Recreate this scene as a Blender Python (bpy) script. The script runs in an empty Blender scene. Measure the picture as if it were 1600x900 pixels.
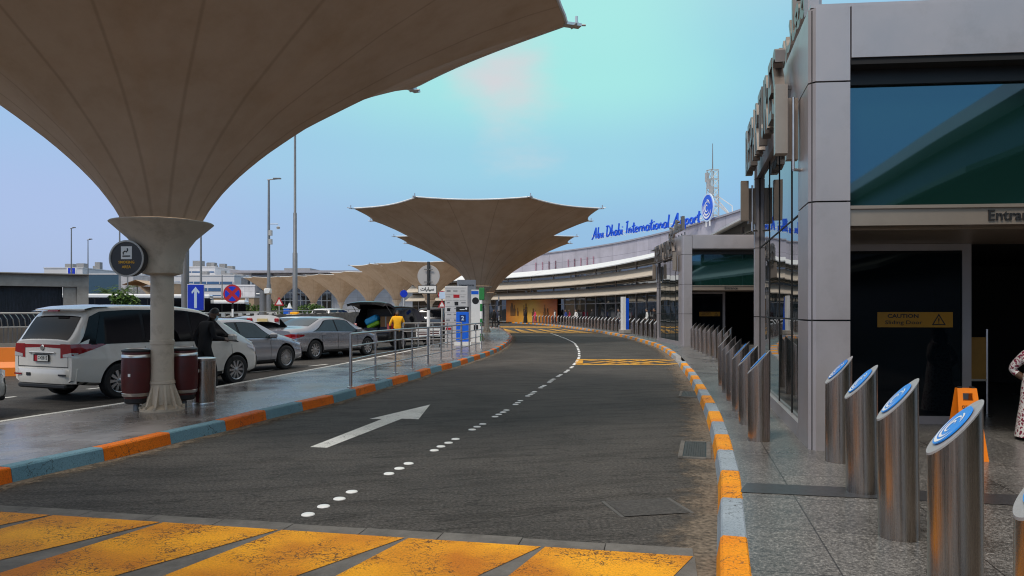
import bpy, math, random
from mathutils import Vector, Matrix
random.seed(7)
D = bpy.data
scene = bpy.context.scene
COL = scene.collection
PI = math.pi
CAMZ = 1.65
F = 1150.0          # focal length in photo pixels (1600 wide)
HZ = 487.0          # horizon row in the photo

def at(px, py, Y):
    """a world point at depth Y whose photo pixel is (px, py)"""
    return Vector(((px - 800) / F * Y, Y, CAMZ + (HZ - py) / F * Y))
def gx(px, Y):
    return (px - 800) / F * Y

# ------------------------------------------------------------------ materials
MATS = {}
def nodes_of(m):
    m.use_nodes = True
    return m.node_tree.nodes, m.node_tree.links, m.node_tree.nodes['Principled BSDF']

def mat(name, col, rough=0.5, metal=0.0, var=0.12, scale=4.0, bump=0.0, bscale=60.0, coat=0.0, ior=None,
        rvar=0.0, stretch=None, dirt=None, dirt_amt=0.0, dscale=1.5, spec=None):
    if name in MATS: return MATS[name]
    m = D.materials.new(name)
    N, L, b = nodes_of(m)
    b.inputs['Roughness'].default_value = rough
    b.inputs['Metallic'].default_value = metal
    if coat:
        b.inputs['Coat Weight'].default_value = coat
        b.inputs['Coat Roughness'].default_value = 0.04
    if ior: b.inputs['IOR'].default_value = ior
    if spec is not None: b.inputs['Specular IOR Level'].default_value = spec
    tc = N.new('ShaderNodeTexCoord')
    src = tc.outputs['Object']
    if stretch:
        mp = N.new('ShaderNodeMapping'); mp.inputs['Scale'].default_value = stretch
        L.new(src, mp.inputs['Vector']); src = mp.outputs['Vector']
    nz = N.new('ShaderNodeTexNoise'); nz.inputs['Scale'].default_value = scale
    nz.inputs['Detail'].default_value = 6; nz.inputs['Roughness'].default_value = 0.65
    L.new(src, nz.inputs['Vector'])
    mr = N.new('ShaderNodeMapRange'); mr.inputs['From Min'].default_value = 0.25; mr.inputs['From Max'].default_value = 0.75
    mr.inputs['To Min'].default_value = 1 - var; mr.inputs['To Max'].default_value = 1 + var
    L.new(nz.outputs['Fac'], mr.inputs['Value'])
    mul = N.new('ShaderNodeVectorMath'); mul.operation = 'SCALE'
    mul.inputs[0].default_value = col[:3]
    L.new(mr.outputs['Result'], mul.inputs['Scale'])
    outc = mul.outputs['Vector']
    if dirt:
        n2 = N.new('ShaderNodeTexNoise'); n2.inputs['Scale'].default_value = dscale; n2.inputs['Detail'].default_value = 9
        n2.inputs['Roughness'].default_value = 0.7
        L.new(tc.outputs['Object'], n2.inputs['Vector'])
        r2 = N.new('ShaderNodeMapRange'); r2.inputs['From Min'].default_value = 0.5; r2.inputs['From Max'].default_value = 0.72
        r2.inputs['To Max'].default_value = dirt_amt
        L.new(n2.outputs['Fac'], r2.inputs['Value'])
        mx = N.new('ShaderNodeMix'); mx.data_type = 'RGBA'
        L.new(r2.outputs['Result'], mx.inputs['Factor']); L.new(outc, mx.inputs['A'])
        mx.inputs['B'].default_value = (*dirt[:3], 1)
        outc = mx.outputs['Result']
    L.new(outc, b.inputs['Base Color'])
    if rvar:
        rr = N.new('ShaderNodeMapRange'); rr.inputs['From Min'].default_value = 0.3; rr.inputs['From Max'].default_value = 0.7
        rr.inputs['To Min'].default_value = max(0.02, rough - rvar); rr.inputs['To Max'].default_value = min(1, rough + rvar)
        L.new(nz.outputs['Fac'], rr.inputs['Value']); L.new(rr.outputs['Result'], b.inputs['Roughness'])
    if bump:
        n3 = N.new('ShaderNodeTexNoise'); n3.inputs['Scale'].default_value = bscale; n3.inputs['Detail'].default_value = 4
        L.new(src, n3.inputs['Vector'])
        bp = N.new('ShaderNodeBump'); bp.inputs['Strength'].default_value = bump; bp.inputs['Distance'].default_value = 0.02
        L.new(n3.outputs['Fac'], bp.inputs['Height']); L.new(bp.outputs['Normal'], b.inputs['Normal'])
    MATS[name] = m
    return m

def ramp(N, stops):
    r = N.new('ShaderNodeValToRGB')
    e = r.color_ramp.elements
    while len(e) > 1: e.remove(e[-1])
    e[0].position = stops[0][0]; e[0].color = (*stops[0][1], 1)
    for p, c in stops[1:]:
        k = e.new(p); k.color = (*c, 1)
    return r

def asphalt_mat():
    m = D.materials.new('asphalt'); N, L, b = nodes_of(m)
    tc = N.new('ShaderNodeTexCoord')
    mp = N.new('ShaderNodeMapping'); mp.inputs['Rotation'].default_value = (0, 0, -0.25)
    L.new(tc.outputs['Object'], mp.inputs['Vector'])
    n1 = N.new('ShaderNodeTexNoise'); n1.inputs['Scale'].default_value = 34; n1.inputs['Detail'].default_value = 8; n1.inputs['Roughness'].default_value = .8
    n2 = N.new('ShaderNodeTexNoise'); n2.inputs['Scale'].default_value = 0.55; n2.inputs['Detail'].default_value = 7; n2.inputs['Roughness'].default_value = .6
    m2 = N.new('ShaderNodeMapping'); m2.inputs['Scale'].default_value = (0.9, 4.2, 1)
    L.new(mp.outputs['Vector'], m2.inputs['Vector'])
    n3 = N.new('ShaderNodeTexNoise'); n3.inputs['Scale'].default_value = 1.0; n3.inputs['Detail'].default_value = 8
    L.new(tc.outputs['Object'], n1.inputs['Vector']); L.new(mp.outputs['Vector'], n2.inputs['Vector']); L.new(m2.outputs['Vector'], n3.inputs['Vector'])
    r1 = ramp(N, [(0.32, (.012, .011, .010)), (0.44, (.044, .041, .038)), (0.54, (.083, .077, .071)), (0.64, (.145, .135, .124)), (.76, (.34, .32, .295))])
    L.new(n1.outputs['Fac'], r1.inputs['Fac'])
    r2 = ramp(N, [(0.3, (.70, .70, .70)), (0.5, (1., .99, .98)), (.7, (1.28, 1.25, 1.22))])
    L.new(n2.outputs['Fac'], r2.inputs['Fac'])
    mx = N.new('ShaderNodeMix'); mx.data_type = 'RGBA'; mx.blend_type = 'MULTIPLY'; mx.inputs['Factor'].default_value = 1
    L.new(r1.outputs['Color'], mx.inputs['A']); L.new(r2.outputs['Color'], mx.inputs['B'])
    r3 = ramp(N, [(0.40, (.74, .73, .72)), (.46, (.96, .96, .96)), (.6, (1.0, 1.0, 1.0)), (.68, (1.12, 1.11, 1.1))])
    L.new(n3.outputs['Fac'], r3.inputs['Fac'])
    mx2 = N.new('ShaderNodeMix'); mx2.data_type = 'RGBA'; mx2.blend_type = 'MULTIPLY'; mx2.inputs['Factor'].default_value = 1
    L.new(mx.outputs['Result'], mx2.inputs['A']); L.new(r3.outputs['Color'], mx2.inputs['B'])
    # fine cracks
    vo = N.new('ShaderNodeTexVoronoi'); vo.feature = 'DISTANCE_TO_EDGE'; vo.inputs['Scale'].default_value = 0.8
    dn = N.new('ShaderNodeTexNoise'); dn.inputs['Scale'].default_value = 2.2; dn.inputs['Detail'].default_value = 6
    L.new(m2.outputs['Vector'], dn.inputs['Vector'])
    ad = N.new('ShaderNodeVectorMath'); ad.operation = 'MULTIPLY_ADD'; ad.inputs[1].default_value = (.9, .9, .9)
    L.new(dn.outputs['Color'], ad.inputs[0]); L.new(m2.outputs['Vector'], ad.inputs[2])
    L.new(ad.outputs['Vector'], vo.inputs['Vector'])
    rc = ramp(N, [(0.0, (.35, .34, .33)), (.012, (.5, .49, .48)), (.022, (1, 1, 1))])
    L.new(vo.outputs['Distance'], rc.inputs['Fac'])
    mx3 = N.new('ShaderNodeMix'); mx3.data_type = 'RGBA'; mx3.blend_type = 'MULTIPLY'; mx3.inputs['Factor'].default_value = .7
    L.new(mx2.outputs['Result'], mx3.inputs['A']); L.new(rc.outputs['Color'], mx3.inputs['B'])
    L.new(mx3.outputs['Result'], b.inputs['Base Color'])
    b.inputs['Roughness'].default_value = .8
    b.inputs['Specular IOR Level'].default_value = .25
    bp = N.new('ShaderNodeBump'); bp.inputs['Strength'].default_value = .55; bp.inputs['Distance'].default_value = .01
    L.new(n1.outputs['Fac'], bp.inputs['Height']); L.new(bp.outputs['Normal'], b.inputs['Normal'])
    MATS['asphalt'] = m; return m

def granite_mat():
    m = D.materials.new('granite_paving'); N, L, b = nodes_of(m)
    tc = N.new('ShaderNodeTexCoord')
    mp = N.new('ShaderNodeMapping'); mp.inputs['Rotation'].default_value = (0, 0, 0.226)
    L.new(tc.outputs['Object'], mp.inputs['Vector'])
    n1 = N.new('ShaderNodeTexNoise'); n1.inputs['Scale'].default_value = 60; n1.inputs['Detail'].default_value = 4; n1.inputs['Roughness'].default_value = .8
    L.new(tc.outputs['Object'], n1.inputs['Vector'])
    r1 = ramp(N, [(0.36, (.03, .029, .027)), (.47, (.105, .10, .095)), (.56, (.20, .192, .182)), (.66, (.44, .425, .405))])
    L.new(n1.outputs['Fac'], r1.inputs['Fac'])
    br = N.new('ShaderNodeTexBrick'); br.offset = 0; br.inputs['Scale'].default_value = 1
    br.inputs['Brick Width'].default_value = .9; br.inputs['Row Height'].default_value = .9
    br.inputs['Mortar Size'].default_value = .006; br.inputs['Mortar Smooth'].default_value = .3
    br.inputs['Color1'].default_value = (.86, .85, .84, 1); br.inputs['Color2'].default_value = (1.06, 1.05, 1.03, 1); br.inputs['Mortar'].default_value = (.25, .25, .25, 1)
    L.new(mp.outputs['Vector'], br.inputs['Vector'])
    mx = N.new('ShaderNodeMix'); mx.data_type = 'RGBA'; mx.blend_type = 'MULTIPLY'; mx.inputs['Factor'].default_value = 1
    L.new(r1.outputs['Color'], mx.inputs['A']); L.new(br.outputs['Color'], mx.inputs['B'])
    n2 = N.new('ShaderNodeTexNoise'); n2.inputs['Scale'].default_value = 1.1; n2.inputs['Detail'].default_value = 8
    L.new(tc.outputs['Object'], n2.inputs['Vector'])
    r2 = ramp(N, [(.3, (.6, .59, .58)), (.55, (1, 1, 1)), (.75, (1.15, 1.14, 1.12))])
    L.new(n2.outputs['Fac'], r2.inputs['Fac'])
    mx2 = N.new('ShaderNodeMix'); mx2.data_type = 'RGBA'; mx2.blend_type = 'MULTIPLY'; mx2.inputs['Factor'].default_value = 1
    L.new(mx.outputs['Result'], mx2.inputs['A']); L.new(r2.outputs['Color'], mx2.inputs['B'])
    L.new(mx2.outputs['Result'], b.inputs['Base Color'])
    rr = N.new('ShaderNodeMapRange'); rr.inputs['To Min'].default_value = .18; rr.inputs['To Max'].default_value = .42
    L.new(n2.outputs['Fac'], rr.inputs['Value']); L.new(rr.outputs['Result'], b.inputs['Roughness'])
    MATS['granite'] = m; return m

def island_mat():
    m = D.materials.new('wet_paving'); N, L, b = nodes_of(m)
    tc = N.new('ShaderNodeTexCoord')
    mp = N.new('ShaderNodeMapping'); mp.inputs['Rotation'].default_value = (0, 0, 0.25)
    L.new(tc.outputs['Object'], mp.inputs['Vector'])
    br = N.new('ShaderNodeTexBrick'); br.offset = .5; br.inputs['Scale'].default_value = 1
    br.inputs['Brick Width'].default_value = .6; br.inputs['Row Height'].default_value = .6; br.inputs['Mortar Size'].default_value = .005
    br.inputs['Color1'].default_value = (.20, .18, .172, 1); br.inputs['Color2'].default_value = (.25, .226, .215, 1); br.inputs['Mortar'].default_value = (.04, .04, .04, 1)
    L.new(mp.outputs['Vector'], br.inputs['Vector'])
    n2 = N.new('ShaderNodeTexNoise'); n2.inputs['Scale'].default_value = .9; n2.inputs['Detail'].default_value = 8; n2.inputs['Roughness'].default_value = .62
    L.new(tc.outputs['Object'], n2.inputs['Vector'])
    r2 = ramp(N, [(.32, (.6, .58, .57)), (.5, (.95, .94, .93)), (.7, (1.35, 1.33, 1.33))])
    L.new(n2.outputs['Fac'], r2.inputs['Fac'])
    mx = N.new('ShaderNodeMix'); mx.data_type = 'RGBA'; mx.blend_type = 'MULTIPLY'; mx.inputs['Factor'].default_value = 1
    L.new(br.outputs['Color'], mx.inputs['A']); L.new(r2.outputs['Color'], mx.inputs['B'])
    L.new(mx.outputs['Result'], b.inputs['Base Color'])
    rr = N.new('ShaderNodeMapRange'); rr.inputs['From Min'].default_value = .35; rr.inputs['From Max'].default_value = .65
    rr.inputs['To Min'].default_value = .12; rr.inputs['To Max'].default_value = .40
    L.new(n2.outputs['Fac'], rr.inputs['Value']); L.new(rr.outputs['Result'], b.inputs['Roughness'])
    n3 = N.new('ShaderNodeTexNoise'); n3.inputs['Scale'].default_value = 35; n3.inputs['Detail'].default_value = 3
    L.new(tc.outputs['Object'], n3.inputs['Vector'])
    bp = N.new('ShaderNodeBump'); bp.inputs['Strength'].default_value = .12; bp.inputs['Distance'].default_value = .01
    L.new(n3.outputs['Fac'], bp.inputs['Height']); L.new(bp.outputs['Normal'], b.inputs['Normal'])
    b.inputs['Specular IOR Level'].default_value = .5
    MATS['island'] = m; return m

def cracked_paint(name, c1, c2, crack, scale=7.0, thr=.02):
    m = D.materials.new(name); N, L, b = nodes_of(m)
    tc = N.new('ShaderNodeTexCoord')
    dn = N.new('ShaderNodeTexNoise'); dn.inputs['Scale'].default_value = 5; dn.inputs['Detail'].default_value = 6
    L.new(tc.outputs['Object'], dn.inputs['Vector'])
    mp = N.new('ShaderNodeMapping'); mp.inputs['Scale'].default_value = (.55, 1.0, 1); mp.inputs['Rotation'].default_value = (0, 0, .2)
    L.new(tc.outputs['Object'], mp.inputs['Vector'])
    ad = N.new('ShaderNodeVectorMath'); ad.operation = 'MULTIPLY_ADD'; ad.inputs[1].default_value = (.35, .35, .35)
    L.new(dn.outputs['Color'], ad.inputs[0]); L.new(mp.outputs['Vector'], ad.inputs[2])
    vo = N.new('ShaderNodeTexVoronoi'); vo.feature = 'DISTANCE_TO_EDGE'; vo.inputs['Scale'].default_value = scale
    L.new(ad.outputs['Vector'], vo.inputs['Vector'])
    n2 = N.new('ShaderNodeTexNoise'); n2.inputs['Scale'].default_value = 1.2; n2.inputs['Detail'].default_value = 7
    L.new(tc.outputs['Object'], n2.inputs['Vector'])
    # crack width breathes with a second noise so that they come and go
    n4 = N.new('ShaderNodeTexNoise'); n4.inputs['Scale'].default_value = 2.3; n4.inputs['Detail'].default_value = 5
    L.new(tc.outputs['Object'], n4.inputs['Vector'])
    w = N.new('ShaderNodeMapRange'); w.inputs['From Min'].default_value = .42; w.inputs['From Max'].default_value = .68; w.inputs['To Min'].default_value = 0; w.inputs['To Max'].default_value = thr * 2
    L.new(n4.outputs['Fac'], w.inputs['Value'])
    lt = N.new('ShaderNodeMath'); lt.operation = 'LESS_THAN'
    L.new(vo.outputs['Distance'], lt.inputs[0]); L.new(w.outputs['Result'], lt.inputs[1])
    rr = ramp(N, [(.36, c1), (.62, c2)])
    L.new(n2.outputs['Fac'], rr.inputs['Fac'])
    n5 = N.new('ShaderNodeTexNoise'); n5.inputs['Scale'].default_value = 70; n5.inputs['Detail'].default_value = 4; n5.inputs['Roughness'].default_value = .7
    L.new(tc.outputs['Object'], n5.inputs['Vector'])
    r5 = ramp(N, [(.3, (.22, .2, .18)), (.42, (.8, .8, .8)), (.6, (1.1, 1.1, 1.1))])
    L.new(n5.outputs['Fac'], r5.inputs['Fac'])
    mm = N.new('ShaderNodeMix'); mm.data_type = 'RGBA'; mm.blend_type = 'MULTIPLY'; mm.inputs['Factor'].default_value = .75
    L.new(rr.outputs['Color'], mm.inputs['A']); L.new(r5.outputs['Color'], mm.inputs['B'])
    mx = N.new('ShaderNodeMix'); mx.data_type = 'RGBA'
    L.new(lt.outputs['Value'], mx.inputs['Factor']); L.new(mm.outputs['Result'], mx.inputs['A']); mx.inputs['B'].default_value = (*crack, 1)
    L.new(mx.outputs['Result'], b.inputs['Base Color'])
    b.inputs['Roughness'].default_value = .62
    b.inputs['Specular IOR Level'].default_value = .3
    bp = N.new('ShaderNodeBump'); bp.inputs['Strength'].default_value = .3; bp.inputs['Distance'].default_value = .01
    L.new(n5.outputs['Fac'], bp.inputs['Height']); L.new(bp.outputs['Normal'], b.inputs['Normal'])
    MATS[name] = m; return m

def fabric_mat():
    m = D.materials.new('membrane_fabric'); N, L, b = nodes_of(m)
    tc = N.new('ShaderNodeTexCoord')
    sx = N.new('ShaderNodeSeparateXYZ'); L.new(tc.outputs['Object'], sx.inputs['Vector'])
    an = N.new('ShaderNodeMath'); an.operation = 'ARCTAN2'; L.new(sx.outputs['Y'], an.inputs[0]); L.new(sx.outputs['X'], an.inputs[1])
    mu = N.new('ShaderNodeMath'); mu.operation = 'MULTIPLY'; mu.inputs[1].default_value = 16 / (2 * PI); L.new(an.outputs[0], mu.inputs[0])
    fr = N.new('ShaderNodeMath'); fr.operation = 'FRACT'; L.new(mu.outputs[0], fr.inputs[0])
    sb = N.new('ShaderNodeMath'); sb.operation = 'SUBTRACT'; sb.inputs[1].default_value = .5; L.new(fr.outputs[0], sb.inputs[0])
    ab = N.new('ShaderNodeMath'); ab.operation = 'ABSOLUTE'; L.new(sb.outputs[0], ab.inputs[0])
    # turn angular distance into metres: times radius
    ln = N.new('ShaderNodeVectorMath'); ln.operation = 'LENGTH'
    cx = N.new('ShaderNodeCombineXYZ'); L.new(sx.outputs['X'], cx.inputs['X']); L.new(sx.outputs['Y'], cx.inputs['Y']); L.new(cx.outputs[0], ln.inputs[0])
    me = N.new('ShaderNodeMath'); me.operation = 'MULTIPLY'; L.new(ab.outputs[0], me.inputs[0]); L.new(ln.outputs['Value'], me.inputs[1])
    seam = N.new('ShaderNodeMapRange'); seam.inputs['From Min'].default_value = .02; seam.inputs['From Max'].default_value = .085
    seam.inputs['To Min'].default_value = .76; seam.inputs['To Max'].default_value = 1
    L.new(me.outputs[0], seam.inputs['Value'])
    nz = N.new('ShaderNodeTexNoise'); nz.inputs['Scale'].default_value = .9; nz.inputs['Detail'].default_value = 12; nz.inputs['Roughness'].default_value = .7
    L.new(tc.outputs['Object'], nz.inputs['Vector'])
    r = ramp(N, [(.3, (.43, .32, .225)), (.52, (.52, .40, .295)), (.75, (.59, .465, .355))])
    L.new(nz.outputs['Fac'], r.inputs['Fac'])
    sc = N.new('ShaderNodeVectorMath'); sc.operation = 'SCALE'; L.new(r.outputs['Color'], sc.inputs[0]); L.new(seam.outputs['Result'], sc.inputs['Scale'])
    L.new(sc.outputs['Vector'], b.inputs['Base Color'])
    b.inputs['Roughness'].default_value = .75
    b.inputs['Specular IOR Level'].default_value = .15
    tr = N.new('ShaderNodeBsdfTranslucent'); 
    tr.inputs['Color'].default_value = (.16, .075, .025, 1)
    mx = N.new('ShaderNodeMixShader'); mx.inputs['Fac'].default_value = .10
    L.new(b.outputs[0], mx.inputs[1]); L.new(tr.outputs[0], mx.inputs[2])
    out = [n for n in N if n.type == 'OUTPUT_MATERIAL'][0]
    L.new(mx.outputs[0], out.inputs['Surface'])
    bp = N.new('ShaderNodeBump'); bp.inputs['Strength'].default_value = .15; bp.inputs['Distance'].default_value = .05
    n3 = N.new('ShaderNodeTexNoise'); n3.inputs['Scale'].default_value = 1.6; L.new(tc.outputs['Object'], n3.inputs['Vector'])
    L.new(n3.outputs['Fac'], bp.inputs['Height']); L.new(bp.outputs['Normal'], b.inputs['Normal'])
    MATS['fabric'] = m; return m

def glass_mat(name, col, ior, rough=.015, wav=.03, wscale=.8):
    m = D.materials.new(name); N, L, b = nodes_of(m)
    b.inputs['Base Color'].default_value = (*col, 1); b.inputs['Roughness'].default_value = rough; b.inputs['IOR'].default_value = ior
    tc = N.new('ShaderNodeTexCoord')
    n3 = N.new('ShaderNodeTexNoise'); n3.inputs['Scale'].default_value = wscale; n3.inputs['Detail'].default_value = 1
    L.new(tc.outputs['Object'], n3.inputs['Vector'])
    bp = N.new('ShaderNodeBump'); bp.inputs['Strength'].default_value = wav; bp.inputs['Distance'].default_value = .1
    L.new(n3.outputs['Fac'], bp.inputs['Height']); L.new(bp.outputs['Normal'], b.inputs['Normal'])
    if name == 'transom_glass': b.inputs['Specular Tint'].default_value = (.42, .76, 1, 1)
    MATS[name] = m; return m

def panel_mat(name, col, bw, bh, joint=(.1, .1, .1), size=.008, rough=.45, rot=0, metal=0.0):
    """panels with joints, laid out by height and by distance along the wall (UV)"""
    m = D.materials.new(name); N, L, b = nodes_of(m)
    tc = N.new('ShaderNodeTexCoord')
    br = N.new('ShaderNodeTexBrick'); br.offset = 0; br.inputs['Scale'].default_value = 1
    br.inputs['Brick Width'].default_value = bw; br.inputs['Row Height'].default_value = bh; br.inputs['Mortar Size'].default_value = size
    br.inputs['Color1'].default_value = (*[c * .93 for c in col], 1); br.inputs['Color2'].default_value = (*[min(1, c * 1.06) for c in col], 1)
    br.inputs['Mortar'].default_value = (*joint, 1)
    L.new(tc.outputs['UV'], br.inputs['Vector'])
    n2 = N.new('ShaderNodeTexNoise'); n2.inputs['Scale'].default_value = .6; n2.inputs['Detail'].default_value = 8
    L.new(tc.outputs['Object'], n2.inputs['Vector'])
    r2 = ramp(N, [(.3, (.82, .81, .8)), (.7, (1.05, 1.05, 1.05))]); L.new(n2.outputs['Fac'], r2.inputs['Fac'])
    mx = N.new('ShaderNodeMix'); mx.data_type = 'RGBA'; mx.blend_type = 'MULTIPLY'; mx.inputs['Factor'].default_value = 1
    L.new(br.outputs['Color'], mx.inputs['A']); L.new(r2.outputs['Color'], mx.inputs['B'])
    L.new(mx.outputs['Result'], b.inputs['Base Color']); b.inputs['Roughness'].default_value = rough; b.inputs['Metallic'].default_value = metal
    MATS[name] = m; return m

asphalt_mat(); granite_mat(); island_mat(); fabric_mat()
cracked_paint('yellow_road_paint', (.54, .17, .002), (.88, .39, .005), (.13, .055, .012), 19, .036)
cracked_paint('yellow_thin_paint', (.6, .27, .01), (.85, .42, .02), (.06, .05, .03), 9, .03)
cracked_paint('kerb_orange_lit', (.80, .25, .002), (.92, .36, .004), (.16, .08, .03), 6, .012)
cracked_paint('kerb_orange', (.66, .125, .001), (.82, .19, .002), (.12, .05, .02), 6, .014)
cracked_paint('kerb_blue', (.135, .27, .335), (.17, .315, .385), (.05, .07, .08), 6, .012)
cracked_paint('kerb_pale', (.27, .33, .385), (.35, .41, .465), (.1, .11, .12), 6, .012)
cracked_paint('white_paint', (.70, .69, .64), (.82, .81, .77), (.3, .29, .28), 7, .016)
mat('board_white', (.55, .54, .54), .5, var=.06)
mat('stud_white', (.82, .82, .8), .35, var=.08, scale=9)
mat('grate_iron', (.05, .048, .045), .6, .3, var=.4, scale=20)
mat('edge_concrete', (.14, .132, .12), .9, var=.35, scale=4, bump=.4, bscale=40, dirt=(.07, .065, .06), dirt_amt=.7, dscale=3)
mat('kerb_stone', (.30, .29, .28), .8, var=.2, scale=6, bump=.2)
mat('concrete', (.33, .31, .285), .85, var=.18, scale=2.5, bump=.2, bscale=25, dirt=(.16, .14, .12), dirt_amt=.5)
mat('gutter_concrete', (.21, .195, .175), .9, var=.3, scale=3, bump=.3, bscale=40, dirt=(.30, .24, .17), dirt_amt=.55, dscale=2.2)
mat('dust', (.22, .175, .125), .95, var=.4, scale=6, bump=.2)
mat('dark_band', (.045, .045, .048), .35, var=.25, scale=20)
mat('column_paint', (.55, .465, .365), .55, var=.08, scale=3, dirt=(.22, .17, .12), dirt_amt=.6, dscale=2.8)
mat('steel', (.42, .35, .295), .27, 1, var=.24, scale=3, stretch=(60, 60, .8), rvar=.07)
mat('steel_bright', (.62, .60, .58), .3, 1, var=.1, scale=8)
mat('steel_cap', (.42, .41, .41), .5, .25, var=.1, scale=30)
mat('alu_panel', (.44, .41, .42), .40, .5, var=.07, scale=1.0, bump=.03, bscale=3, rvar=.06, dirt=(.30, .275, .27), dirt_amt=.45, dscale=1.6)
mat('alu_brown', (.42, .34, .27), .38, .7, var=.08, scale=3)
mat('letter_metal', (.22, .19, .17), .4, .8, var=.12, scale=5)
mat('black', (.012, .012, .013), .5, var=.2)
mat('black_gloss', (.006, .006, .007), .12, var=.1, ior=1.3)
mat('joint', (.008, .008, .009), .8, var=.1)
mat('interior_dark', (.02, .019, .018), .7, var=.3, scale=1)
mat('blue_badge', (.01, .24, .80), .3, var=.12, scale=6)
mat('blue_sign', (.004, .035, .52), .35, var=.08)
mat('blue_kiosk', (.01, .13, .72), .35, var=.1)
mat('sky_letter', (.004, .095, .70), .4, var=.1)
mat('white', (.80, .80, .79), .45, var=.05, dirt=(.5, .48, .45), dirt_amt=.3)
mat('white_print', (.82, .84, .86), .4, var=.03)
mat('pale_blue_print', (.55, .68, .85), .4, var=.03)
mat('red_sign', (.42, .012, .02), .4, var=.1)
mat('grey_paint', (.30, .30, .30), .5, var=.1)
mat('pole_grey', (.20, .20, .205), .45, .4, var=.15, scale=3)
mat('pole_light', (.44, .43, .41), .45, .3, var=.15, scale=3)
mat('sign_back', (.55, .53, .52), .4, .3, var=.06)
mat('maroon', (.085, .012, .012), .4, var=.25, scale=5, dirt=(.05, .02, .015), dirt_amt=.6, dscale=6)
mat('orange_plastic', (.82, .21, .008), .4, var=.06)
mat('sticker_yellow', (.42, .20, .01), .45, var=.08)
mat('yellow_plastic', (.78, .40, .015), .4, var=.06)
mat('green_sign', (.02, .2, .05), .5, var=.1)
mat('rubber', (.016, .016, .017), .75, var=.25, scale=30, bump=.15)
mat('alloy', (.48, .48, .49), .3, .85, var=.1, scale=10)
mat('alloy_dark', (.26, .26, .27), .33, .85, var=.1, scale=10)
mat('paint_pearl', (.74, .71, .66), .26, .05, var=.04, scale=1.5, coat=.8, dirt=(.40, .36, .29), dirt_amt=.4, dscale=1.3)
mat('paint_white', (.74, .74, .74), .25, 0, var=.03, scale=1.5, coat=.8)
mat('paint_silver', (.36, .37, .41), .27, .75, var=.06, scale=1.5, coat=.8)
mat('paint_silver_light', (.42, .43, .475), .27, .7, var=.06, scale=1.5, coat=.8)
mat('paint_black', (.006, .006, .007), .25, 0, var=.1, coat=.15, ior=1.4)
mat('paint_grey', (.10, .10, .105), .25, .5, var=.1, coat=.8)
mat('paint_taxi_yellow', (.80, .47, .01), .3, 0, var=.05, coat=.6)
mat('car_glass', (.008, .011, .014), .03, ior=1.42, var=.1)
mat('car_glass_tint', (.004, .004, .005), .05, ior=1.28, var=.1)
mat('car_glass_blue', (.018, .035, .045), .03, ior=1.5, var=.3, scale=3)
mat('tail_red', (.27, .004, .008), .1, var=.2, scale=12, coat=.6)
mat('lamp_clear', (.62, .62, .64), .1, .3, var=.2, scale=16, coat=.7)
mat('chrome', (.72, .72, .73), .1, 1, var=.04)
mat('plate_white', (.72, .71, .66), .4, var=.05)
mat('skin_dark', (.115, .062, .04), .5, var=.1, scale=8)
mat('skin_mid', (.30, .165, .105), .5, var=.1, scale=8)
mat('hair_black', (.012, .010, .010), .5, var=.3, scale=40)
mat('cloth_black', (.012, .012, .014), .9, var=.3, scale=10, bump=.3, bscale=14)
mat('cloth_navy', (.016, .02, .045), .9, var=.3, scale=10, bump=.3, bscale=14)
mat('cloth_yellow', (.86, .42, .008), .85, var=.1, scale=6, bump=.5, bscale=9)
mat('cloth_pink', (.78, .07, .16), .85, var=.15, scale=6)
mat('cloth_red', (.32, .02, .05), .85, var=.15, scale=6)
mat('cloth_blue', (.03, .06, .26), .85, var=.15, scale=6)
mat('cloth_white', (.70, .70, .69), .85, var=.1, scale=6)
mat('cloth_grey', (.16, .16, .17), .85, var=.2, scale=6)
mat('mask_blue', (.45, .62, .70), .8, var=.05)
mat('awning_beige', (.52, .45, .365), .75, var=.08, scale=.7)
mat('awning_pale', (.70, .71, .71), .6, var=.05, scale=.7)
mat('tan_wall', (.36, .255, .165), .8, var=.1, scale=.5)
mat('stone_barrier', (.19, .18, .165), .9, var=.45, scale=2.6, bump=.4, bscale=5)
mat('building_white', (.62, .61, .625), .6, var=.07, scale=.2)
mat('roof_clutter', (.25, .25, .255), .7, var=.3)
mat('ribbon_window', (.03, .10, .22), .15, var=.3, scale=.2, ior=1.8)
mat('hedge_leaf', (.035, .075, .014), .7, var=.5, scale=2)
mat('hedge_leaf_light', (.085, .16, .02), .7, var=.4, scale=2)
mat('bark', (.12, .09, .06), .9, var=.3, scale=6)
mat('bag_blue', (.02, .32, .62), .5, var=.1)
mat('bag_green', (.20, .42, .01), .5, var=.1)
mat('cardboard', (.20, .10, .04), .8, var=.15, scale=4)
glass_mat('facade_glass', (.010, .018, .020), 2.7, .012, .05, .7)
glass_mat('transom_glass', (.006, .026, .022), 2.5, .03, .03, .5)
glass_mat('door_glass', (.004, .007, .010), 1.33, .02, .03, .6)
glass_mat('terminal_glass', (.010, .013, .015), 1.9, .03, .25, .35)
glass_mat('teal_glass', (.004, .045, .075), 1.8, .05, .1, .2)
panel_mat('upper_panels', (.42, .40, .45), 3.0, 1.45, (.16, .15, .18), .018, .5)
panel_mat('block_panels', (.52, .51, .53), 2.4, 1.2, (.3, .3, .31), .02, .6)

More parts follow.
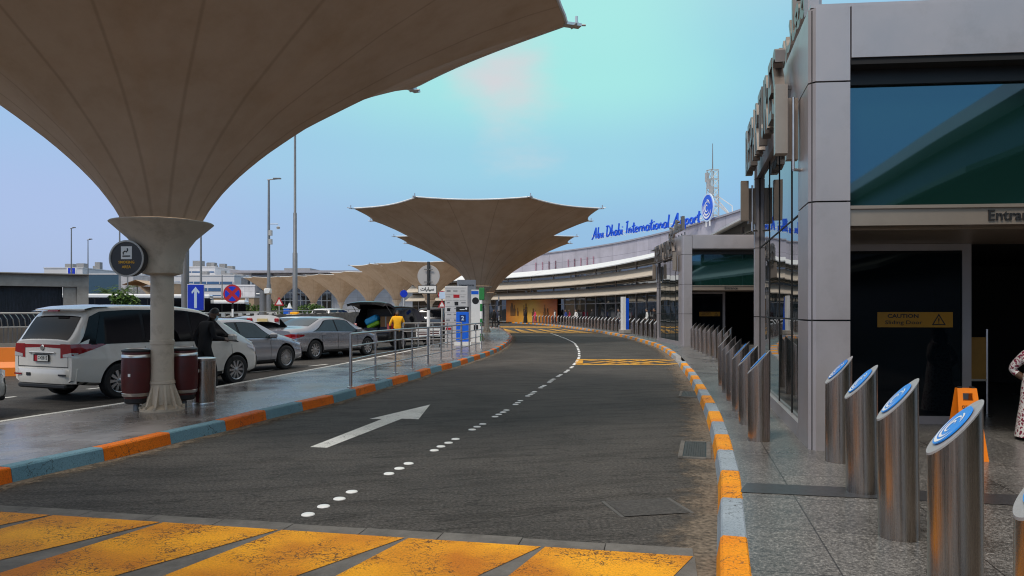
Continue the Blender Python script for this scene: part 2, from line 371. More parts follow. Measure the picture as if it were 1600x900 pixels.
def mural_mat():
    m = D.materials.new('mural'); N, L, b = nodes_of(m)
    tc = N.new('ShaderNodeTexCoord')
    sx = N.new('ShaderNodeSeparateXYZ'); L.new(tc.outputs['UV'], sx.inputs[0])
    r = ramp(N, [(0, (.50, .15, .02)), (.25, (.66, .31, .03)), (.5, (.72, .42, .05)), (.75, (.60, .20, .03)), (1, (.50, .11, .02))])
    L.new(sx.outputs['X'], r.inputs['Fac'])
    n = N.new('ShaderNodeTexNoise'); n.inputs['Scale'].default_value = 3; n.inputs['Detail'].default_value = 6
    L.new(tc.outputs['UV'], n.inputs['Vector'])
    r2 = ramp(N, [(.3, (.75, .72, .7)), (.7, (1.15, 1.12, 1.1))]); L.new(n.outputs['Fac'], r2.inputs['Fac'])
    mx = N.new('ShaderNodeMix'); mx.data_type = 'RGBA'; mx.blend_type = 'MULTIPLY'; mx.inputs['Factor'].default_value = 1
    L.new(r.outputs['Color'], mx.inputs['A']); L.new(r2.outputs['Color'], mx.inputs['B'])
    L.new(mx.outputs['Result'], b.inputs['Base Color']); b.inputs['Roughness'].default_value = .5
    MATS['mural'] = m
mural_mat()

def dust_mat():
    m = D.materials.new('gutter_dust'); N, L, b = nodes_of(m)
    tc = N.new('ShaderNodeTexCoord'); sx = N.new('ShaderNodeSeparateXYZ'); L.new(tc.outputs['UV'], sx.inputs[0])
    n = N.new('ShaderNodeTexNoise'); n.inputs['Scale'].default_value = 3.2; n.inputs['Detail'].default_value = 9; n.inputs['Roughness'].default_value = .7
    L.new(tc.outputs['Object'], n.inputs['Vector'])
    n2 = N.new('ShaderNodeTexNoise'); n2.inputs['Scale'].default_value = 26; n2.inputs['Detail'].default_value = 5; L.new(tc.outputs['Object'], n2.inputs['Vector'])
    r = ramp(N, [(.3, (.085, .072, .058)), (.5, (.19, .155, .12)), (.7, (.30, .245, .185))]); L.new(n2.outputs['Fac'], r.inputs['Fac']); L.new(r.outputs['Color'], b.inputs['Base Color'])
    b.inputs['Roughness'].default_value = .95; b.inputs['Specular IOR Level'].default_value = .1
    su = N.new('ShaderNodeMath'); su.operation = 'MULTIPLY_ADD'; su.inputs[1].default_value = .62; su.inputs[2].default_value = .30; L.new(sx.outputs['X'], su.inputs[0])
    df = N.new('ShaderNodeMath'); df.operation = 'SUBTRACT'; L.new(n.outputs['Fac'], df.inputs[0]); L.new(su.outputs[0], df.inputs[1])
    al = N.new('ShaderNodeMapRange'); al.interpolation_type = 'SMOOTHSTEP'; al.inputs['From Min'].default_value = -.16; al.inputs['From Max'].default_value = .14; al.inputs['To Max'].default_value = .85; L.new(df.outputs[0], al.inputs['Value'])
    L.new(al.outputs['Result'], b.inputs['Alpha'])
    MATS['gutter_film'] = m
dust_mat()

def floral_mat():
    m = D.materials.new('floral_cloth'); N, L, b = nodes_of(m)
    tc = N.new('ShaderNodeTexCoord')
    v = N.new('ShaderNodeTexVoronoi'); v.inputs['Scale'].default_value = 24
    n = N.new('ShaderNodeTexNoise'); n.inputs['Scale'].default_value = 30; n.inputs['Detail'].default_value = 4
    L.new(tc.outputs['Object'], n.inputs['Vector'])
    ad = N.new('ShaderNodeVectorMath'); ad.operation = 'MULTIPLY_ADD'; ad.inputs[1].default_value = (.06, .06, .06)
    L.new(n.outputs['Color'], ad.inputs[0]); L.new(tc.outputs['Object'], ad.inputs[2]); L.new(ad.outputs[0], v.inputs['Vector'])
    r = ramp(N, [(0, (.20, .012, .04)), (.36, (.24, .02, .06)), (.42, (.78, .74, .72)), (.7, (.8, .77, .75)), (.85, (.3, .03, .08))])
    L.new(v.outputs['Distance'], r.inputs['Fac']); L.new(r.outputs['Color'], b.inputs['Base Color']); b.inputs['Roughness'].default_value = .85
    MATS['floral'] = m
floral_mat()

# ------------------------------------------------------------------ mesh builder
class MB:
    def __init__(s): s.v = []; s.f = []; s.m = []; s.sm = []; s.uv = {}
    def add(s, vs, fs, mi=0, smooth=False):
        o = len(s.v); s.v += [tuple(p) for p in vs]
        for f in fs:
            s.f.append(tuple(i + o for i in f)); s.m.append(mi); s.sm.append(smooth)
        return o
    def box(s, c, d, rz=0, mi=0, bev=0.0, tilt=None):
        x, y, z = [k / 2 for k in d]
        if bev > 0:
            b = min(bev, x * .9, y * .9, z * .9)
            vs = []; 
            for sz in (-1, 1):
                for (ax, ay) in ((-1, -1), (1, -1), (1, 1), (-1, 1)):
                    vs.append((ax * (x - b), ay * (y - b), sz * z))
            for sz in (-1, 1):
                ring = [(-x + b, -y), (x - b, -y), (x, -y + b), (x, y - b), (x - b, y), (-x + b, y), (-x, y - b), (-x, -y + b)]
                vs += [(a, q, sz * (z - b)) for a, q in ring]
            fs = [(3, 2, 1, 0), (4, 5, 6, 7)]
            lo = 8; hi = 16
            for k in range(8): fs.append((lo + k, lo + (k + 1) % 8, hi + (k + 1) % 8, hi + k))
            fs += [(0, 1, lo + 1, lo), (1, 2, lo + 3, lo + 2), (2, 3, lo + 5, lo + 4), (3, 0, lo + 7, lo + 6),
                   (1, lo + 2, lo + 1), (2, lo + 4, lo + 3), (3, lo + 6, lo + 5), (0, lo, lo + 7)]
            fs += [(5, 4, hi, hi + 1), (6, 5, hi + 2, hi + 3), (7, 6, hi + 4, hi + 5), (4, 7, hi + 6, hi + 7),
                   (5, hi + 1, hi + 2), (6, hi + 3, hi + 4), (7, hi + 5, hi + 6), (4, hi + 7, hi)]
        else:
            vs = [(-x, -y, -z), (x, -y, -z), (x, y, -z), (-x, y, -z), (-x, -y, z), (x, -y, z), (x, y, z), (-x, y, z)]
            fs = [(3, 2, 1, 0), (4, 5, 6, 7), (0, 1, 5, 4), (1, 2, 6, 5), (2, 3, 7, 6), (3, 0, 4, 7)]
        M = Matrix.Rotation(rz, 3, 'Z')
        if tilt is not None: M = M @ tilt
        vs = [tuple(M @ Vector(p) + Vector(c)) for p in vs]
        s.add(vs, fs, mi)
        return s
    def tube(s, pts, r, n=8, mi=0, caps=True, smooth=True):
        pts = [Vector(p) for p in pts]
        rs = r if isinstance(r, (list, tuple)) else [r] * len(pts)
        rings = []
        up = None
        for i, p in enumerate(pts):
            t = (pts[min(i + 1, len(pts) - 1)] - pts[max(i - 1, 0)]).normalized()
            if up is None:
                up = Vector((0, 0, 1)) if abs(t.z) < .9 else Vector((1, 0, 0))
            a = t.cross(up).normalized(); b = a.cross(t).normalized()
            up = b
            rings.append([p + (a * math.cos(2 * PI * k / n) + b * math.sin(2 * PI * k / n)) * rs[i] for k in range(n)])
        vs = [q for rg in rings for q in rg]; fs = []
        for i in range(len(pts) - 1):
            for k in range(n):
                fs.append((i * n + k, i * n + (k + 1) % n, (i + 1) * n + (k + 1) % n, (i + 1) * n + k))
        o = s.add(vs, fs, mi, smooth)
        if caps:
            s.f.append(tuple(o + k for k in range(n - 1, -1, -1))); s.m.append(mi); s.sm.append(False)
            e = o + (len(pts) - 1) * n
            s.f.append(tuple(e + k for k in range(n))); s.m.append(mi); s.sm.append(False)
        return s
    def lathe(s, prof, n=24, c=(0, 0, 0), mi=0, smooth=True, axis='Z', caps=True):
        vs = []; fs = []
        for (r, z) in prof:
            for k in range(n):
                a = 2 * PI * k / n
                p = (r * math.cos(a), r * math.sin(a), z)
                if axis == 'Y': p = (p[0], -p[2], p[1])
                if axis == 'X': p = (p[2], p[0], p[1])
                vs.append((p[0] + c[0], p[1] + c[1], p[2] + c[2]))
        for i in range(len(prof) - 1):
            for k in range(n):
                fs.append((i * n + k, i * n + (k + 1) % n, (i + 1) * n + (k + 1) % n, (i + 1) * n + k))
        o = s.add(vs, fs, mi, smooth)
        if caps:
            if prof[0][0] > 1e-4: s.f.append(tuple(o + k for k in range(n - 1, -1, -1))); s.m.append(mi); s.sm.append(False)
            e = o + (len(prof) - 1) * n
            if prof[-1][0] > 1e-4: s.f.append(tuple(e + k for k in range(n))); s.m.append(mi); s.sm.append(False)
        return s
    def grid(s, rows, mi=0, smooth=True, closed=False):
        """rows: list of equal-length lists of points"""
        n = len(rows[0]); vs = [p for r in rows for p in r]; fs = []
        for i in range(len(rows) - 1):
            for k in range(n if closed else n - 1):
                fs.append((i * n + k, i * n + (k + 1) % n, (i + 1) * n + (k + 1) % n, (i + 1) * n + k))
        s.add(vs, fs, mi, smooth); return s
    def prism(s, poly, z0, z1, mi=0):
        n = len(poly)
        vs = [(x, y, z0) for x, y in poly] + [(x, y, z1) for x, y in poly]
        fs = [tuple(range(n - 1, -1, -1)), tuple(range(n, 2 * n))] + [(k, (k + 1) % n, n + (k + 1) % n, n + k) for k in range(n)]
        s.add(vs, fs, mi); return s
    def plate(s, poly3, nrm, th, mi=0):
        """a flat polygon given in 3-D, thickened along -nrm"""
        nv = Vector(nrm).normalized() * th; n = len(poly3)
        P = [Vector(p) for p in poly3]
        vs = P + [p - nv for p in P]
        fs = [tuple(range(n)), tuple(range(2 * n - 1, n - 1, -1))] + [(k, n + k, n + (k + 1) % n, (k + 1) % n) for k in range(n)]
        s.add(vs, fs, mi); return s
    def build(s, name, mats, parent=None, loc=None, fix=True, out=None):
        me = D.meshes.new(name)
        if out is not None:          # make every face look away from the point 'out'
            fix = False; c0 = Vector(out)
            for i, f in enumerate(s.f):
                P = [Vector(s.v[k]) for k in f]; c = sum(P, Vector()) / len(P)
                n = Vector((0, 0, 0))
                for k in range(len(P)): n += (P[k] - c).cross(P[(k + 1) % len(P)] - c)
                if n.dot(c - c0) < 0: s.f[i] = tuple(reversed(f))
        me.from_pydata(s.v, [], s.f)
        if not isinstance(mats, (list, tuple)): mats = [mats]
        for m in mats: me.materials.append(MATS[m] if isinstance(m, str) else m)
        me.polygons.foreach_set('material_index', s.m)
        me.polygons.foreach_set('use_smooth', s.sm)
        if fix:
            import bmesh
            bm = bmesh.new(); bm.from_mesh(me)
            bmesh.ops.recalc_face_normals(bm, faces=bm.faces)
            bm.to_mesh(me); bm.free()
        if any(s.sm): me.set_sharp_from_angle(angle=math.radians(38))
        me.update()
        o = D.objects.new(name, me); COL.objects.link(o)
        if parent: o.parent = parent
        if loc: o.location = loc
        return o

def tag(o, label=None, cat=None, group=None, kind=None):
    if label: o['label'] = label
    if cat: o['category'] = cat
    if group: o['group'] = group
    if kind: o['kind'] = kind
    return o
def empty(name, loc=(0, 0, 0), rz=0, label=None, cat=None, group=None):
    o = D.objects.new(name, None); COL.objects.link(o)
    o.empty_display_size = .2
    o.location = loc; o.rotation_euler = (0, 0, rz)
    return tag(o, label, cat, group)
def copy_tree(o, parent=None):
    c = o.copy(); COL.objects.link(c)
    if parent: c.parent = parent
    for ch in [q for q in D.objects if q.parent == o]: copy_tree(ch, c)
    return c
def dup(o, loc, rz=None, label=None, scale=None):
    c = copy_tree(o); c.location = loc
    if rz is not None: c.rotation_euler = (0, 0, rz)
    if label: c['label'] = label
    if scale: c.scale = (scale,) * 3
    return c

def catmull(P, n=12):
    P = [Vector(p) for p in P]; out = []
    Q = [P[0] * 2 - P[1]] + P + [P[-1] * 2 - P[-2]]
    for i in range(1, len(Q) - 2):
        a, b, c, d = Q[i - 1], Q[i], Q[i + 1], Q[i + 2]
        for k in range(n):
            t = k / n
            out.append(.5 * ((2 * b) + (c - a) * t + (2 * a - 5 * b + 4 * c - d) * t * t + (3 * b - a - 3 * c + d) * t ** 3))
    out.append(P[-1]); return out
def resample(P, step=None, count=None):
    L = [0]
    for a, b in zip(P, P[1:]): L.append(L[-1] + (b - a).length)
    n = count if count else max(2, int(round(L[-1] / step)) + 1)
    out = []; j = 0
    for k in range(n):
        t = (L[-1] * k / (n - 1)) if count else min(L[-1], k * step)
        while j < len(L) - 2 and L[j + 1] < t: j += 1
        u = (t - L[j]) / max(1e-9, L[j + 1] - L[j])
        out.append(P[j].lerp(P[j + 1], u))
    return out
def normals2(P):
    """right-hand normals of a plan polyline"""
    out = []
    for i in range(len(P)):
        t = (P[min(i + 1, len(P) - 1)] - P[max(i - 1, 0)]).normalized()
        out.append(Vector((t.y, -t.x)))
    return out

_tc = {}
def text_pts(s, bold=0.0, extrude=0.5, shear=0.0, res=2):
    key = (s, bold, extrude, shear, res)
    if key in _tc: return _tc[key]
    cu = D.curves.new('txt', 'FONT'); cu.body = s; cu.extrude = extrude; cu.offset = bold; cu.shear = shear; cu.resolution_u = res
    o = D.objects.new('txt', cu)
    me = D.meshes.new_from_object(o)
    r = ([tuple(v.co) for v in me.vertices], [tuple(p.vertices) for p in me.polygons])
    D.objects.remove(o); D.curves.remove(cu); D.meshes.remove(me)
    _tc[key] = r; return r
def put_text(mb, s, o, xd, yd, height=None, width=None, depth=.02, mi=0, bold=0.0, shear=0.0, align='L', warp=None, res=2):
    """lay a word out from o along xd, up along yd; depth outward"""
    vs, fs = text_pts(s, bold, .5, shear, res)
    x0 = min(v[0] for v in vs); x1 = max(v[0] for v in vs); y0 = min(v[1] for v in vs); y1 = max(v[1] for v in vs)
    sy = height / (y1 - y0) if height else width / (x1 - x0)
    sx = width / (x1 - x0) if width else sy
    xd = Vector(xd).normalized(); yd = Vector(yd).normalized(); nd = xd.cross(yd)
    off = {'L': 0, 'C': -(x1 - x0) * sx / 2, 'R': -(x1 - x0) * sx}[align]
    out = []
    for v in vs:
        X = (v[0] - x0) * sx + off; Yv = (v[1] - y0) * sy
        if warp: out.append(warp(X, Yv, (v[2] + .5) * depth))
        else: out.append(Vector(o) + xd * X + yd * Yv + nd * ((v[2] + .5) * depth))
    mb.add(out, fs, mi)
    return (x1 - x0) * sx
# ------------------------------------------------------------------ camera, sky, sun
cam = D.cameras.new('camera'); co = D.objects.new('camera', cam); COL.objects.link(co)
co.location = (0, 0, CAMZ); co.rotation_euler = (math.radians(90), 0, 0)
cam.sensor_width = 36; cam.lens = 36 * F / 1600; cam.shift_y = (HZ - 450) / 1600
cam.clip_start = .05; cam.clip_end = 3000
scene.camera = co
scene.cycles.filter_width = 1.1
scene.render.resolution_x = 1024; scene.render.resolution_y = 576
scene.view_settings.view_transform = 'Standard'; scene.view_settings.look = 'None'
scene.view_settings.exposure = .5; scene.view_settings.gamma = 1
SUN_EL, SUN_AZ = 52, 215       # high behind thin cloud, behind the camera's left shoulder
w = D.worlds.new('World'); scene.world = w; w.use_nodes = True
N, L = w.node_tree.nodes, w.node_tree.links
SKYK = .79
bg = N['Background']; bg.inputs['Strength'].default_value = .1
sky = N.new('ShaderNodeTexSky'); sky.sky_type = 'NISHITA'; sky.sun_disc = False
sky.sun_elevation = math.radians(SUN_EL); sky.sun_rotation = math.radians(SUN_AZ); sky.dust_density = 3; sky.air_density = 1.2
tc = N.new('ShaderNodeTexCoord'); sx = N.new('ShaderNodeSeparateXYZ'); L.new(tc.outputs['Generated'], sx.inputs[0])
# veil of thin cloud: colour by elevation, then by how far left/right of north
el = N.new('ShaderNodeMapRange'); el.inputs['From Min'].default_value = 0; el.inputs['From Max'].default_value = 1
L.new(sx.outputs['Z'], el.inputs['Value'])
rl = ramp(N, [(0, (3.8, 4.8, 7.1)), (.12, (3.7, 4.8, 7.5)), (.26, (3.2, 5.1, 7.6)), (.36, (3.6, 5.6, 7.8)), (.6, (5.8, 5.6, 5.4)), (1, (6.7, 6.3, 5.9))])
rm = ramp(N, [(0, (2.5, 4.3, 6.6)), (.1, (2.55, 4.6, 7.0)), (.2, (3.0, 6.0, 7.3)), (.30, (3.6, 7.7, 7.3)), (.38, (3.8, 7.9, 7.4)), (.6, (5.9, 5.8, 5.5)), (1, (6.7, 6.3, 5.9))])
rr_ = ramp(N, [(0, (2.3, 4.0, 6.8)), (.15, (2.2, 4.3, 7.4)), (.3, (2.5, 5.2, 7.4)), (.6, (5.6, 5.5, 5.3)), (1, (6.7, 6.3, 5.9))])
for r in (rl, rm, rr_):
    for e_ in r.color_ramp.elements:
        if e_.position < .45: e_.color = (*[c * SKYK for c in e_.color[:3]], 1)
for r in (rl, rm, rr_): r.color_ramp.interpolation = 'EASE'; L.new(el.outputs['Result'], r.inputs['Fac'])
az = N.new('ShaderNodeMath'); az.operation = 'ARCTAN2'; L.new(sx.outputs['X'], az.inputs[0]); L.new(sx.outputs['Y'], az.inputs[1])
nz = N.new('ShaderNodeTexNoise'); nz.inputs['Scale'].default_value = 2.6; nz.inputs['Detail'].default_value = 6; L.new(tc.outputs['Generated'], nz.inputs['Vector'])
nn = N.new('ShaderNodeMath'); nn.operation = 'MULTIPLY_ADD'; nn.inputs[1].default_value = .22; nn.inputs[2].default_value = -.11; L.new(nz.outputs['Fac'], nn.inputs[0])
aa = N.new('ShaderNodeMath'); aa.operation = 'ADD'; L.new(az.outputs[0], aa.inputs[0]); L.new(nn.outputs[0], aa.inputs[1])
fl = N.new('ShaderNodeMapRange'); fl.interpolation_type = 'SMOOTHSTEP'; fl.inputs['From Min'].default_value = -.52; fl.inputs['From Max'].default_value = -.02; L.new(aa.outputs[0], fl.inputs['Value'])
fr = N.new('ShaderNodeMapRange'); fr.interpolation_type = 'SMOOTHSTEP'; fr.inputs['From Min'].default_value = .1; fr.inputs['From Max'].default_value = .5; L.new(aa.outputs[0], fr.inputs['Value'])
m1 = N.new('ShaderNodeMix'); m1.data_type = 'RGBA'; L.new(fl.outputs[0], m1.inputs['Factor']); L.new(rl.outputs[0], m1.inputs['A']); L.new(rm.outputs[0], m1.inputs['B'])
m2 = N.new('ShaderNodeMix'); m2.data_type = 'RGBA'; L.new(fr.outputs[0], m2.inputs['Factor']); L.new(m1.outputs['Result'], m2.inputs['A']); L.new(rr_.outputs[0], m2.inputs['B'])
# one pinkish cloud bank, soft edged
cl = N.new('ShaderNodeTexNoise'); cl.inputs['Scale'].default_value = 3.2; cl.inputs['Detail'].default_value = 8; cl.inputs['Roughness'].default_value = .55
mpc = N.new('ShaderNodeMapping'); mpc.inputs['Scale'].default_value = (1, 1, 2.6); mpc.inputs['Location'].default_value = (.37, .1, .23)
L.new(tc.outputs['Generated'], mpc.inputs['Vector']); L.new(mpc.outputs[0], cl.inputs['Vector'])
dv = N.new('ShaderNodeVectorMath'); dv.operation = 'DISTANCE'; dv.inputs[1].default_value = (-.005, .956, .285); L.new(tc.outputs['Generated'], dv.inputs[0])
dr = N.new('ShaderNodeMapRange'); dr.inputs['From Min'].default_value = .02; dr.inputs['From Max'].default_value = .20; dr.inputs['To Min'].default_value = .42; dr.inputs['To Max'].default_value = -.3; L.new(dv.outputs['Value'], dr.inputs['Value'])
ca = N.new('ShaderNodeMath'); ca.operation = 'ADD'; L.new(cl.outputs['Fac'], ca.inputs[0]); L.new(dr.outputs[0], ca.inputs[1])
cm = N.new('ShaderNodeMapRange'); cm.interpolation_type = 'SMOOTHSTEP'; cm.inputs['From Min'].default_value = .55; cm.inputs['From Max'].default_value = .95; cm.inputs['To Max'].default_value = .95; L.new(ca.outputs[0], cm.inputs['Value'])
m3 = N.new('ShaderNodeMix'); m3.data_type = 'RGBA'; L.new(cm.outputs[0], m3.inputs['Factor']); L.new(m2.outputs['Result'], m3.inputs['A']); m3.inputs['B'].default_value = (5.2, 4.95, 5.1, 1)
m4 = N.new('ShaderNodeMix'); m4.data_type = 'RGBA'; m4.inputs['Factor'].default_value = .88; L.new(sky.outputs[0], m4.inputs['A']); L.new(m3.outputs['Result'], m4.inputs['B'])
L.new(m4.outputs['Result'], bg.inputs['Color'])
sl = D.lights.new('sun', 'SUN'); sl.energy = 1.5; sl.angle = math.radians(14); sl.color = (1, .94, .85)
so = D.objects.new('sun', sl); COL.objects.link(so)
e_, a_ = math.radians(SUN_EL), math.radians(SUN_AZ)
sd = Vector((math.sin(a_) * math.cos(e_), math.cos(a_) * math.cos(e_), math.sin(e_)))
so.rotation_euler = sd.to_track_quat('Z', 'Y').to_euler(); so.location = (0, -5, 30)

# ------------------------------------------------------------------ ground, pavements, kerbs
g = MB(); g.grid([[(-900 + 90 * i, -300 + 90 * j, 0) for i in range(21)] for j in range(21)], smooth=False)
tag(g.build('road', 'asphalt'), kind='structure')

KR = catmull([(x, y) for x, y in [(-.7, -2), (.0, 0), (.57, 2), (.86, 3), (1.348, 4.74), (1.635, 5.75), (1.923, 6.76), (2.18, 7.77), (2.66, 9.75), (3.17, 12.06), (3.81, 15.27),
      (4.37, 18.16), (4.86, 21), (5.55, 25), (6.45, 31.5), (6.9, 37), (7.2, 47), (6.95, 57), (6.45, 66), (5.6, 77), (4.3, 88), (1.0, 103), (-3.5, 112), (-11, 121), (-22, 128), (-40, 133)]], 14)
KR = resample(KR, .0625)
KL = catmull([(-5.6, 4.2), (-4.84, 7.1), (-4.46, 8.29), (-4.2, 9.375), (-3.96, 10.2), (-3.73, 11.35), (-3.45, 12.4), (-3.2, 13.4), (-3.0, 14.6), (-2.79, 15.75), (-2.59, 16.9), (-2.38, 18), (-2.2, 19.4),
      (-2.0, 20.5), (-1.64, 22.4), (-1.32, 24.6), (-.97, 27), (-.62, 30.3), (-.3, 35.2), (-.08, 41), (0.0, 46), (-.2, 52), (-.75, 62), (-1.4, 69), (-2.6, 75), (-3.9, 77.5), (-5.2, 76)], 12)
KL = resample(KL, .0625)
LE = resample(catmull([(-8.4, 4.2), (-7.06, 10.15), (-6.45, 12.15), (-5.95, 14.9), (-4.84, 22.1), (-3.75, 31), (-3.25, 38), (-3.2, 46), (-3.7, 56), (-4.8, 66), (-5.2, 76)], 12), count=len(KL))
KH, KW = .15, .165

def kerb(name, P, side, mats, block, phase, drop=None, batter=.035):
    """one run of painted kerb stones; side = +1 pavement on the right of the run, -1 on the left"""
    nr = normals2(P); mb = MB(); step = .0625; nb = int(round(block / step))
    k0 = 0; i = 0
    while k0 < len(P) - 2:
        k1 = min(len(P) - 1, k0 + (phase if (k0 == 0 and phase) else nb))
        rows = []
        for k in range(k0, k1 + 1):
            p = P[k]; n = nr[k] * side
            if k == k0 and k0: p = p.lerp(P[k + 1], .09)
            h = KH
            if drop and drop[0] < P[k].y < drop[1]: h = .05
            j = .0025 * math.sin(i * 2.3)
            prof = [(-batter, -.02), (-.004 - j, h - .016), (.012, h + j), (KW - .01, h + j), (KW, h - .008), (KW, -.02)]
            rows.append([(p.x + n.x * o, p.y + n.y * o, z) for o, z in prof])
        mi = mats(i, P[k0])
        o = len(mb.v)
        mb.grid(rows, mi, smooth=False)
        q = len(rows[0]); e = o + (len(rows) - 1) * q
        mb.f.append(tuple(o + t for t in range(q))); mb.m.append(mi); mb.sm.append(False)
        mb.f.append(tuple(e + t for t in range(q - 1, -1, -1))); mb.m.append(mi); mb.sm.append(False)
        k0 = k1; i += 1
    return mb
kr = kerb('kerb', KR, 1, lambda i, p: 2 if (22.2 < p.y < 24.7 and p.x > 0) else i % 2, 1.05, 14, drop=(22.4, 24.6))
tag(kr.build('terminal_kerb', ['kerb_orange_lit', 'kerb_pale', 'kerb_stone']), kind='structure')
kl = kerb('kerb', KL, -1, lambda i, p: i % 2, 1.06, 14, batter=.03)
tag(kl.build('island_kerb', ['kerb_orange', 'kerb_blue']), kind='structure')
# island slab
def strip(P, Q, z, name, m, skirts=()):
    mb = MB(); mb.grid([[(p.x, p.y, z) for p in P], [(q.x, q.y, z) for q in Q]], 0, False)
    for R_ in skirts: mb.grid([[(p.x, p.y, z) for p in R_], [(p.x, p.y, -.02) for p in R_]], 0, False)
    return tag(mb.build(name, m), kind='structure')
nl = normals2(KL)
KLi = [p - n * (KW - .004) for p, n in zip(KL, nl)]
ne = normals2(LE)
strip(KLi, [p + n * .12 for p, n in zip(LE, ne)], KH - .008, 'island_pavement', 'island')
mb = MB(); mb.grid([[(p.x + n.x * o, p.y + n.y * o, z) for o, z in ((-.02, -.02), (0, KH - .02), (.012, KH), (.115, KH), (.125, KH - .03))] for p, n in zip(LE[::8], ne[::8])], 0, False)
tag(mb.build('island_edge_kerb', 'white_paint'), kind='structure')
nrm = normals2(KR)
KRo = [p + n * (KW - .004) for p, n in zip(KR, nrm)]
strip(KRo[::8], [p + n * 34 for p, n in zip(KR, nrm)][::8], KH - .008, 'terminal_pavement', 'granite')
# gutter strips along both kerbs: concrete channel and drifted dust
def ribbon(P, nr, o0, o1, z, name, m, wob=0, kind='structure'):
    mb = MB(); rows = []
    for k in range(0, len(P), 3):
        a = wob * (math.sin(k * .21) * .5 + math.sin(k * .083 + 1) * .5 + random.uniform(-.4, .4))
        rows.append([(P[k].x + nr[k].x * o0, P[k].y + nr[k].y * o0, z), (P[k].x + nr[k].x * (o1 + a), P[k].y + nr[k].y * (o1 + a), z)])
    mb.grid(rows, 0, False); o = mb.build(name, m); uv = o.data.uv_layers.new(name='UVMap')
    for l in o.data.loops: uv.data[l.index].uv = (l.vertex_index % 2, 0)
    return tag(o, kind=kind)
ribbon(KR, nrm, -.02, -.75, .0045, 'gutter_dust', 'gutter_film')
ribbon(KL, nl, .02, .55, .0045, 'gutter_dust', 'gutter_film')
# dark granite band across the right pavement, square to the facade
mb = MB(); o = Vector((2.065, 6.47)); d = Vector((.973, -.20)).normalized(); n = Vector((-d.y, d.x)) * -1
mb.add([(*(o + n * .0), KH - .003), (*(o + d * 9), KH - .003), (*(o + d * 9 + n * .36), KH - .003), (*(o + n * .36 - d * .1), KH - .003)], [(0, 1, 2, 3)])
tag(mb.build('pavement_band', 'dark_band'), kind='structure')
# drop kerb ramp strips
mb = MB()
for k in range(3):
    a = Vector((5.75 + .8 * k, 24.2 - .55 * k)); d = Vector((.55, -1.9))
    nn_ = Vector((1, .29)).normalized() * .07
    mb.add([(*a, KH - .003), (*(a + nn_), KH - .003), (*(a + d + nn_), KH - .003), (*(a + d), KH - .003)], [(0, 1, 2, 3)])
tag(mb.build('ramp_marking', 'dark_band'), kind='structure')

# ------------------------------------------------------------------ paint on the road
def roadpt(px, py, z=0.0):
    Y = (CAMZ - z) * F / (py - HZ); return Vector((gx(px, Y), Y))
ZP = .004
# near raised crossing: concrete edge, yellow field, dark teeth
e0 = roadpt(-160, 789); e1 = roadpt(1085, 869)
ed = (e1 - e0).normalized(); en = Vector((ed.y, -ed.x))      # towards the camera
mb = MB()
segs = 11
for k in range(segs):
    a = e0.lerp(e1, k / segs) - en * (.13 + .01 * (k % 3)); b = e0.lerp(e1, (k + 1) / segs - .0012) - en * (.13 + .01 * (k % 3))
    c = e0.lerp(e1, (k + 1) / segs - .0012) + en * .03; dd = e0.lerp(e1, k / segs) + en * .03
    mb.add([(*a, .009), (*b, .009), (*c, .009), (*dd, .009)], [(0, 1, 2, 3)])
tag(mb.build('crossing_edge', 'edge_concrete'), kind='structure')
mb = MB()
z2 = .014
apex0 = roadpt(85, 807) ; pitch = 1.0
w0 = (e0 - e1).length
ts = []
t = (apex0 - e0).dot(ed)
while t > -1.5: t -= pitch
Ltot = w0
fq = 1.9      # how far the teeth run towards the camera
sl_ = -.36    # their slant
bnds = []
while t < Ltot - .35:
    bnds.append(t); t += pitch
for i, b0 in enumerate(bnds):
    b1 = b0 + pitch
    last = b1 > Ltot - .5
    if last: b1 = Ltot + .02
    hw = .118
    def E(t_, q): return e0 + ed * (t_ + sl_ * q * .95) + en * (q)
    a, b = E(b0 + .015, .045), E(b1 - .015, .045)
    c = E(b1 - (0 if last else hw * fq / .97), fq); d_ = E(b0 + hw * fq / .97, fq)
    if last: c = E(b1, fq)
    # wobbling outline
    mb.add([(*a, z2), (*b, z2), (*b.lerp(c, .5), z2), (*c, z2), (*d_, z2), (*a.lerp(d_, .5), z2)], [tuple(range(6))])
tag(mb.build('crossing_paint', 'yellow_road_paint'), kind='structure')
mb = MB(); q0, q1 = e0 + en * .03, e1 + en * .03
mb.add([(*q0, .0095), (*q1, .0095), (*(q1 + en * 3), .0095), (*(q0 + en * 3), .0095)], [(0, 1, 2, 3)])
tag(mb.build('crossing_plateau', 'edge_concrete'), kind='structure')
# direction arrow
mb = MB()
tail = [roadpt(484, 699), roadpt(511, 700)]; nk = [roadpt(597, 655), roadpt(628, 654.5)]
hd = [roadpt(577, 655), roadpt(672, 632.5), roadpt(654, 655.5)]
poly = [tail[0], tail[1], nk[1], hd[2], hd[1], hd[0], nk[0]]
mb.add([(*p, ZP) for p in poly], [tuple(range(7))])
tag(mb.build('road_arrow', 'white_paint'), kind='structure')
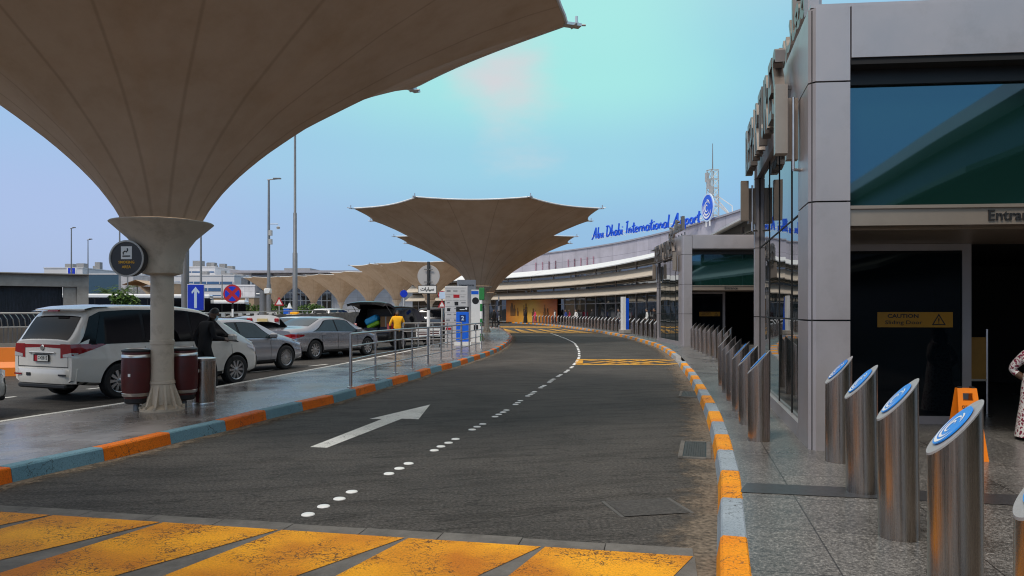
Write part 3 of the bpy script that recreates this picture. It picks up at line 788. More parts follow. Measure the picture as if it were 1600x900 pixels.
# yellow box across the right lane
mb = MB(); A = [roadpt(903, 561.5), roadpt(1061, 561.5), roadpt(1066, 570.2), roadpt(901, 570.2)]
def bil(u, v): return A[3].lerp(A[2], u).lerp(A[0].lerp(A[1], u), v)
def stripe(u0, v0, u1, v1, wd):
    p, q = bil(u0, v0), bil(u1, v1); t_ = (q - p).normalized(); n_ = Vector((-t_.y, t_.x)) * wd
    mb.add([(*(p - n_), ZP), (*(q - n_), ZP), (*(q + n_), ZP), (*(p + n_), ZP)], [(0, 1, 2, 3)])
stripe(0, .05, 1, .05, .14); stripe(0, .95, 1, .95, .14)
mb2 = MB(); mb, keep = mb2, mb; 
ZP = .008
stripe(.02, 0, .02, 1, .12); stripe(.985, 0, .985, 1, .05)
for (u0, v0, u1, v1) in ((.03, .1, .5, .9), (.5, .1, .97, .9), (.25, .1, .72, .9)): stripe(u0, v0, u1, v1, .08)
ZP = .011
for (u0, v0, u1, v1) in ((.03, .9, .5, .1), (.5, .9, .97, .1), (.25, .9, .72, .1)): stripe(u0, v0, u1, v1, .08)
ZP = .004
keep.add(mb2.v, mb2.f); tag(keep.build('yellow_box_marking', 'yellow_thin_paint'), kind='structure')
# far raised crossing
mb = MB(); f0, f1 = Vector((-.4, 57.5)), Vector((6.45, 57.5)); 
f2, f3 = Vector((-1.1, 77)), Vector((5.1, 76))
for k in range(6):
    u0, u1 = k / 6, (k + 1) / 6
    a, b = f0.lerp(f1, u0 + .005), f0.lerp(f1, u1 - .01); c = f2.lerp(f3, u0 + .01)
    c = a.lerp(c, .75); b2 = a.lerp(b, .25)
    mb.add([(*a, .005), (*b, .005), (*(c.lerp(b, .1)), .005), (*c, .005)], [(0, 1, 2, 3)])
mb.add([(*(f0 + Vector((-.2, -1.2))), .005), (*(f1 + Vector((.2, -1.2))), .005), (*(f1 + Vector((.1, -.3))), .005), (*(f0 + Vector((-.1, -.3))), .005)], [(0, 1, 2, 3)])
mb.add([(*f2, .005), (*f3, .005), (*(f3 + Vector((-.3, 5))), .005), (*(f2 + Vector((-.5, 5))), .005)], [(0, 1, 2, 3)])
tag(mb.build('crossing_paint', 'yellow_thin_paint'), kind='structure')
# lane dashes left of the island
mb = MB(); d = Vector((.40, .916)); n = Vector((.916, -.40)) * .06
for k in range(9):
    for off in (0,):
        p = Vector((-9.75, 14.0)) + d * (-3 + 2.4 * k)
        mb.add([(*(p - n), .004), (*(p + n), .004), (*(p + n + d * .9), .004), (*(p - n + d * .9), .004)], [(0, 1, 2, 3)])
tag(mb.build('lane_marking', 'white_paint'), kind='structure')
# ceramic lane studs
SC = resample(catmull([(-1.66, 5.98), (-1.27, 7.44), (-.927, 8.74), (-.55, 10.3), (-.186, 11.9), (.46, 15.1), (1.1, 18.4), (1.6, 20.8), (2.27, 25.3), (2.62, 28.7), (2.98, 33.3), (3.26, 38.7), (3.28, 44), (3.16, 50), (2.95, 56)], 10), .02)
stud = MB(); stud.lathe([(0.055, 0), (.053, .006), (.045, .010), (.03, .012), (.0005, .013)], 20)
s0 = stud.build('road_stud', 'stud_white'); tag(s0, 'round white ceramic stud glued to the asphalt in the dotted lane line', 'road stud', 'white studs of the dotted lane line')
k = 0; grp = 0; first = True
s_at = 0.0
while True:
    cnt = 4 if grp % 2 == 0 else 3
    done = False
    for j in range(cnt):
        idx = int((s_at + j * .262) / .02)
        if idx >= len(SC): done = True; break
        p = SC[idx]
        o_ = s0 if first else s0.copy()
        if not first: COL.objects.link(o_)
        o_.location = (p.x + random.uniform(-.008, .008), p.y, 0); o_.rotation_euler = (random.uniform(-.02, .02), random.uniform(-.02, .02), 0); first = False
    if done: break
    s_at += cnt * .262 + .52; grp += 1
mb = MB(); mb.add([(-52, 72, .02), (-4.5, 72, .02), (-5.5, 84, .02), (-16, 121, .02), (-52, 132, .02)], [(0, 1, 2, 3, 4)])  # pale slab added to bounce light up under the far canopies
tag(mb.build('bounce_slab', mat('bounce_slab_pale', (.46, .43, .39), .8, var=.12, scale=.6)), kind='structure')
# drain grates at the right gutter
def grate(px, py, w_, l_, label):
    p = roadpt(px, py); e = empty('drain_grate', (p.x, p.y, 0), -.26, label, 'drain grate', 'drain grates in the gutter')
    f_ = MB()
    for sx_ in (-1, 1): f_.box((sx_ * w_ / 2, 0, .014), (.05, l_, .02))
    for sy_ in (-1, 1): f_.box((0, sy_ * l_ / 2, .014), (w_ - .055, .05, .018))
    f_.build('frame', 'edge_concrete', e)
    g_ = MB(); 
    for k in range(9): g_.box((-w_ / 2 + .05 + (w_ - .1) * k / 8, 0, .016), (.022, l_ - .06, .012))
    g_.build('grating', 'grate_iron', e)
    b_ = MB(); b_.add([(-w_ / 2, -l_ / 2, .012), (w_ / 2, -l_ / 2, .012), (w_ / 2, l_ / 2, .012), (-w_ / 2, l_ / 2, .012)], [(0, 1, 2, 3)]); b_.build('pit', 'black', e)
grate(1086, 704, .31, 1.05, 'iron drain grate in the right gutter, the nearer and larger of the two')
grate(1077, 617, .33, 1.0, 'small iron drain grate in the right gutter, the farther of the two')
# patch of rough asphalt round a manhole
e = empty('manhole_cover', (*roadpt(1010, 793), 0), .2, 'square dark manhole cover worn into the asphalt near the right kerb', 'manhole cover')
m_ = MB(); m_.add([(-.28, -.24, .007), (.28, -.24, .007), (.28, .24, .007), (-.28, .24, .007)], [(0, 1, 2, 3)]); m_.build('cover', mat('manhole', (.062, .058, .054), .85, var=.6, scale=30, bump=.6, bscale=40), e)
m_ = MB(); m_.box((-.3, 0, .003), (.03, .5, .006)); m_.box((.3, 0, .003), (.03, .5, .006)); m_.build('frame', mat('manhole_rim', (.10, .096, .09), .8), e)

# ------------------------------------------------------------------ umbrella canopies
def canopy_parts(root, rot):
    RC, ZR, Z0 = 6.75, 6.75, 2.90
    prof = [(0, 0), (.022, .062), (.045, .115), (.09, .195), (.15, .285), (.25, .41), (.38, .535), (.55, .69), (.75, .845), (.9, .945), (1, 1)]
    def pz(u):
        for (a, b), (c, d) in zip(prof, prof[1:]):
            if u <= c:
                t = (u - a) / (c - a); return b + (d - b) * t
        return 1
    def sm(u): return (pz(max(0, u - .02)) + pz(u) * 2 + pz(min(1, u + .02))) / 4 if .02 < u < .98 else pz(u)
    NA, NR = 96, 30
    def rim(a):
        k = ((a - rot) / (PI / 4)) % 1.0; s = abs(k - .5) * 2          # 1 at corners, 0 mid-edge
        R_ = RC * math.cos(PI / 8) / math.cos((k - .5) * PI / 4)
        q = 1 - s * s
        return R_ * (1 - .045 * q), ZR - .075 * q
    rows = []
    for i in range(NR + 1):
        u = (i / NR) ** 1.5; row = []
        for j in range(NA):
            a = 2 * PI * j / NA; R_, zr = rim(a)
            r0 = .565
            r = r0 + (R_ - r0) * u
            row.append((r * math.cos(a), r * math.sin(a), Z0 + (zr - Z0) * sm(u)))
        rows.append(row)
    m = MB(); m.grid(rows, 0, True, closed=True); mem = m.build('membrane', 'fabric', root, fix=False)
    m = MB(); pts = []
    for j in range(NA + 1):
        a = 2 * PI * (j % NA) / NA; R_, zr = rim(a); pts.append((R_ * math.cos(a), R_ * math.sin(a), zr + .02))
    m.tube(pts, .035, 6, caps=False); m.build('edge_cable', 'white', root)  # cable coloured white to stand in for the sky-lit fabric edge
    for k in range(8):
        a = rot + k * PI / 4; R_, zr = rim(a + 1e-6)
        c = Vector((R_ * math.cos(a), R_ * math.sin(a), zr)); d = Vector((math.cos(a), math.sin(a), 0)); t_ = Vector((-d.y, d.x, 0))
        m = MB(); m.box(c + d * .06, (.34, .16, .05), a)
        m.tube([c + d * .05, c + d * .34 + Vector((0, 0, .03))], .018, 6)
        m.tube([c + d * .12 - t_ * .14, c + d * .12 + t_ * .14], .022, 6)
        m.tube([c + d * .16, c + d * .16 + Vector((0, 0, .17))], .03, 6)
        m.build('corner_bracket', 'steel_bright', root)
    m = MB()
    m.lathe([(.205, .10), (.178, .34), (.168, .5), (.165, .62), (.165, 2.09)], 32)
    m.lathe([(.166, 1.0), (.174, 1.01), (.174, 1.07), (.166, 1.08)], 32); m.lathe([(.178, .40), (.186, .41), (.182, .45), (.168, .46)], 32)
    m.build('column', 'column_paint', root)
    m = MB(); m.lathe([(.17, 2.06), (.285, 2.09), (.29, 2.11), (.30, 2.28), (.335, 2.42), (.48, 2.62), (.725, 2.845), (.74, 2.86), (.725, 2.875), (.68, 2.875), (.54, 2.80)], 48)
    m.build('capital', 'column_paint', root)
    m = MB(); m.lathe([(.32, 0), (.32, .035), (.295, .04), (.20, .1)], 32, mi=0)
    for k in range(12):
        a = 2 * PI * k / 12 + .1; d = Vector((math.cos(a), math.sin(a), 0))
        m.prism([(0, 0), (.0, 0.001), (0, 0)], 0, 0) if False else None
        t_ = Vector((-d.y, d.x, 0)) * .016
        A_ = [d * .165 + Vector((0, 0, .42)), d * .285 + Vector((0, 0, .085)), d * .285 + Vector((0, 0, .03)), d * .165 + Vector((0, 0, .03))]
        m.plate([p + t_ for p in A_], t_, .032)
        b_ = d * .306; m.lathe([(.024, .035), (.024, .075)], 6, c=(b_.x, b_.y, 0))
    m.build('base_plate', 'column_paint', root)

CG = 'tensile umbrella canopies along the drop-off lanes'
c0 = empty('umbrella_canopy', (-5.37, 11.3, KH - .008), 0, 'huge brown fabric umbrella canopy overhead on the nearest column, filling the upper left', 'umbrella canopy', CG)
canopy_parts(c0, math.radians(18.5))
c1 = empty('umbrella_canopy', (-1.80, 40.0, KH - .008), 0, 'brown funnel canopy seen whole in the middle, in front of an identical one', 'umbrella canopy', CG)
canopy_parts(c1, math.radians(22.5))
dup(c1, (-1.86, 54, KH - .008), label='brown funnel canopy half hidden directly behind the one in the middle')
for (px, Dp, s, lab) in ((432, 121, .80, 'small distant funnel canopy, leftmost of the far row'), (490, 116, .80, 'small distant funnel canopy, second from the left in the far row'),
                         (533, 110, .82, 'small distant funnel canopy, third from the left in the far row'), (578, 102, .84, 'funnel canopy fourth from left in the far row, above the black van'),
                         (620, 90, .88, 'distant funnel canopy left of the round grey sign back'), (672, 80, .92, 'distant funnel canopy behind the round grey sign back, nearest of the far row')):
    q_ = dup(c1, (gx(px, Dp), Dp, 0), rz=math.radians(random.uniform(-5, 5)), label=lab); q_.scale = (s * .95, s * .95, {121: 1.06, 116: 1.05, 110: 1.04, 102: 1.03, 90: 1.06, 80: 1.0}[Dp])
dup(c0, (-9.7, -3.2, KH - .008), label='unseen umbrella canopy added behind the camera, continuing the row to shade the left foreground')  # unseen, added to darken the near foreground and the sky mirrored in car windows

# ------------------------------------------------------------------ terminal
TC = resample(catmull([(11.5, 20), (12.6, 30), (13.6, 42), (14.3, 52), (14.3, 60), (13.4, 68), (11.4, 79), (7.9, 91), (2.6, 102), (-3.8, 111), (-12, 119), (-17, 123)], 14), 1.5)
TN = normals2(TC)     # pointing away from the road, into the building
term = empty('terminal_building', (TC[40].x, TC[40].y, 0), 0, 'long curved airport terminal with three tiers of beige awnings under a grey panelled upper wall', 'terminal')
TO = Vector(term.location)
def tp(k, off, z): return (TC[k].x + TN[k].x * off - TO.x, TC[k].y + TN[k].y * off - TO.y, z)
TL = [0]
for a, b in zip(TC, TC[1:]): TL.append(TL[-1] + (b - a).length)
nT = len(TC)
def wall_uv(o):      # u = distance along the curve, v = height
    me = o.data; uv = me.uv_layers.new(name='UVMap')
    for li, l in enumerate(me.loops):
        c = me.vertices[l.vertex_index].co
        uv.data[li].uv = UVL[(round(c.x, 3), round(c.y, 3), round(c.z, 3))]
UVL = {}
def term_wall(name, m, off, z0, z1, mb=None):
    rows = []
    for z in (z1, z0):
        r = []
        for k in range(nT):
            p = tp(k, off, z); UVL[(round(p[0], 3), round(p[1], 3), round(p[2], 3))] = (TL[k], z); r.append(p)
        rows.append(r)
    q = MB(); q.grid(rows, 0, False); o = q.build(name, m, term, fix=False); wall_uv(o); return o
term_wall('glazing', 'terminal_glass', 0, .1, 6.95)
term_wall('upper_wall', 'upper_panels', 5.2, 6.6, 10.2)
q = MB(); q.grid([[tp(k, 5.2, 10.2) for k in range(nT)], [tp(k, 30, 10.2) for k in range(nT)]], 0, False)
q.grid([[tp(k, -.1, 6.98) for k in range(nT)], [tp(k, 5.2, 7.2) for k in range(nT)]], 0, False)
q.build('roof', 'building_white', term)
q = MB(); q.grid([[tp(k, 5.05, 10.15) for k in range(nT)], [tp(k, 5.05, 10.32) for k in range(nT)], [tp(k, 5.5, 10.32) for k in range(nT)]], 0, False); q.build('parapet', 'alu_panel', term)
# end walls of the long block
q = MB()
for k in (0, nT - 1):
    q.add([tp(k, 0, 0), tp(k, 30, 0), tp(k, 30, 10.2), tp(k, 5.2, 10.2), tp(k, 5.2, 6.7), tp(k, 0, 6.7)], [tuple(range(6))])
q.build('end_wall', 'building_white', term)
def awning(z_in, z_out, o_in, o_out, m, name='awning'):
    mb = MB(); per = 9
    k = 0
    while k < nT - 1:
        k1 = min(nT - 1, k + per)
        rt, rb = [], []
        rows = [[], [], [], []]
        for j in range(k, k1 + 1):
            sag = .0
            f0 = .018 if j == k else 0
            rows[0].append(tp(j, -o_in, z_in)); rows[1].append(tp(j, -o_out, z_out + .03)); rows[2].append(tp(j, -o_out + .02, z_out - .07)); rows[3].append(tp(j, -o_in, z_in - .10))
        if len(rows[0]) > 1:
            # small gap between panels
            for r in rows:
                a = Vector(r[0]); b = Vector(r[1]); r[0] = tuple(a.lerp(b, .03))
            mb.grid(rows, 0, False)
        k = k1
    return mb.build(name, m, term)
awning(4.36, 3.42, .05, 1.75, 'awning_beige'); awning(5.92, 4.84, .05, 1.75, 'awning_beige'); awning(7.30, 6.45, -.6, 1.55, 'awning_pale')
q = MB()
for k in range(0, nT, 2):
    for z0, z1 in ((.15, 3.6), (4.4, 5.1), (5.95, 6.7)) if k % 4 == 0 else ((.15, 3.6),):
        p = Vector(tp(k, -.05, 0)); q = MB(); q.box((p.x, p.y, (z0 + z1) / 2), (.09, .09, z1 - z0), math.atan2(TN[k].y, TN[k].x)); q.build('mullion', 'alu_panel', term)
q = MB()
for z in (.2, 2.55, 4.62, 6.2):
    q = MB(); q.grid([[tp(k, -.035, z) for k in range(nT)], [tp(k, -.035, z + .07) for k in range(nT)]], 0, False); q.build('transom_bar', 'pole_light', term)
q = MB()
for k in range(1, nT, 3):
    for z_i, z_o in ((4.02, 3.40), (5.5, 4.84)):
        q = MB(); q.tube([tp(k, -.03, z_i - .38), tp(k, -1.6, z_o + .02)], .03, 5); q.build('awning_bracket', 'pole_light', term)
def curve_k(px):       # index on the facade curve whose direction is this pixel column
    return min(range(nT), key=lambda k: abs(TC[k].x / TC[k].y * F + 800 - px) if TC[k].y > 55 else 1e9)
# small red banners on the upper wall
q = MB()
for px in (842, 848, 856, 861, 866, 871, 889, 895, 902, 909, 916, 923):
    best = min(range(nT), key=lambda k: abs((TC[k].x + TN[k].x * 5.17) / (TC[k].y + TN[k].y * 5.17) * F + 800 - px) if TC[k].y > 60 else 1e9)
    c = Vector(tp(best, 5.12, 0)); a = math.atan2(TN[best].y, TN[best].x)
    q = MB()
    for j in range(6): q.box((c.x, c.y, 7.45 + .28 * j), (.04, .24, .22), a)
    q.build('wall_banner', mat('faded_red', (.36, .19, .24), .6), term)
# warm orange hoarding on the ground floor at the far bend
k0, k1 = curve_k(872), curve_k(797)
hb = empty('mural_hoarding', (TC[(k0 + k1) // 2].x - TN[(k0 + k1) // 2].x * .3, TC[(k0 + k1) // 2].y - TN[(k0 + k1) // 2].y * .3, .14), 0, 'bright orange hoarding with dark skyline silhouettes on the far ground floor', 'hoarding')
HO = Vector(hb.location)
mb = MB(); rows = [[], [], [], []]; UVL.clear()
for k in range(k0, k1 + 1):
    for r, (off, z) in zip(rows, ((-.3, .05), (-.3, 3.15), (-.2, 3.15), (-.2, .05))):
        x, y, _ = tp(k, off, 0); p = (x + TO.x - HO.x, y + TO.y - HO.y, z); r.append(p)
        UVL[(round(p[0], 3), round(p[1], 3), round(p[2], 3))] = ((k1 - k) / (k1 - k0), z / 6)
mb.grid(rows, 0, False); o = mb.build('panel', 'mural', hb); wall_uv(o)
random.seed(4)
mb = MB()
for j in range(13):
    u = random.uniform(.04, .96); kk = k0 + u * (k1 - k0); ka = int(kk); p = Vector(tp(ka, -.33, 0)).lerp(Vector(tp(min(k1, ka + 1), -.33, 0)), kk - ka) + TO - HO
    a = math.atan2(TN[ka].y, TN[ka].x); h = random.uniform(.4, 1.5); w_ = random.uniform(.25, .7)
    mb.box((p.x, p.y, .05 + h / 2 + .9), (.03, w_, h), a); mb.box((p.x, p.y, .95 + h + .25), (.03, w_ * .35, .5), a)
mb.build('skyline_art', mat('skyline_brown', (.16, .07, .015), .6), hb)

# roof sign: blue script letters on a white rack
SG = resample(catmull([(8.4, 90.5), (9.6, 87.2), (12.6, 81), (15.9, 75), (18.6, 69.3), (20.3, 65)], 12), .05)
SL = [Vector((p.x, p.y, 0)) for p in SG]
sgn = empty('roof_sign', (SL[0].x, SL[0].y, 10.2), 0, 'long blue script sign reading Abu Dhabi International Airport on the terminal roof', 'roof sign')
SO = Vector(sgn.location)
startk = min(range(len(SL)), key=lambda k: abs(SL[k].x / SL[k].y * F + 800 - 926)); endk = min(range(len(SL)), key=lambda k: abs(SL[k].x / SL[k].y * F + 800 - 1097))
slen = (endk - startk) * .05
def warp_sign(X, Y, Z):
    k = min(len(SL) - 2, startk + int(X / .05)); p = SL[k].lerp(SL[k + 1], X / .05 - int(X / .05))
    t_ = (SL[min(k + 5, len(SL) - 1)] - SL[max(0, k - 5)]).normalized(); n_ = Vector((t_.y, -t_.x, 0)) * -1
    n_ = Vector((-t_.y, t_.x, 0)) * 1
    n_ = Vector((t_.y, -t_.x, 0))
    return p + n_ * (Z) + Vector((0, 0, 10.2 - .12 + Y)) - SO
# the brush script, written as strokes: x-height .44, ascenders 1, descenders -.3
def arc(cx, cy, rx, ry, a0, a1, n=9): return [(cx + rx * math.cos(math.radians(a0 + (a1 - a0) * i / n)), cy + ry * math.sin(math.radians(a0 + (a1 - a0) * i / n))) for i in range(n + 1)]
BOWL = arc(.20, .21, .17, .22, 60, 330)
SCRIPT = {
    'A': (.74, [[(-.06, -.02), (.08, .10), (.44, 1.0)], [(.44, 1.0), (.54, .0)], [(.14, .36), (.56, .40)]]),
    'D': (.70, [[(.12, .98), (.10, .02)], [(-.02, .92)] + arc(.14, .48, .44, .48, 80, -85)]),
    'I': (.34, [[(.14, 1.0), (.12, .02)], [(.0, .96), (.2, 1.02)]]),
    'a': (.46, [BOWL, [(.37, .42), (.35, .06), (.44, .02)]]), 'b': (.44, [[(.07, 1.0), (.06, .03)], arc(.20, .21, .16, .21, 150, -170)]),
    'u': (.46, [[(.05, .42), (.06, .14), (.16, .01), (.28, .08), (.36, .42)], [(.36, .42), (.37, .04), (.45, .02)]]), 'h': (.44, [[(.07, 1.0), (.05, .0)], [(.06, .24), (.20, .43), (.32, .34), (.33, .0)]]),
    'i': (.22, [[(.08, .42), (.08, .05), (.16, .01)], [(.10, .60), (.12, .66)]]), 'n': (.44, [[(.05, .42), (.05, .0)], [(.06, .24), (.20, .43), (.32, .34), (.33, .0)]]),
    't': (.32, [[(.14, .84), (.11, .10), (.20, .01), (.28, .05)], [(-.02, .52), (.28, .58)]]), 'e': (.42, [[(.04, .20), (.34, .28)] + arc(.19, .22, .16, .21, 20, 310)]),
    'r': (.34, [[(.06, .42), (.06, .0)], [(.06, .22), (.18, .42), (.30, .40)]]), 'o': (.44, [arc(.20, .21, .17, .21, 90, 450, 12)]), 'l': (.22, [[(.10, 1.0), (.07, .08), (.16, .01)]]),
    'p': (.46, [[(.06, .42), (.03, -.32)], arc(.21, .21, .17, .21, 150, -170)]), ' ': (.34, [])}
def script_width(t_): return sum(SCRIPT[c][0] for c in t_)
SIGN = 'Abu Dhabi International Airport'
q = MB(); kx = slen / (script_width(SIGN) + .2); hh_ = 1.28; cur = .1
for ch_ in SIGN:
    for st in SCRIPT[ch_][1]:
        q.tube([warp_sign(max(0, (cur + x + .13 * y)) * kx, y * hh_ + .15, .1) for x, y in st], .10, 6)
    cur += SCRIPT[ch_][0]
q.build('lettering', 'sky_letter', sgn)
q = MB()
for k in range(startk, endk, 14):
    p = SL[k] - SO; t_ = (SL[k + 1] - SL[k]).normalized(); n_ = Vector((-t_.y, t_.x, 0))
    q.tube([p + Vector((0, 0, 10.2)), p + Vector((0, 0, 10.75))], .035, 5)
    q.tube([p + Vector((0, 0, 10.7)), p + n_ * .9 + Vector((0, 0, 10.2))], .03, 5)
q.tube([SL[k] - SO + Vector((0, 0, 10.52)) for k in range(startk, endk, 20)], .05, 5)
q.build('rack', 'white', sgn)
# round emblem beside it
pE = Vector((gx(1106, 68.2), 68.2, 9.55)); te = (SL[-1] - SL[endk]).normalized()
em = empty('roof_emblem', pE, math.atan2(te.y, te.x) - .22, 'round blue emblem disc with white swirl standing at the end of the roof sign', 'emblem')
def swirl(mb, r, put, th=.012, mi=0):
    """white crescents and a little spiral: put(x, y, h) maps the disc plane to space"""
    def band(a0, a1, r0f, w0, n=18, cx=0, cy=0):
        rows = []
        for i in range(n + 1):
            t_ = i / n; a = a0 + (a1 - a0) * t_; w_ = w0 * math.sin(PI * min(1, max(0, .04 + .92 * t_))); rr = r0f(t_)
            rows.append([put(cx + (rr - w_ / 2) * math.cos(a), cy + (rr - w_ / 2) * math.sin(a), th), put(cx + (rr + w_ / 2) * math.cos(a), cy + (rr + w_ / 2) * math.sin(a), th)])
        mb.grid(rows, mi, False)
    band(math.radians(160), math.radians(345), lambda t: r * .84, r * .16)
    band(math.radians(150), math.radians(330), lambda t: r * .60, r * .15)
    band(math.radians(40), math.radians(330), lambda t: r * (.50 - .22 * t), r * .13)
    band(math.radians(20), math.radians(250), lambda t: r * (.16 + .14 * t), r * .11)
    band(math.radians(20), math.radians(95), lambda t: r * .62, r * .12)
q = MB(); q.lathe([(.0005, -.1), (1.14, -.1), (1.16, 0), (1.12, .1), (.0005, .1)], 40, c=(0, 0, 1.75), axis='Y'); q.build('disc', 'sky_letter', em)
q = MB(); swirl(q, 1.12, lambda x, y, h: (x, -.12, 1.75 + y)); q.build('swirl', 'white_print', em)
q = MB(); q.tube([(-.4, .02, 0), (-.4, .02, .9)], .06, 6); q.tube([(.4, .02, 0), (.4, .02, .9)], .06, 6); q.build('post', 'white', em)
q = MB(); q.lathe([(1.17, -.06), (1.3, -.06), (1.3, .06), (1.17, .06), (1.17, -.06)], 40, c=(0, 0, 1.75), axis='Y', caps=False); q.build('rim', 'pale_blue_print', em)
# lattice mast and struts
pm = Vector((gx(1113.5, 72), 72, 10.2))
ms = empty('lattice_mast', pm, .4, 'pale lattice antenna mast with sloping white struts above the blue emblem', 'antenna mast')
q = MB(); r_ = .42; hgt = 5.3
for (a, b) in ((-1, -1), (1, -1), (1, 1), (-1, 1)): q.tube([(a * r_, b * r_, 0), (a * r_ * .9, b * r_ * .9, hgt)], .05, 5)
for k in range(6):
    z0 = hgt * k / 6; z1 = hgt * (k + 1) / 6
    for (a, b), (c, d) in (((-1, -1), (1, -1)), ((1, -1), (1, 1)), ((1, 1), (-1, 1)), ((-1, 1), (-1, -1))):
        q.tube([(a * r_, b * r_, z0), (c * r_, d * r_, z1)], .03, 4); q.tube([(a * r_, b * r_, z1), (c * r_, d * r_, z1)], .03, 4)
q.build('lattice', 'pole_light', ms)
q = MB(); q.lathe([(.06, hgt), (.03, hgt + 2.6)], 6); q.build('spire', 'pole_grey', ms)
q = MB()
for k in range(3): q.box((-.45, -.3 + .3 * k, 3.2 + .7 * k), (.25, .3, .9))
q.build('antenna', 'pole_light', ms)
q = MB(); q.tube([(.4, 0, 2.6), (3.6, .3, .0)], .07, 6); q.tube([(.4, 0, 2.9), (2.2, -.2, 1.9), (2.3, -.2, 0)], .05, 6); q.tube([(.4, .3, 2.3), (4.4, .6, .0)], .07, 6); q.build('strut', 'white', ms)
# ------------------------------------------------------------------ entrance portals
def portal(o, u, v, W, DEPTH, label, detail=True, jitter=0):
    root = empty('entrance_portal', (o[0], o[1], 0), 0, label, 'entrance', 'glazed entrance portals of the terminal')
    u = Vector((*u, 0)).normalized(); v = Vector((*v, 0)).normalized()
    def P(a, b, z): return Vector((v.x * a + u.x * b, v.y * a + u.y * b, z))
    def blk(mb, a0, a1, b0, b1, z0, z1, mi=0):
        vs = [P(a, b, z) for z in (z0, z1) for (a, b) in ((a0, b0), (a1, b0), (a1, b1), (a0, b1))]
        mb.add(vs, [(3, 2, 1, 0), (4, 5, 6, 7), (0, 1, 5, 4), (1, 2, 6, 5), (2, 3, 7, 6), (3, 0, 4, 7)], mi)
    zf = KH - .02; J = [zf, 1.555, 2.845, 4.145, 4.96]
    m = MB()
    for z0, z1 in zip(J, J[1:]):
        # chamfered column panel, seen from above
        ch = .07
        poly = [(ch, 0), (.43, 0), (.43, .8), (0, .8), (0, ch)]
        b_, t_ = z0 + .009, z1 - .009
        vs = [P(a, b, z) for z in (b_, t_) for a, b in poly]
        n = len(poly)
        m.add(vs, [tuple(range(n - 1, -1, -1)), tuple(range(n, 2 * n))] + [(k, (k + 1) % n, n + (k + 1) % n, n + k) for k in range(n)], 0)
    blk(m, .03, .40, .03, .77, zf, 4.93, 1)
    m.build('column', ['alu_panel', 'joint'], root)
    m = MB(); blk(m, .445, W, 0, .55, 4.40, 4.96); blk(m, .445, W, .02, .53, 4.33, 4.395, 1); m.build('fascia', ['alu_panel', 'joint'], root)
    m = MB(); nb = 4
    for k in range(nb):
        b0 = .81 + (5.3) * k / nb; b1 = .81 + 5.3 * (k + 1) / nb
        blk(m, 0, .3, b0 + .006, b1 - .006, 4.155, 4.96)
    m.build('side_band', 'alu_panel', root)
    edges = [.82, 1.75, 3.05, 4.35, 5.95]
    for e0_, e1_ in zip(edges, edges[1:]):
        m = MB(); j1, j2 = random.uniform(-.006, .006), random.uniform(-.006, .006)
        m.grid([[P(.06 + j1, e0_ + .012, zf + .2), P(.06 + j2, e1_ - .012, zf + .2)], [P(.06 - j1, e0_ + .012, 4.14), P(.06, e1_ - .012, 4.14)]], 0, False)
        m.build('side_pane', 'facade_glass', root, out=P(3, 3, 2))
    m = MB()
    for e_ in edges: blk(m, .05, .075, e_ - .012, e_ + .012, zf, 4.15)
    for z_ in (1.555, 2.845): blk(m, .052, .074, .82, 5.95, z_ - .011, z_ + .011)
    blk(m, .10, .13, .82, 5.95, zf, 4.15)
    m.build('mullion', 'joint', root)
    m = MB(); blk(m, .0, .25, .82, 6.0, zf, zf + .19); m.build('plinth', 'alu_panel', root)
    m = MB()
    for z0, z1 in zip(J, J[1:]): blk(m, -.03, .3, 5.97, 6.2, z0 + .008, z1 - .008)
    m.build('end_post', 'alu_panel', root)
    m = MB(); blk(m, .44, W, .28, .31, 2.80, 4.16); m.build('transom_pane', 'transom_glass', root)
    m = MB(); blk(m, .435, W, .22, .34, 4.165, 4.40); blk(m, .435, .47, .2, .34, 2.79, 4.16); m.build('transom_frame', 'black', root)
    m = MB(); blk(m, .435, W, .05, .34, 2.585, 2.785); blk(m, .435, W, .02, .048, 2.765, 2.80); m.build('header', 'alu_brown', root)
    m = MB(); blk(m, .435, W, .345, 2.3, 2.565, 2.62); m.build('soffit', 'alu_brown', root)
    m = MB(); put_text(m, 'Entrance', P(1.86, .045, 2.625), v, (0, 0, 1), height=.115, depth=.012, bold=.012); m.build('entrance_lettering', 'black', root)
    # sliding door, left leaf
    bd = 2.1; da0, da1 = .46, 2.43
    dr = MB(); blk(dr, da0, da1, bd, bd + .06, 2.47, 2.56); blk(dr, da1 - .115, da1, bd, bd + .06, zf, 2.47); blk(dr, da0, da0 + .08, bd, bd + .06, zf, 2.47); blk(dr, da0 + .08, da1 - .115, bd, bd + .06, zf, zf + .12)
    dr = dr.build('sliding_door', 'alu_panel', root)
    m = MB(); blk(m, da0 + .08, da1 - .115, bd + .02, bd + .04, zf + .12, 2.47); m.build('door_pane', 'door_glass', dr)
    m = MB(); c0_ = P(1.235, bd + .016, 1.44); put = lambda a, z, h=0: P(a, bd + .016 - h, z)
    m.add([put(1.23, 1.44), put(2.20, 1.44), put(2.20, 1.645), put(1.23, 1.645)], [(0, 1, 2, 3)])
    st = m.build('caution_sticker', 'sticker_yellow', dr, out=P(2, 5, 1.5))
    m = MB()
    put_text(m, 'CAUTION', P(1.36, bd + .013, 1.565), v, (0, 0, 1), height=.055, width=.40, depth=.002, bold=.025)
    put_text(m, 'Sliding Door', P(1.33, bd + .013, 1.465), v, (0, 0, 1), height=.068, width=.48, depth=.002, bold=.008)
    tri = [(1.93, 1.47), (2.11, 1.47), (2.02, 1.625)]; cx_, cz_ = 2.02, 1.52
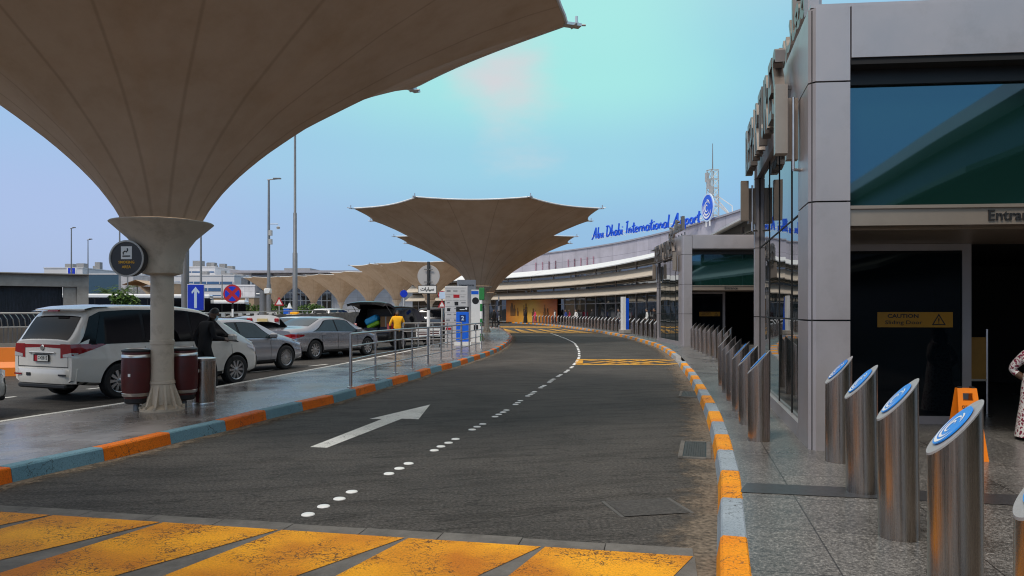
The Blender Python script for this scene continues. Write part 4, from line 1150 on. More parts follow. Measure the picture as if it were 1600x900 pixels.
    vs = [P(a, bd + .012, z) for a, z in tri] + [P(cx_ + (a - cx_) * .72, bd + .012, cz_ + (z - cz_) * .72) for a, z in tri]
    m.add(vs, [(0, 1, 4, 3), (1, 2, 5, 4), (2, 0, 3, 5)])
    put_text(m, '!', P(2.012, bd + .013, 1.49), v, (0, 0, 1), height=.075, depth=.002, bold=.02)
    m.build('sticker_print', 'black', st)
    # dark vestibule behind the doors
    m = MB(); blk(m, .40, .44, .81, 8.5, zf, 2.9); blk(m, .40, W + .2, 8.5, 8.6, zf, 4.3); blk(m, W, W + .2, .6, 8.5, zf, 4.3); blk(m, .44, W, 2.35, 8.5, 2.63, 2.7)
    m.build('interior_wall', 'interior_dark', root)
    m = MB(); blk(m, .02, W, .03, DEPTH, 4.962, 5.0); blk(m, W, W + .25, 0, .58, zf, 4.95); m.build('roof', 'alu_panel', root)
    # wall lights with two boxes on a pipe
    for b_, z0, sc in ((.62, 3.44, 1), (5.9, 3.3, .92)):
        lt = MB(); blk(lt, -.30, -.16, b_ - .13, b_ + .02, z0 + .04, z0 + .04 + .80 * sc); blk(lt, -.155, -.02, b_ + .03, b_ + .16, z0, z0 + .72 * sc)
        lt = lt.build('wall_light', 'alu_brown', root)
        pp = MB(); c = P(-.09, b_ - .06, 0); pp.tube([(c.x, c.y, z0 - .14), (c.x, c.y, z0 + .7)], .018, 8); c2 = P(.01, b_ - .02, 0)
        pp.tube([(c.x, c.y, z0 - .14), (c2.x, c2.y, z0 - .14)], .018, 8); pp.build('pipe', 'steel_bright', lt)
    # metal letters along the side, read from the road
    m = MB(); nrm_ = Vector((-1, .2, 0)); rd = -u
    hgt = .80
    txt = 'DEPARTURES'; b_far, b_near = 5.75, 1.05; n = len(txt); stp = (b_far - b_near) / n
    for i, chh in enumerate(txt):
        s_ = P(-.10, b_far - stp * i, 4.16)
        put_text(m, chh, s_, rd, (0, 0, 1), height=hgt, width=stp * (.84 if chh != 'D' else .86), depth=.12, bold=.008)
    m.build('lettering', 'letter_metal', root)
    m = MB()
    ar = '\uFEE6\uFEF3\uFEAD\uFEA9\uFE8E\uFED0\uFEE4\uFEDF\uFE8D'     # المغادرين in shaped glyphs, set right to left
    put_text(m, ar, P(.22, 3.7, 5.1), rd, (0, 0, 1), height=.78, width=3.2, depth=.12, bold=.02)
    m.build('arabic_lettering', 'letter_metal', root)
    m = MB()
    for i in range(5):
        c = P(.28, .8 + .65 * i, 0); m.tube([(c.x, c.y, 4.9), (c.x, c.y, 5.2)], .03, 6)
        c = P(-.02, 1.4 + .9 * i, 0); m.box((c.x, c.y, 4.5), (.1, .03, .05))
    m.build('letter_support', 'pole_grey', root)
    return root
random.seed(11)
NP = portal((3.23, 8.0), (.234, 1), (.9956, -.094), 7.0, 8.5, 'near grey metal entrance portal filling the right side, with a dark open doorway')
FP = portal((7.40, 32.0), (.0226, 1), (1, 0), 6.5, 8.5, 'farther grey metal entrance portal behind a row of bollards')
# flat metal trunking rising above the near portal's corner
q = MB(); q.box((0, 0, .35), (.13, .13, .7), bev=.01); q.box((.1, .05, .3), (.05, .05, .6))
o = q.build('roof_stub', 'alu_panel', loc=(3.40, 8.35, 5.0)); tag(o, 'short square metal post standing on the near portal roof corner', 'roof post')

# things inside the near doorway
e = empty('notice_board', (6.62, 10.9, KH - .008), -.1, 'dim tan notice board on steel legs inside the dark doorway', 'notice board')
q = MB(); q.box((.12, 0, .82), (.5, .03, .62)); q.build('board', mat('board_tan', (.40, .20, .035), .6, var=.2), e)
q = MB(); q.tube([(-.15, 0, 0), (-.15, 0, 1.25)], .02, 8); q.tube([(.39, 0, 0), (.39, 0, 1.25)], .02, 8); q.box((.12, 0, .5), (.52, .04, .03)); q.build('frame', 'steel_bright', e)
e = empty('red_banner', (8.05, 11.1, KH - .008), -.1, 'upright red banner inside the dark doorway at the right edge', 'banner')
q = MB(); q.box((0, 0, 1.35), (.5, .02, .8)); q.build('cloth', 'red_sign', e); q = MB(); q.tube([(0, .03, 0), (0, .03, 1.75)], .015, 6); q.box((0, .03, .02), (.4, .3, .03)); q.build('stand', 'steel_bright', e)

# orange cleaning sign
e = empty('floor_sign', (gx(1509, 7.6), 7.6, KH - .008), -.12, 'orange folding floor sign with cut-out handle by the doorway', 'floor sign')
def sign_leaf(mb, s):
    hw0, hw1, h, hh = .130, .094, .72, .022
    # outline with a slot for the hand
    def pt(x, z, off): y = s * (.17 * (1 - z / h)) + s * .012; return (x, y + s * off, z)
    outer = [(-hw0, 0), (-hw0 * .55, 0), (-hw0 * .5, .03), (hw0 * .5, .03), (hw0 * .55, 0), (hw0, 0), (hw1, h), (-hw1, h)]
    inn = [(-.05, h - .125), (.05, h - .125), (.046, h - .05), (-.046, h - .05)]
    for off in (0, .014):
        V = [pt(x, z, off) for x, z in outer] + [pt(x, z, off) for x, z in inn]
        mb.add(V, [(0, 1, 2, 8), (2, 3, 9, 8), (3, 4, 5, 9), (5, 6, 10, 9), (6, 7, 11, 10), (7, 0, 8, 11)])
    ring = outer; n = len(ring)
    V = [pt(x, z, 0) for x, z in ring] + [pt(x, z, .014) for x, z in ring]
    mb.add(V, [(k, (k + 1) % n, n + (k + 1) % n, n + k) for k in range(n)])
for s in (-1, 1):
    q = MB(); sign_leaf(q, s); pl = q.build('panel', 'orange_plastic', e)
    if s == -1:
        q = MB()
        yd = Vector((0, .17, .72)).normalized()
        for (tx, z) in (('CLEANING', .515), ('IN PROGRESS', .455)):
            yy = -(.17 * (1 - z / .72)) - .012 - .0165
            put_text(q, tx, (0, yy, z), (1, 0, 0), yd, height=.034, width=.14 if tx == 'CLEANING' else .17, depth=.002, bold=.02, align='C')
        q.build('lettering', 'black', pl)
q = MB(); q.box((-.06, 0, .725), (.03, .05, .02)); q.build('hinge', 'black', e); q = MB(); q.box((.06, 0, .725), (.03, .05, .02)); q.build('hinge', 'black', e)

# ------------------------------------------------------------------ bollards
BR, BT, BH0, BH1 = .125, .135, .78, 1.06
def bollard(label, detail):
    e = empty('bollard', (0, 0, 0), 0, label, 'bollard')
    n = 40 if detail else 20
    def top(x): return (BH0 + BH1) / 2 + (BH1 - BH0) / 2 * x / BR
    m = MB(); ring = [(math.cos(2 * PI * k / n), math.sin(2 * PI * k / n)) for k in range(n)]
    m.grid([[(x * BR, y * BR, 0) for x, y in ring], [(x * BR, y * BR, .3) for x, y in ring], [(x * BR, y * BR, top(x * BR) - .006) for x, y in ring]], 0, True, closed=True)
    m.build('body', 'steel', e)
    m = MB(); 
    r0 = [(x * (BR + .002), y * (BR + .002), top(x * BR) - .008) for x, y in ring]
    r1 = [(x * (BR + .003), y * (BR + .003), top(x * BR) + .004) for x, y in ring]
    m.grid([r0, r1], 0, True, closed=True); m.add(r1, [tuple(range(n))], 0)
    m.build('cap', 'steel_cap', e)
    if detail:
        sl = (BH1 - BH0) / (2 * BR); ca = 1 / math.sqrt(1 + sl * sl)
        def put(x, y, h):   # disc plane: x up the slope (metres on the slope), y across
            return (x * ca - sl * ca * h - .006, y, (BH0 + BH1) / 2 + x * sl * ca + ca * h + .006)
        rx, ry = BR / ca * .70, BR * .74
        m = MB(); N_ = 36
        V0 = [put(rx * math.cos(2 * PI * k / N_), ry * math.sin(2 * PI * k / N_), 0) for k in range(N_)]; V1 = [put(rx * math.cos(2 * PI * k / N_), ry * math.sin(2 * PI * k / N_), .007) for k in range(N_)]
        m.grid([V0, V1], 0, True, closed=True); m.add(V1, [tuple(range(N_))])
        bd = m.build('badge', 'blue_badge', e)
        m = MB(); swirl(m, 1.0, lambda x, y, h: put(y * rx, -x * ry, h + .0), th=.0085); m.build('swirl', 'white_print', bd)
    return e
BG = 'slant-topped steel bollards along the kerb'
b_hi = bollard('', True); b_lo = bollard('', False)
tilt0 = math.radians(-14)
used = {'hi': False, 'lo': False}
def put_bollard(x, y, label, hi, rz):
    src, key = (b_hi, 'hi') if hi else (b_lo, 'lo')
    if used[key]: o_ = copy_tree(src)
    else: o_ = src; used[key] = True
    o_.location = (x, y, KH - .008); o_.rotation_euler = (random.uniform(-.008, .008), random.uniform(-.008, .008), rz + random.uniform(-.05, .05)); o_['label'] = label; o_['group'] = BG; o_['category'] = 'bollard'
    return o_
for (x, y), lab in zip(((1.90, 2.58), (2.26, 3.75), (2.59, 4.93), (2.93, 6.16), (3.29, 7.42)),
        ('nearest steel bollard, only its rim and badge showing at the lower right corner',
         'large near steel bollard with blue swirl badge in front of the orange floor sign',
         'steel bollard with blue badge below the yellow caution sticker, third from the camera',
         'fourth bollard from the camera, before the sliding door\'s left edge',
         'steel bollard with blue badge standing against the near portal column')):
    put_bollard(x, y, lab, True, tilt0)
ords = ['nearest', 'second', 'third', 'fourth', 'fifth', 'sixth', 'seventh', 'eighth']
for k in range(6):
    t = k / 5; x, y = 2.89 + (4.33 - 2.89) * t, 8.62 + (15.0 - 8.62) * t
    put_bollard(x, y, f'{ords[k]} bollard of the row beside the near portal\'s glass side', True if k < 3 else False, tilt0 - .1)
for k in range(8):
    t = k / 7; x, y = 6.28 + (7.48 - 6.28) * t, 21.4 + (30.3 - 21.4) * t
    put_bollard(x, y, f'{ords[k]} bollard of the straight row before the far portal\'s door', False, tilt0 - .2)
# long curved row following the kerb
BP = [p + n * 1.1 for p, n in zip(KR, nrm)]
i0 = min(range(len(BP)), key=lambda k: abs(BP[k].y - 32.2) if BP[k].y < 60 else 1e9)
k = i0; cnt = 0
while k < len(BP) and cnt < 52:
    p = BP[k]; n = nrm[k]
    px_ = p.x / p.y * F + 800
    if px_ < 770: break
    where = 'before the dark glass by the far portal' if px_ > 981 else ('between the white totem and the orange hoarding' if px_ > 880 else 'in front of the orange hoarding')
    put_bollard(p.x, p.y, f'thin distant bollard in the long curved row {where}', False, math.atan2(n.y, n.x) + .15)
    k += int(1.66 / .0625); cnt += 1

# ------------------------------------------------------------------ pavement furniture, right side
e = empty('totem_sign', (7.75, 50.5, KH - .008), .35, 'slim white and blue totem sign on a pale block among the far bollards', 'totem sign')
q = MB(); q.box((0, 0, .14), (.62, .62, .28), bev=.03); q.build('base', 'concrete', e)
q = MB(); q.box((-.13, 0, 1.4), (.24, .3, 2.26)); q.build('white_face', 'white', e)
q = MB(); q.box((.12, .02, 1.36), (.26, .26, 2.15)); q.build('blue_side', 'sky_letter', e)

# the terminal goes on behind the camera; the near portal's glass mirrors it
wg = empty('terminal_wing', (8.4, 4.4, 0), 0, 'long dark glazed terminal wing running back behind the camera, seen only in mirrored glass', 'terminal')
q = MB(); q.box((8, -45, 2.75), (16, 88, 5.5)); q.build('wall', mat('wing_green', (.012, .045, .034), .3, var=.4, scale=.4), wg)
q = MB(); q.box((8, -45, 5.65), (17, 89, .3)); q.build('roof', 'building_white', wg)
for z in (2.7, 4.1):
    q = MB(); q.add([(-.02, -1, z + .6), (-.02, -89, z + .6), (-1.6, -89, z), (-1.6, -1, z), (-.02, -1, z + .5), (-.02, -89, z + .5), (-1.6, -89, z - .1), (-1.6, -1, z - .1)], [(0, 1, 2, 3), (7, 6, 5, 4), (2, 6, 7, 3), (0, 3, 7, 4), (1, 5, 6, 2)]); q.build('awning', mat('awning_green', (.10, .13, .11), .7), wg)
# ------------------------------------------------------------------ cars
def interp(pts, x):
    if x <= pts[0][0]: return pts[0][1]
    for (a, b), (c, d) in zip(pts, pts[1:]):
        if x <= c: return b + (d - b) * (x - a) / (c - a)
    return pts[-1][1]
def smooth_fn(pts, r):
    def f(x):
        lo, hi = pts[0][0], pts[-1][0]
        return sum(interp(pts, min(hi, max(lo, x + r * k / 3))) * wt for k, wt in ((-3, .08), (-2, .13), (-1, .18), (0, .22), (1, .18), (2, .13), (3, .08)))
    return f
class Shape:
    def __init__(s, d):
        s.d = d; s.L = d['L']; s.hw = d['W'] / 2; r = d.get('r', .12)
        s.T = smooth_fn(d['top'], r); s.belt = smooth_fn(d['belt'], .3); s.B = smooth_fn(d['bot'], .1)
        s.P = smooth_fn(d['plan'], .08); s.tum = d.get('tum', .33)
    def sec(s, x):
        b, t, p = s.B(x), s.T(x), s.P(x) * s.hw
        bl = min(s.belt(x), t - .07); h = bl - b
        g = t - bl; e = min(.085, g * .62)
        ay = p - .035 - s.tum * (g - e)
        return [(0, b), (p - .16, b), (p - .035, b + .06), (p - .012, b + .22 * h), (p, b + .45 * h), (p - .002, b + .62 * h), (p - .006, b + .70 * h), (p - .016, b + .74 * h), (p - .018, b + .9 * h), (p - .035, bl),
                (ay, t - e), (ay - .035, t - e * .42), (ay - .11, t - e * .1), (ay * .55, t + .012), (0, t + .018)]
    def side_y(s, x, z):
        q = s.sec(x)[2:11]
        for (a, b), (c, d) in zip(q, q[1:]):
            if b <= z <= d: return a + (c - a) * (z - b) / max(1e-6, d - b)
        return q[0][0] if z < q[0][1] else q[-1][0]
    def win(s, x, k):       # k 0..1 from belt line to roof rail
        q = s.sec(x); a, b = q[9], q[10]
        return a[0] + (b[0] - a[0]) * k, a[1] + (b[1] - a[1]) * k

def make_car(name, loc, head, spec, label, cat, paint, group=None, glass='car_glass', rim='alloy', spokes=10, opened=None, detail=2, plate=None, roof_lamp=None, top_paint=None):
    S = Shape(spec); L = S.L
    root = empty(name, loc, math.atan2(head[1], head[0]), label, cat, group)
    X0 = -L / 2
    xs = sorted(set([0, .012, .035, .08] + [L - .08, L - .035, L - .012, L] + [.08 + (L - .16) * k / 64 for k in range(65)]))
    rows = []
    for x in xs:
        q = S.sec(x)
        rows.append([(x + X0, -y, z) for y, z in q] + [(x + X0, y, z) for y, z in q[-2:0:-1]])
    m = MB(); m.grid(rows, 0, True, closed=True)
    n = len(rows[0]); e = (len(rows) - 1) * n
    m.f.append(tuple(range(n - 1, -1, -1))); m.m.append(0); m.sm.append(False)
    m.f.append(tuple(e + k for k in range(n))); m.m.append(0); m.sm.append(False)
    body = m.build('body', [paint, 'black', top_paint or paint], root)
    wr = spec['wr']; wx = spec['wx']
    # wheel arches (and an open boot) cut out of the body
    cut = MB()
    for x in wx:
        for s_ in (-1, 1):
            c = MB(); c.lathe([(wr * 1.19, -.2), (wr * 1.19, .2)], 36, c=(x + X0, s_ * (S.hw - .12), wr), axis='Y'); cut.add(c.v, c.f)
    cavity = None
    if opened == 'hatch':
        cavity = (-.3, 1.05, S.hw - .16, .66, S.T(.5) - .10)
        x0, x1, hy, z0, z1 = cavity; cut.box(((x0 + x1) / 2 + X0, 0, (z0 + z1) / 2), (x1 - x0, hy * 2, z1 - z0))
    if opened == 'boot':
        cavity = (-.3, .62, S.hw - .17, .60, 1.6)
        x0, x1, hy, z0, z1 = cavity; cut.box(((x0 + x1) / 2 + X0, 0, (z0 + z1) / 2), (x1 - x0, hy * 2, z1 - z0))
    if detail > 0:
        co_ = cut.build('cutter', 'black', root)
        md = body.modifiers.new('cut', 'BOOLEAN'); md.operation = 'DIFFERENCE'; md.object = co_; md.solver = 'EXACT'
        dg = bpy.context.evaluated_depsgraph_get(); dg.update()
        me = D.meshes.new_from_object(body.evaluated_get(dg))
        body.modifiers.clear(); old = body.data; body.data = me; me.name = 'body'; D.meshes.remove(old); cm_ = co_.data; D.objects.remove(co_); D.meshes.remove(cm_)
        if len(me.materials) < 3:
            me.materials.clear()
            for mm_ in (paint, 'black', top_paint or paint): me.materials.append(MATS[mm_])
        for p in me.polygons:
            c = p.center; p.material_index = 0
            for x in wx:
                d_ = math.hypot(c.x - x - X0, c.z - wr)
                if d_ < wr * 1.198 and (abs(p.normal.y) < .45 or abs(c.y) < S.hw * .80): p.material_index = 1
            if cavity:
                x0, x1, hy, z0, z1 = cavity
                if x0 + X0 <= c.x <= x1 + X0 + .005 and abs(c.y) < hy + .005 and z0 - .005 <= c.z < z1 + .005 and not (c.x < X0 + .004): p.material_index = 1
            if c.z < S.B(c.x - X0) + .03: p.material_index = 1
        me.set_sharp_from_angle(angle=math.radians(35))
    # wheels
    for x in wx:
        for s_ in (-1, 1):
            wy = s_ * (S.hw - .115)
            we = MB(); tw = .10
            we.lathe([(wr * .66, -tw), (wr * .9, -tw * 1.02), (wr * .985, -tw * .8), (wr, -tw * .4), (wr, tw * .4), (wr * .985, tw * .8), (wr * .9, tw * 1.02), (wr * .66, tw)], 36, axis='Y', caps=False)
            w_ = we.build('wheel', 'rubber', root, loc=(x + X0, wy, wr))
            if detail > 0:
                rm_ = MB(); rr = wr * .67; f = s_ * -1      # lathe with axis Y flips sign
                rm_.lathe([(rr, -.09), (rr + .006, -.095 * 1), (rr * .93, -.085), (rr * .9, -.02), (rr * .9, .05)], 36, axis='Y', caps=False) if s_ > 0 else rm_.lathe([(rr, .09), (rr + .006, .095), (rr * .93, .085), (rr * .9, .02), (rr * .9, -.05)], 36, axis='Y', caps=False)
                yo = s_ * .082; yi = s_ * .03
                for k in range(spokes):
                    a = 2 * PI * k / spokes; ca, sa = math.cos(a), math.sin(a); 
                    w0, w1 = rr * min(.13, 1.0 / spokes), rr * 1.35 / spokes
                    def q_(r, t, y): return (r * ca - t * sa, y, r * sa + t * ca)
                    V = [q_(rr * .12, -w0 * .7, yo * .95), q_(rr * .12, w0 * .7, yo * .95), q_(rr * .93, w1, yo * .9), q_(rr * .93, -w1, yo * .9),
                         q_(rr * .12, -w0, yi), q_(rr * .12, w0, yi), q_(rr * .93, w1 * 1.3, yi), q_(rr * .93, -w1 * 1.3, yi)]
                    rm_.add(V, [(0, 1, 2, 3), (7, 6, 5, 4), (0, 4, 5, 1), (1, 5, 6, 2), (2, 6, 7, 3), (3, 7, 4, 0)])
                rm_.lathe([(rr * .2, 0), (rr * .2, .012), (rr * .15, .018), (.0005, .019)], 16, c=(0, yo * .9, 0), axis='Y') if s_ < 0 else rm_.lathe([(rr * .2, 0), (rr * .2, -.012), (rr * .15, -.018), (.0005, -.019)], 16, c=(0, yo * .9, 0), axis='Y')
                rm_.build('rim', rim, w_)
                dk = MB(); dk.lathe([(.0005, 0), (rr * .9, 0)], 24, c=(0, s_ * .012, 0), axis='Y', caps=False); dk.build('brake_disc', 'black', w_)
    # glass: patches lying a few millimetres off the body
    def side_patch(nm, mtl, x0b, x1b, x0t, x1t, k0=.05, k1=.97, off=.005, par=root, sides=(-1, 1)):
        for s_ in sides:
            p = MB(); rows = []
            for i in range(5):
                t = i / 4; k = k0 + (k1 - k0) * t; a = x0b + (x0t - x0b) * t; b = x1b + (x1t - x1b) * t; r = []
                for j in range(15):
                    x = a + (b - a) * j / 14; y, z = S.win(x, k); r.append((x + X0, s_ * (y + off), z))
                rows.append(r)
            p.grid(rows, 0, True); p.build(nm, mtl, par, out=(0, 0, .9))
    def top_patch(nm, mtl, x0, x1, inset=.07, off=.006, crown=True):
        p = MB(); rows = []
        for i in range(9):
            x = x0 + (x1 - x0) * i / 8; q = S.sec(x); hy = q[12][0] - inset + .06; r = []
            dx = .02; sl = (S.T(x + dx) - S.T(x - dx)) / (2 * dx); nl_ = math.hypot(1, sl)
            for j in range(9):
                y = -hy + 2 * hy * j / 8
                f = abs(y) / q[13][0] if q[13][0] > .01 else 0
                zz = q[14][1] - .006 * min(1, f) if f < 1 else q[13][1] + (q[12][1] - q[13][1]) * (abs(y) - q[13][0]) / max(.01, q[12][0] - q[13][0])
                r.append((x + X0 - off * sl / nl_, y, zz + off / nl_ + .002))
            rows.append(r)
        p.grid(rows, 0, True); return p.build(nm, mtl, root, out=(0, 0, .2))
    for wnd in spec['side_win']:
        side_patch('side_window', glass, *wnd[:4], off=.012)
    for wnd in spec.get('pillars', []):
        side_patch('pillar_trim', 'black_gloss', *wnd[:4], k0=.02, k1=1.0, off=.007)
    top_patch('windscreen', glass, *spec['front_glass'])
    if opened != 'hatch': top_patch('rear_window', glass, *spec['rear_glass'])
    # lower side details
    def strip_side(nm, mtl, pts, off=.003, sides=(-1, 1), wd=.012, vertical=True):
        for s_ in sides:
            p = MB(); rows = []
            for (x, z) in pts:
                if vertical: rows.append([(x + X0 - wd / 2, s_ * (S.side_y(x, z) + off), z), (x + X0 + wd / 2, s_ * (S.side_y(x, z) + off), z)])
                else: rows.append([(x + X0, s_ * (S.side_y(x, z - wd / 2) + off), z - wd / 2), (x + X0, s_ * (S.side_y(x, z + wd / 2) + off), z + wd / 2)])
            p.grid(rows, 0, False); p.build(nm, mtl, root, out=(0, 0, .6))
    if detail > 0:
        for xd in spec['seams']:
            zs = [S.B(xd) + .12 + (S.belt(xd) - .06 - S.B(xd) - .12) * k / 7 for k in range(8)]
            strip_side('door_seam', 'joint', [(xd, z) for z in zs])
        for xh in spec['handles']:
            for s_ in (-1, 1):
                z = S.belt(xh) - spec.get('hz', .14); p = MB(); p.box((xh + X0, s_ * (S.side_y(xh, z) + .018), z), (.2, .03, .035), bev=.01); p.build('door_handle', spec.get('handle_mat', paint), root)
        zs_ = S.B(2) + .1
        strip_side('sill_trim', 'black', [(wx[0] + wr * 1.25 + (wx[1] - wx[0] - wr * 2.5) * k / 8, S.B(2) + .09) for k in range(9)], wd=.06, vertical=False)
        # mirrors
        xm = spec['mirror']
        for s_ in (-1, 1):
            y, z = S.win(xm, .12); p = MB(); p.box((xm + X0 + .02, s_ * (y + .12), z + .05), (.13, .2, .14), s_ * -.15, bev=.035); p.box((xm + X0 + .04, s_ * (y + .02), z), (.08, .1, .04))
            p.build('wing_mirror', spec.get('mirror_mat', paint), root)
    # lamps wrapping round the corners
    def wrap_lamp(nm, mtl, rear, xa, ya, z0c, z1c, z0s, z1s, z0y, z1y, off=.006, par=root, sides=(-1, 1)):
        """from xa along the flank round the corner to ya across the end; heights (low, high) at flank tip, corner, inner end"""
        for s_ in sides:
            p = MB(); path = []
            xe = 0 if rear else L
            nsd = 8
            for i in range(nsd + 1):
                t = i / nsd; x = xa + (xe - xa) * t; path.append(('s', x, t))
            for i in range(1, 7): path.append(('e', i / 6, 0))
            rows = []
            for kind_, a, t in path:
                r = []
                for j in range(4):
                    f = j / 3
                    if kind_ == 's':
                        z = (z0s + (z0c - z0s) * t) * (1 - f) + (z1s + (z1c - z1s) * t) * f
                        y = S.side_y(a, z) + off; x = a + (-off if rear else off) * (t > .9)
                    else:
                        z = (z0c + (z0y - z0c) * a) * (1 - f) + (z1c + (z1y - z1c) * a) * f
                        y0_ = S.side_y(xe, z) + off; y = y0_ + (ya - y0_) * a; x = xe + (-off if rear else off)
                    r.append((x + X0, s_ * y, z))
                rows.append(r)
            p.grid(rows, 0, False); p.build(nm, mtl, par, out=(0, 0, .8))
    for lp in spec['tail']: wrap_lamp('tail_light', lp.get('m', 'tail_red'), True, *lp['a'])
    for lp in spec['headlamp']: wrap_lamp('headlight', 'lamp_clear', False, *lp['a'])
    # bumpers: a soft bar round each end
    if detail > 0:
        for rear in (True, False):
            p = MB(); rows = []
            xe = 0 if rear else L; sg_ = -1 if rear else 1
            za, zb = spec['bumper']
            for i in range(25):
                t = (-1 + 2 * i / 24) * .93; ay = abs(t)
                xi = abs(.16 * max(0, (ay - .72) / .28) ** 2); 
                bulge = .055 * (1 - (ay / 1.0) ** 4) 
                r = []
                for (dz, dx) in ((0, -.02), (.03, .6), (.25, 1), (.7, 1), (.93, .75), (1, -.02)):
                    zz = za + (zb - za) * dz; yy = math.copysign(min(ay / .93, 1) * (S.side_y(xi if rear else L - xi, max(zz, S.B(xi if rear else L - xi) + .08)) + .008), t)
                    r.append((xe + X0 + sg_ * ((bulge * max(dx, 0) + (0 if dx > 0 else -.03)) - xi), yy, zz))
                rows.append(r)
            p.grid(rows, 0, True); p.build('bumper', paint, root, out=(0, 0, .45))
            p = MB(); p.box((xe + X0 - sg_ * .06, 0, za - .04), (.2, S.hw * (1.5 if rear else 1.1), .10), bev=.03); p.build('bumper_skirt', 'black', root)
        zp = spec['plate_z']
        if opened is None:
            p = MB(); p.box((X0 - spec.get('plate_off', .012), 0, zp), (.012, .52 if not plate else .40, .115 if not plate else .125)); pl = p.build('number_plate', 'plate_white', root)
            if plate:
                px0 = X0 - spec.get('plate_off', .012) - .0065
                q = MB(); q.box((px0, .155, zp), (.002, .085, .12)); q.build('plate_emblem', 'red_sign', pl)
                q = MB()
                for s_ in (-1, 1): q.box((px0, 0, zp + s_ * .062), (.02, .41, .012)); q.box((px0, s_ * .204, zp), (.02, .012, .13))
                q.build('plate_frame', 'black', pl)
                q = MB(); put_text(q, plate, (px0, .035, zp - .03), (0, -1, 0), (0, 0, 1), height=.065, width=.20, depth=.002, bold=.02); 
                for s_ in (-1, 1): q.box((px0, .072, zp + s_ * .018), (.002, .05, .014))
                q.build('plate_lettering', 'black', pl)
    return root, S, X0

VAN = dict(L=4.80, W=1.80, r=.14, tum=.22, wr=.335, wx=(.92, 3.87),
    top=[(0, 1.06), (.04, 1.12), (.20, 1.40), (.36, 1.67), (.50, 1.735), (1.2, 1.775), (2.4, 1.77), (3.0, 1.70), (3.5, 1.48), (4.15, 1.12), (4.5, .98), (4.75, .80), (4.8, .72)],
    belt=[(0, 1.03), (1.2, 1.035), (3.2, 1.00), (3.9, .98), (4.8, .75)], bot=[(0, .34), (.4, .28), (1.2, .22), (3.6, .22), (4.4, .24), (4.8, .28)],
    plan=[(0, .88), (.06, .93), (.2, .97), (.6, 1), (3.7, 1), (4.2, .95), (4.55, .86), (4.75, .70), (4.8, .6)],
    side_win=[(.42, 1.42, .60, 1.42), (1.50, 2.60, 1.50, 2.56), (2.68, 3.95, 2.64, 3.30)], pillars=[(.07, 3.98, .37, 3.32)],
    front_glass=(3.15, 4.02), rear_glass=(.02, .30), seams=(1.46, 2.64, 3.72), handles=(1.75, 2.9), hz=.17, handle_mat='paint_pearl', mirror=3.62,
    tail=[dict(a=(.62, .50, .84, 1.06, 1.035, 1.055, .80, 1.06)), dict(m='lamp_clear', a=(.10, .57, .83, .905, .87, .90, .82, .87, .009)), dict(m='tail_red', a=(.02, .02, .97, 1.05, .97, 1.05, 1.00, 1.05, .004))],
    headlamp=[dict(a=(4.25, .45, .62, .76, .84, .92, .60, .72))], bumper=(.33, .62), plate_z=.80, plate_off=.022)
SEDAN = dict(L=4.86, W=1.83, r=.12, tum=.40, wr=.335, wx=(1.02, 3.84),
    top=[(0, .98), (.05, 1.03), (.30, 1.085), (.62, 1.10), (.80, 1.14), (1.45, 1.40), (1.75, 1.455), (2.4, 1.46), (2.75, 1.42), (3.0, 1.32), (3.62, 1.03), (3.9, .96), (4.5, .82), (4.8, .68), (4.86, .60)],
    belt=[(0, .94), (1.0, .97), (2.5, .93), (3.6, .90), (4.86, .62)], bot=[(0, .34), (.4, .26), (1.2, .2), (3.6, .2), (4.86, .25)],
    plan=[(0, .80), (.05, .86), (.2, .93), (.6, .98), (1.2, 1), (3.6, 1), (4.2, .95), (4.6, .84), (4.8, .68), (4.86, .58)],
    side_win=[(.98, 2.10, 1.62, 2.04), (2.17, 3.42, 2.12, 2.74)], pillars=[(.90, 3.50, 1.55, 2.80)],
    front_glass=(2.84, 3.56), rear_glass=(.84, 1.48), seams=(1.35, 2.16, 3.22), handles=(1.42, 2.42), hz=.10, mirror=3.22, mirror_mat='paint_silver',
    tail=[dict(a=(.50, .46, .72, .90, .83, .87, .74, .86))], headlamp=[dict(a=(4.25, .5, .60, .70, .76, .82, .58, .66))], bumper=(.30, .60), plate_z=.80)
SUV = dict(L=4.95, W=1.94, r=.12, tum=.27, wr=.38, wx=(.98, 3.85),
    top=[(0, 1.12), (.05, 1.22), (.16, 1.60), (.26, 1.80), (.40, 1.87), (1.2, 1.90), (2.5, 1.88), (2.9, 1.82), (3.2, 1.66), (3.75, 1.26), (4.0, 1.18), (4.6, 1.06), (4.9, .92), (4.95, .85)],
    belt=[(0, 1.12), (2.5, 1.10), (3.7, 1.08), (4.95, .88)], bot=[(0, .42), (.4, .34), (1.2, .28), (3.6, .28), (4.95, .34)],
    plan=[(0, .88), (.05, .93), (.2, .97), (.6, 1), (4.0, 1), (4.5, .93), (4.85, .78), (4.95, .68)],
    side_win=[(.34, 1.28, .46, 1.28), (1.36, 2.28, 1.36, 2.26), (2.36, 3.55, 2.34, 3.0)], pillars=[(.24, 3.62, .40, 3.05)],
    front_glass=(3.06, 3.70), rear_glass=(.07, .24), seams=(1.32, 2.32, 3.35), handles=(1.5, 2.5), mirror=3.32,
    tail=[dict(a=(.16, .72, .86, 1.16, .88, 1.14, .90, 1.14))], headlamp=[dict(a=(4.5, .5, .80, .95, .90, 1.0, .80, .92))], bumper=(.42, .74), plate_z=.95)
def mod(d, **k): q = dict(d); q.update(k); return q

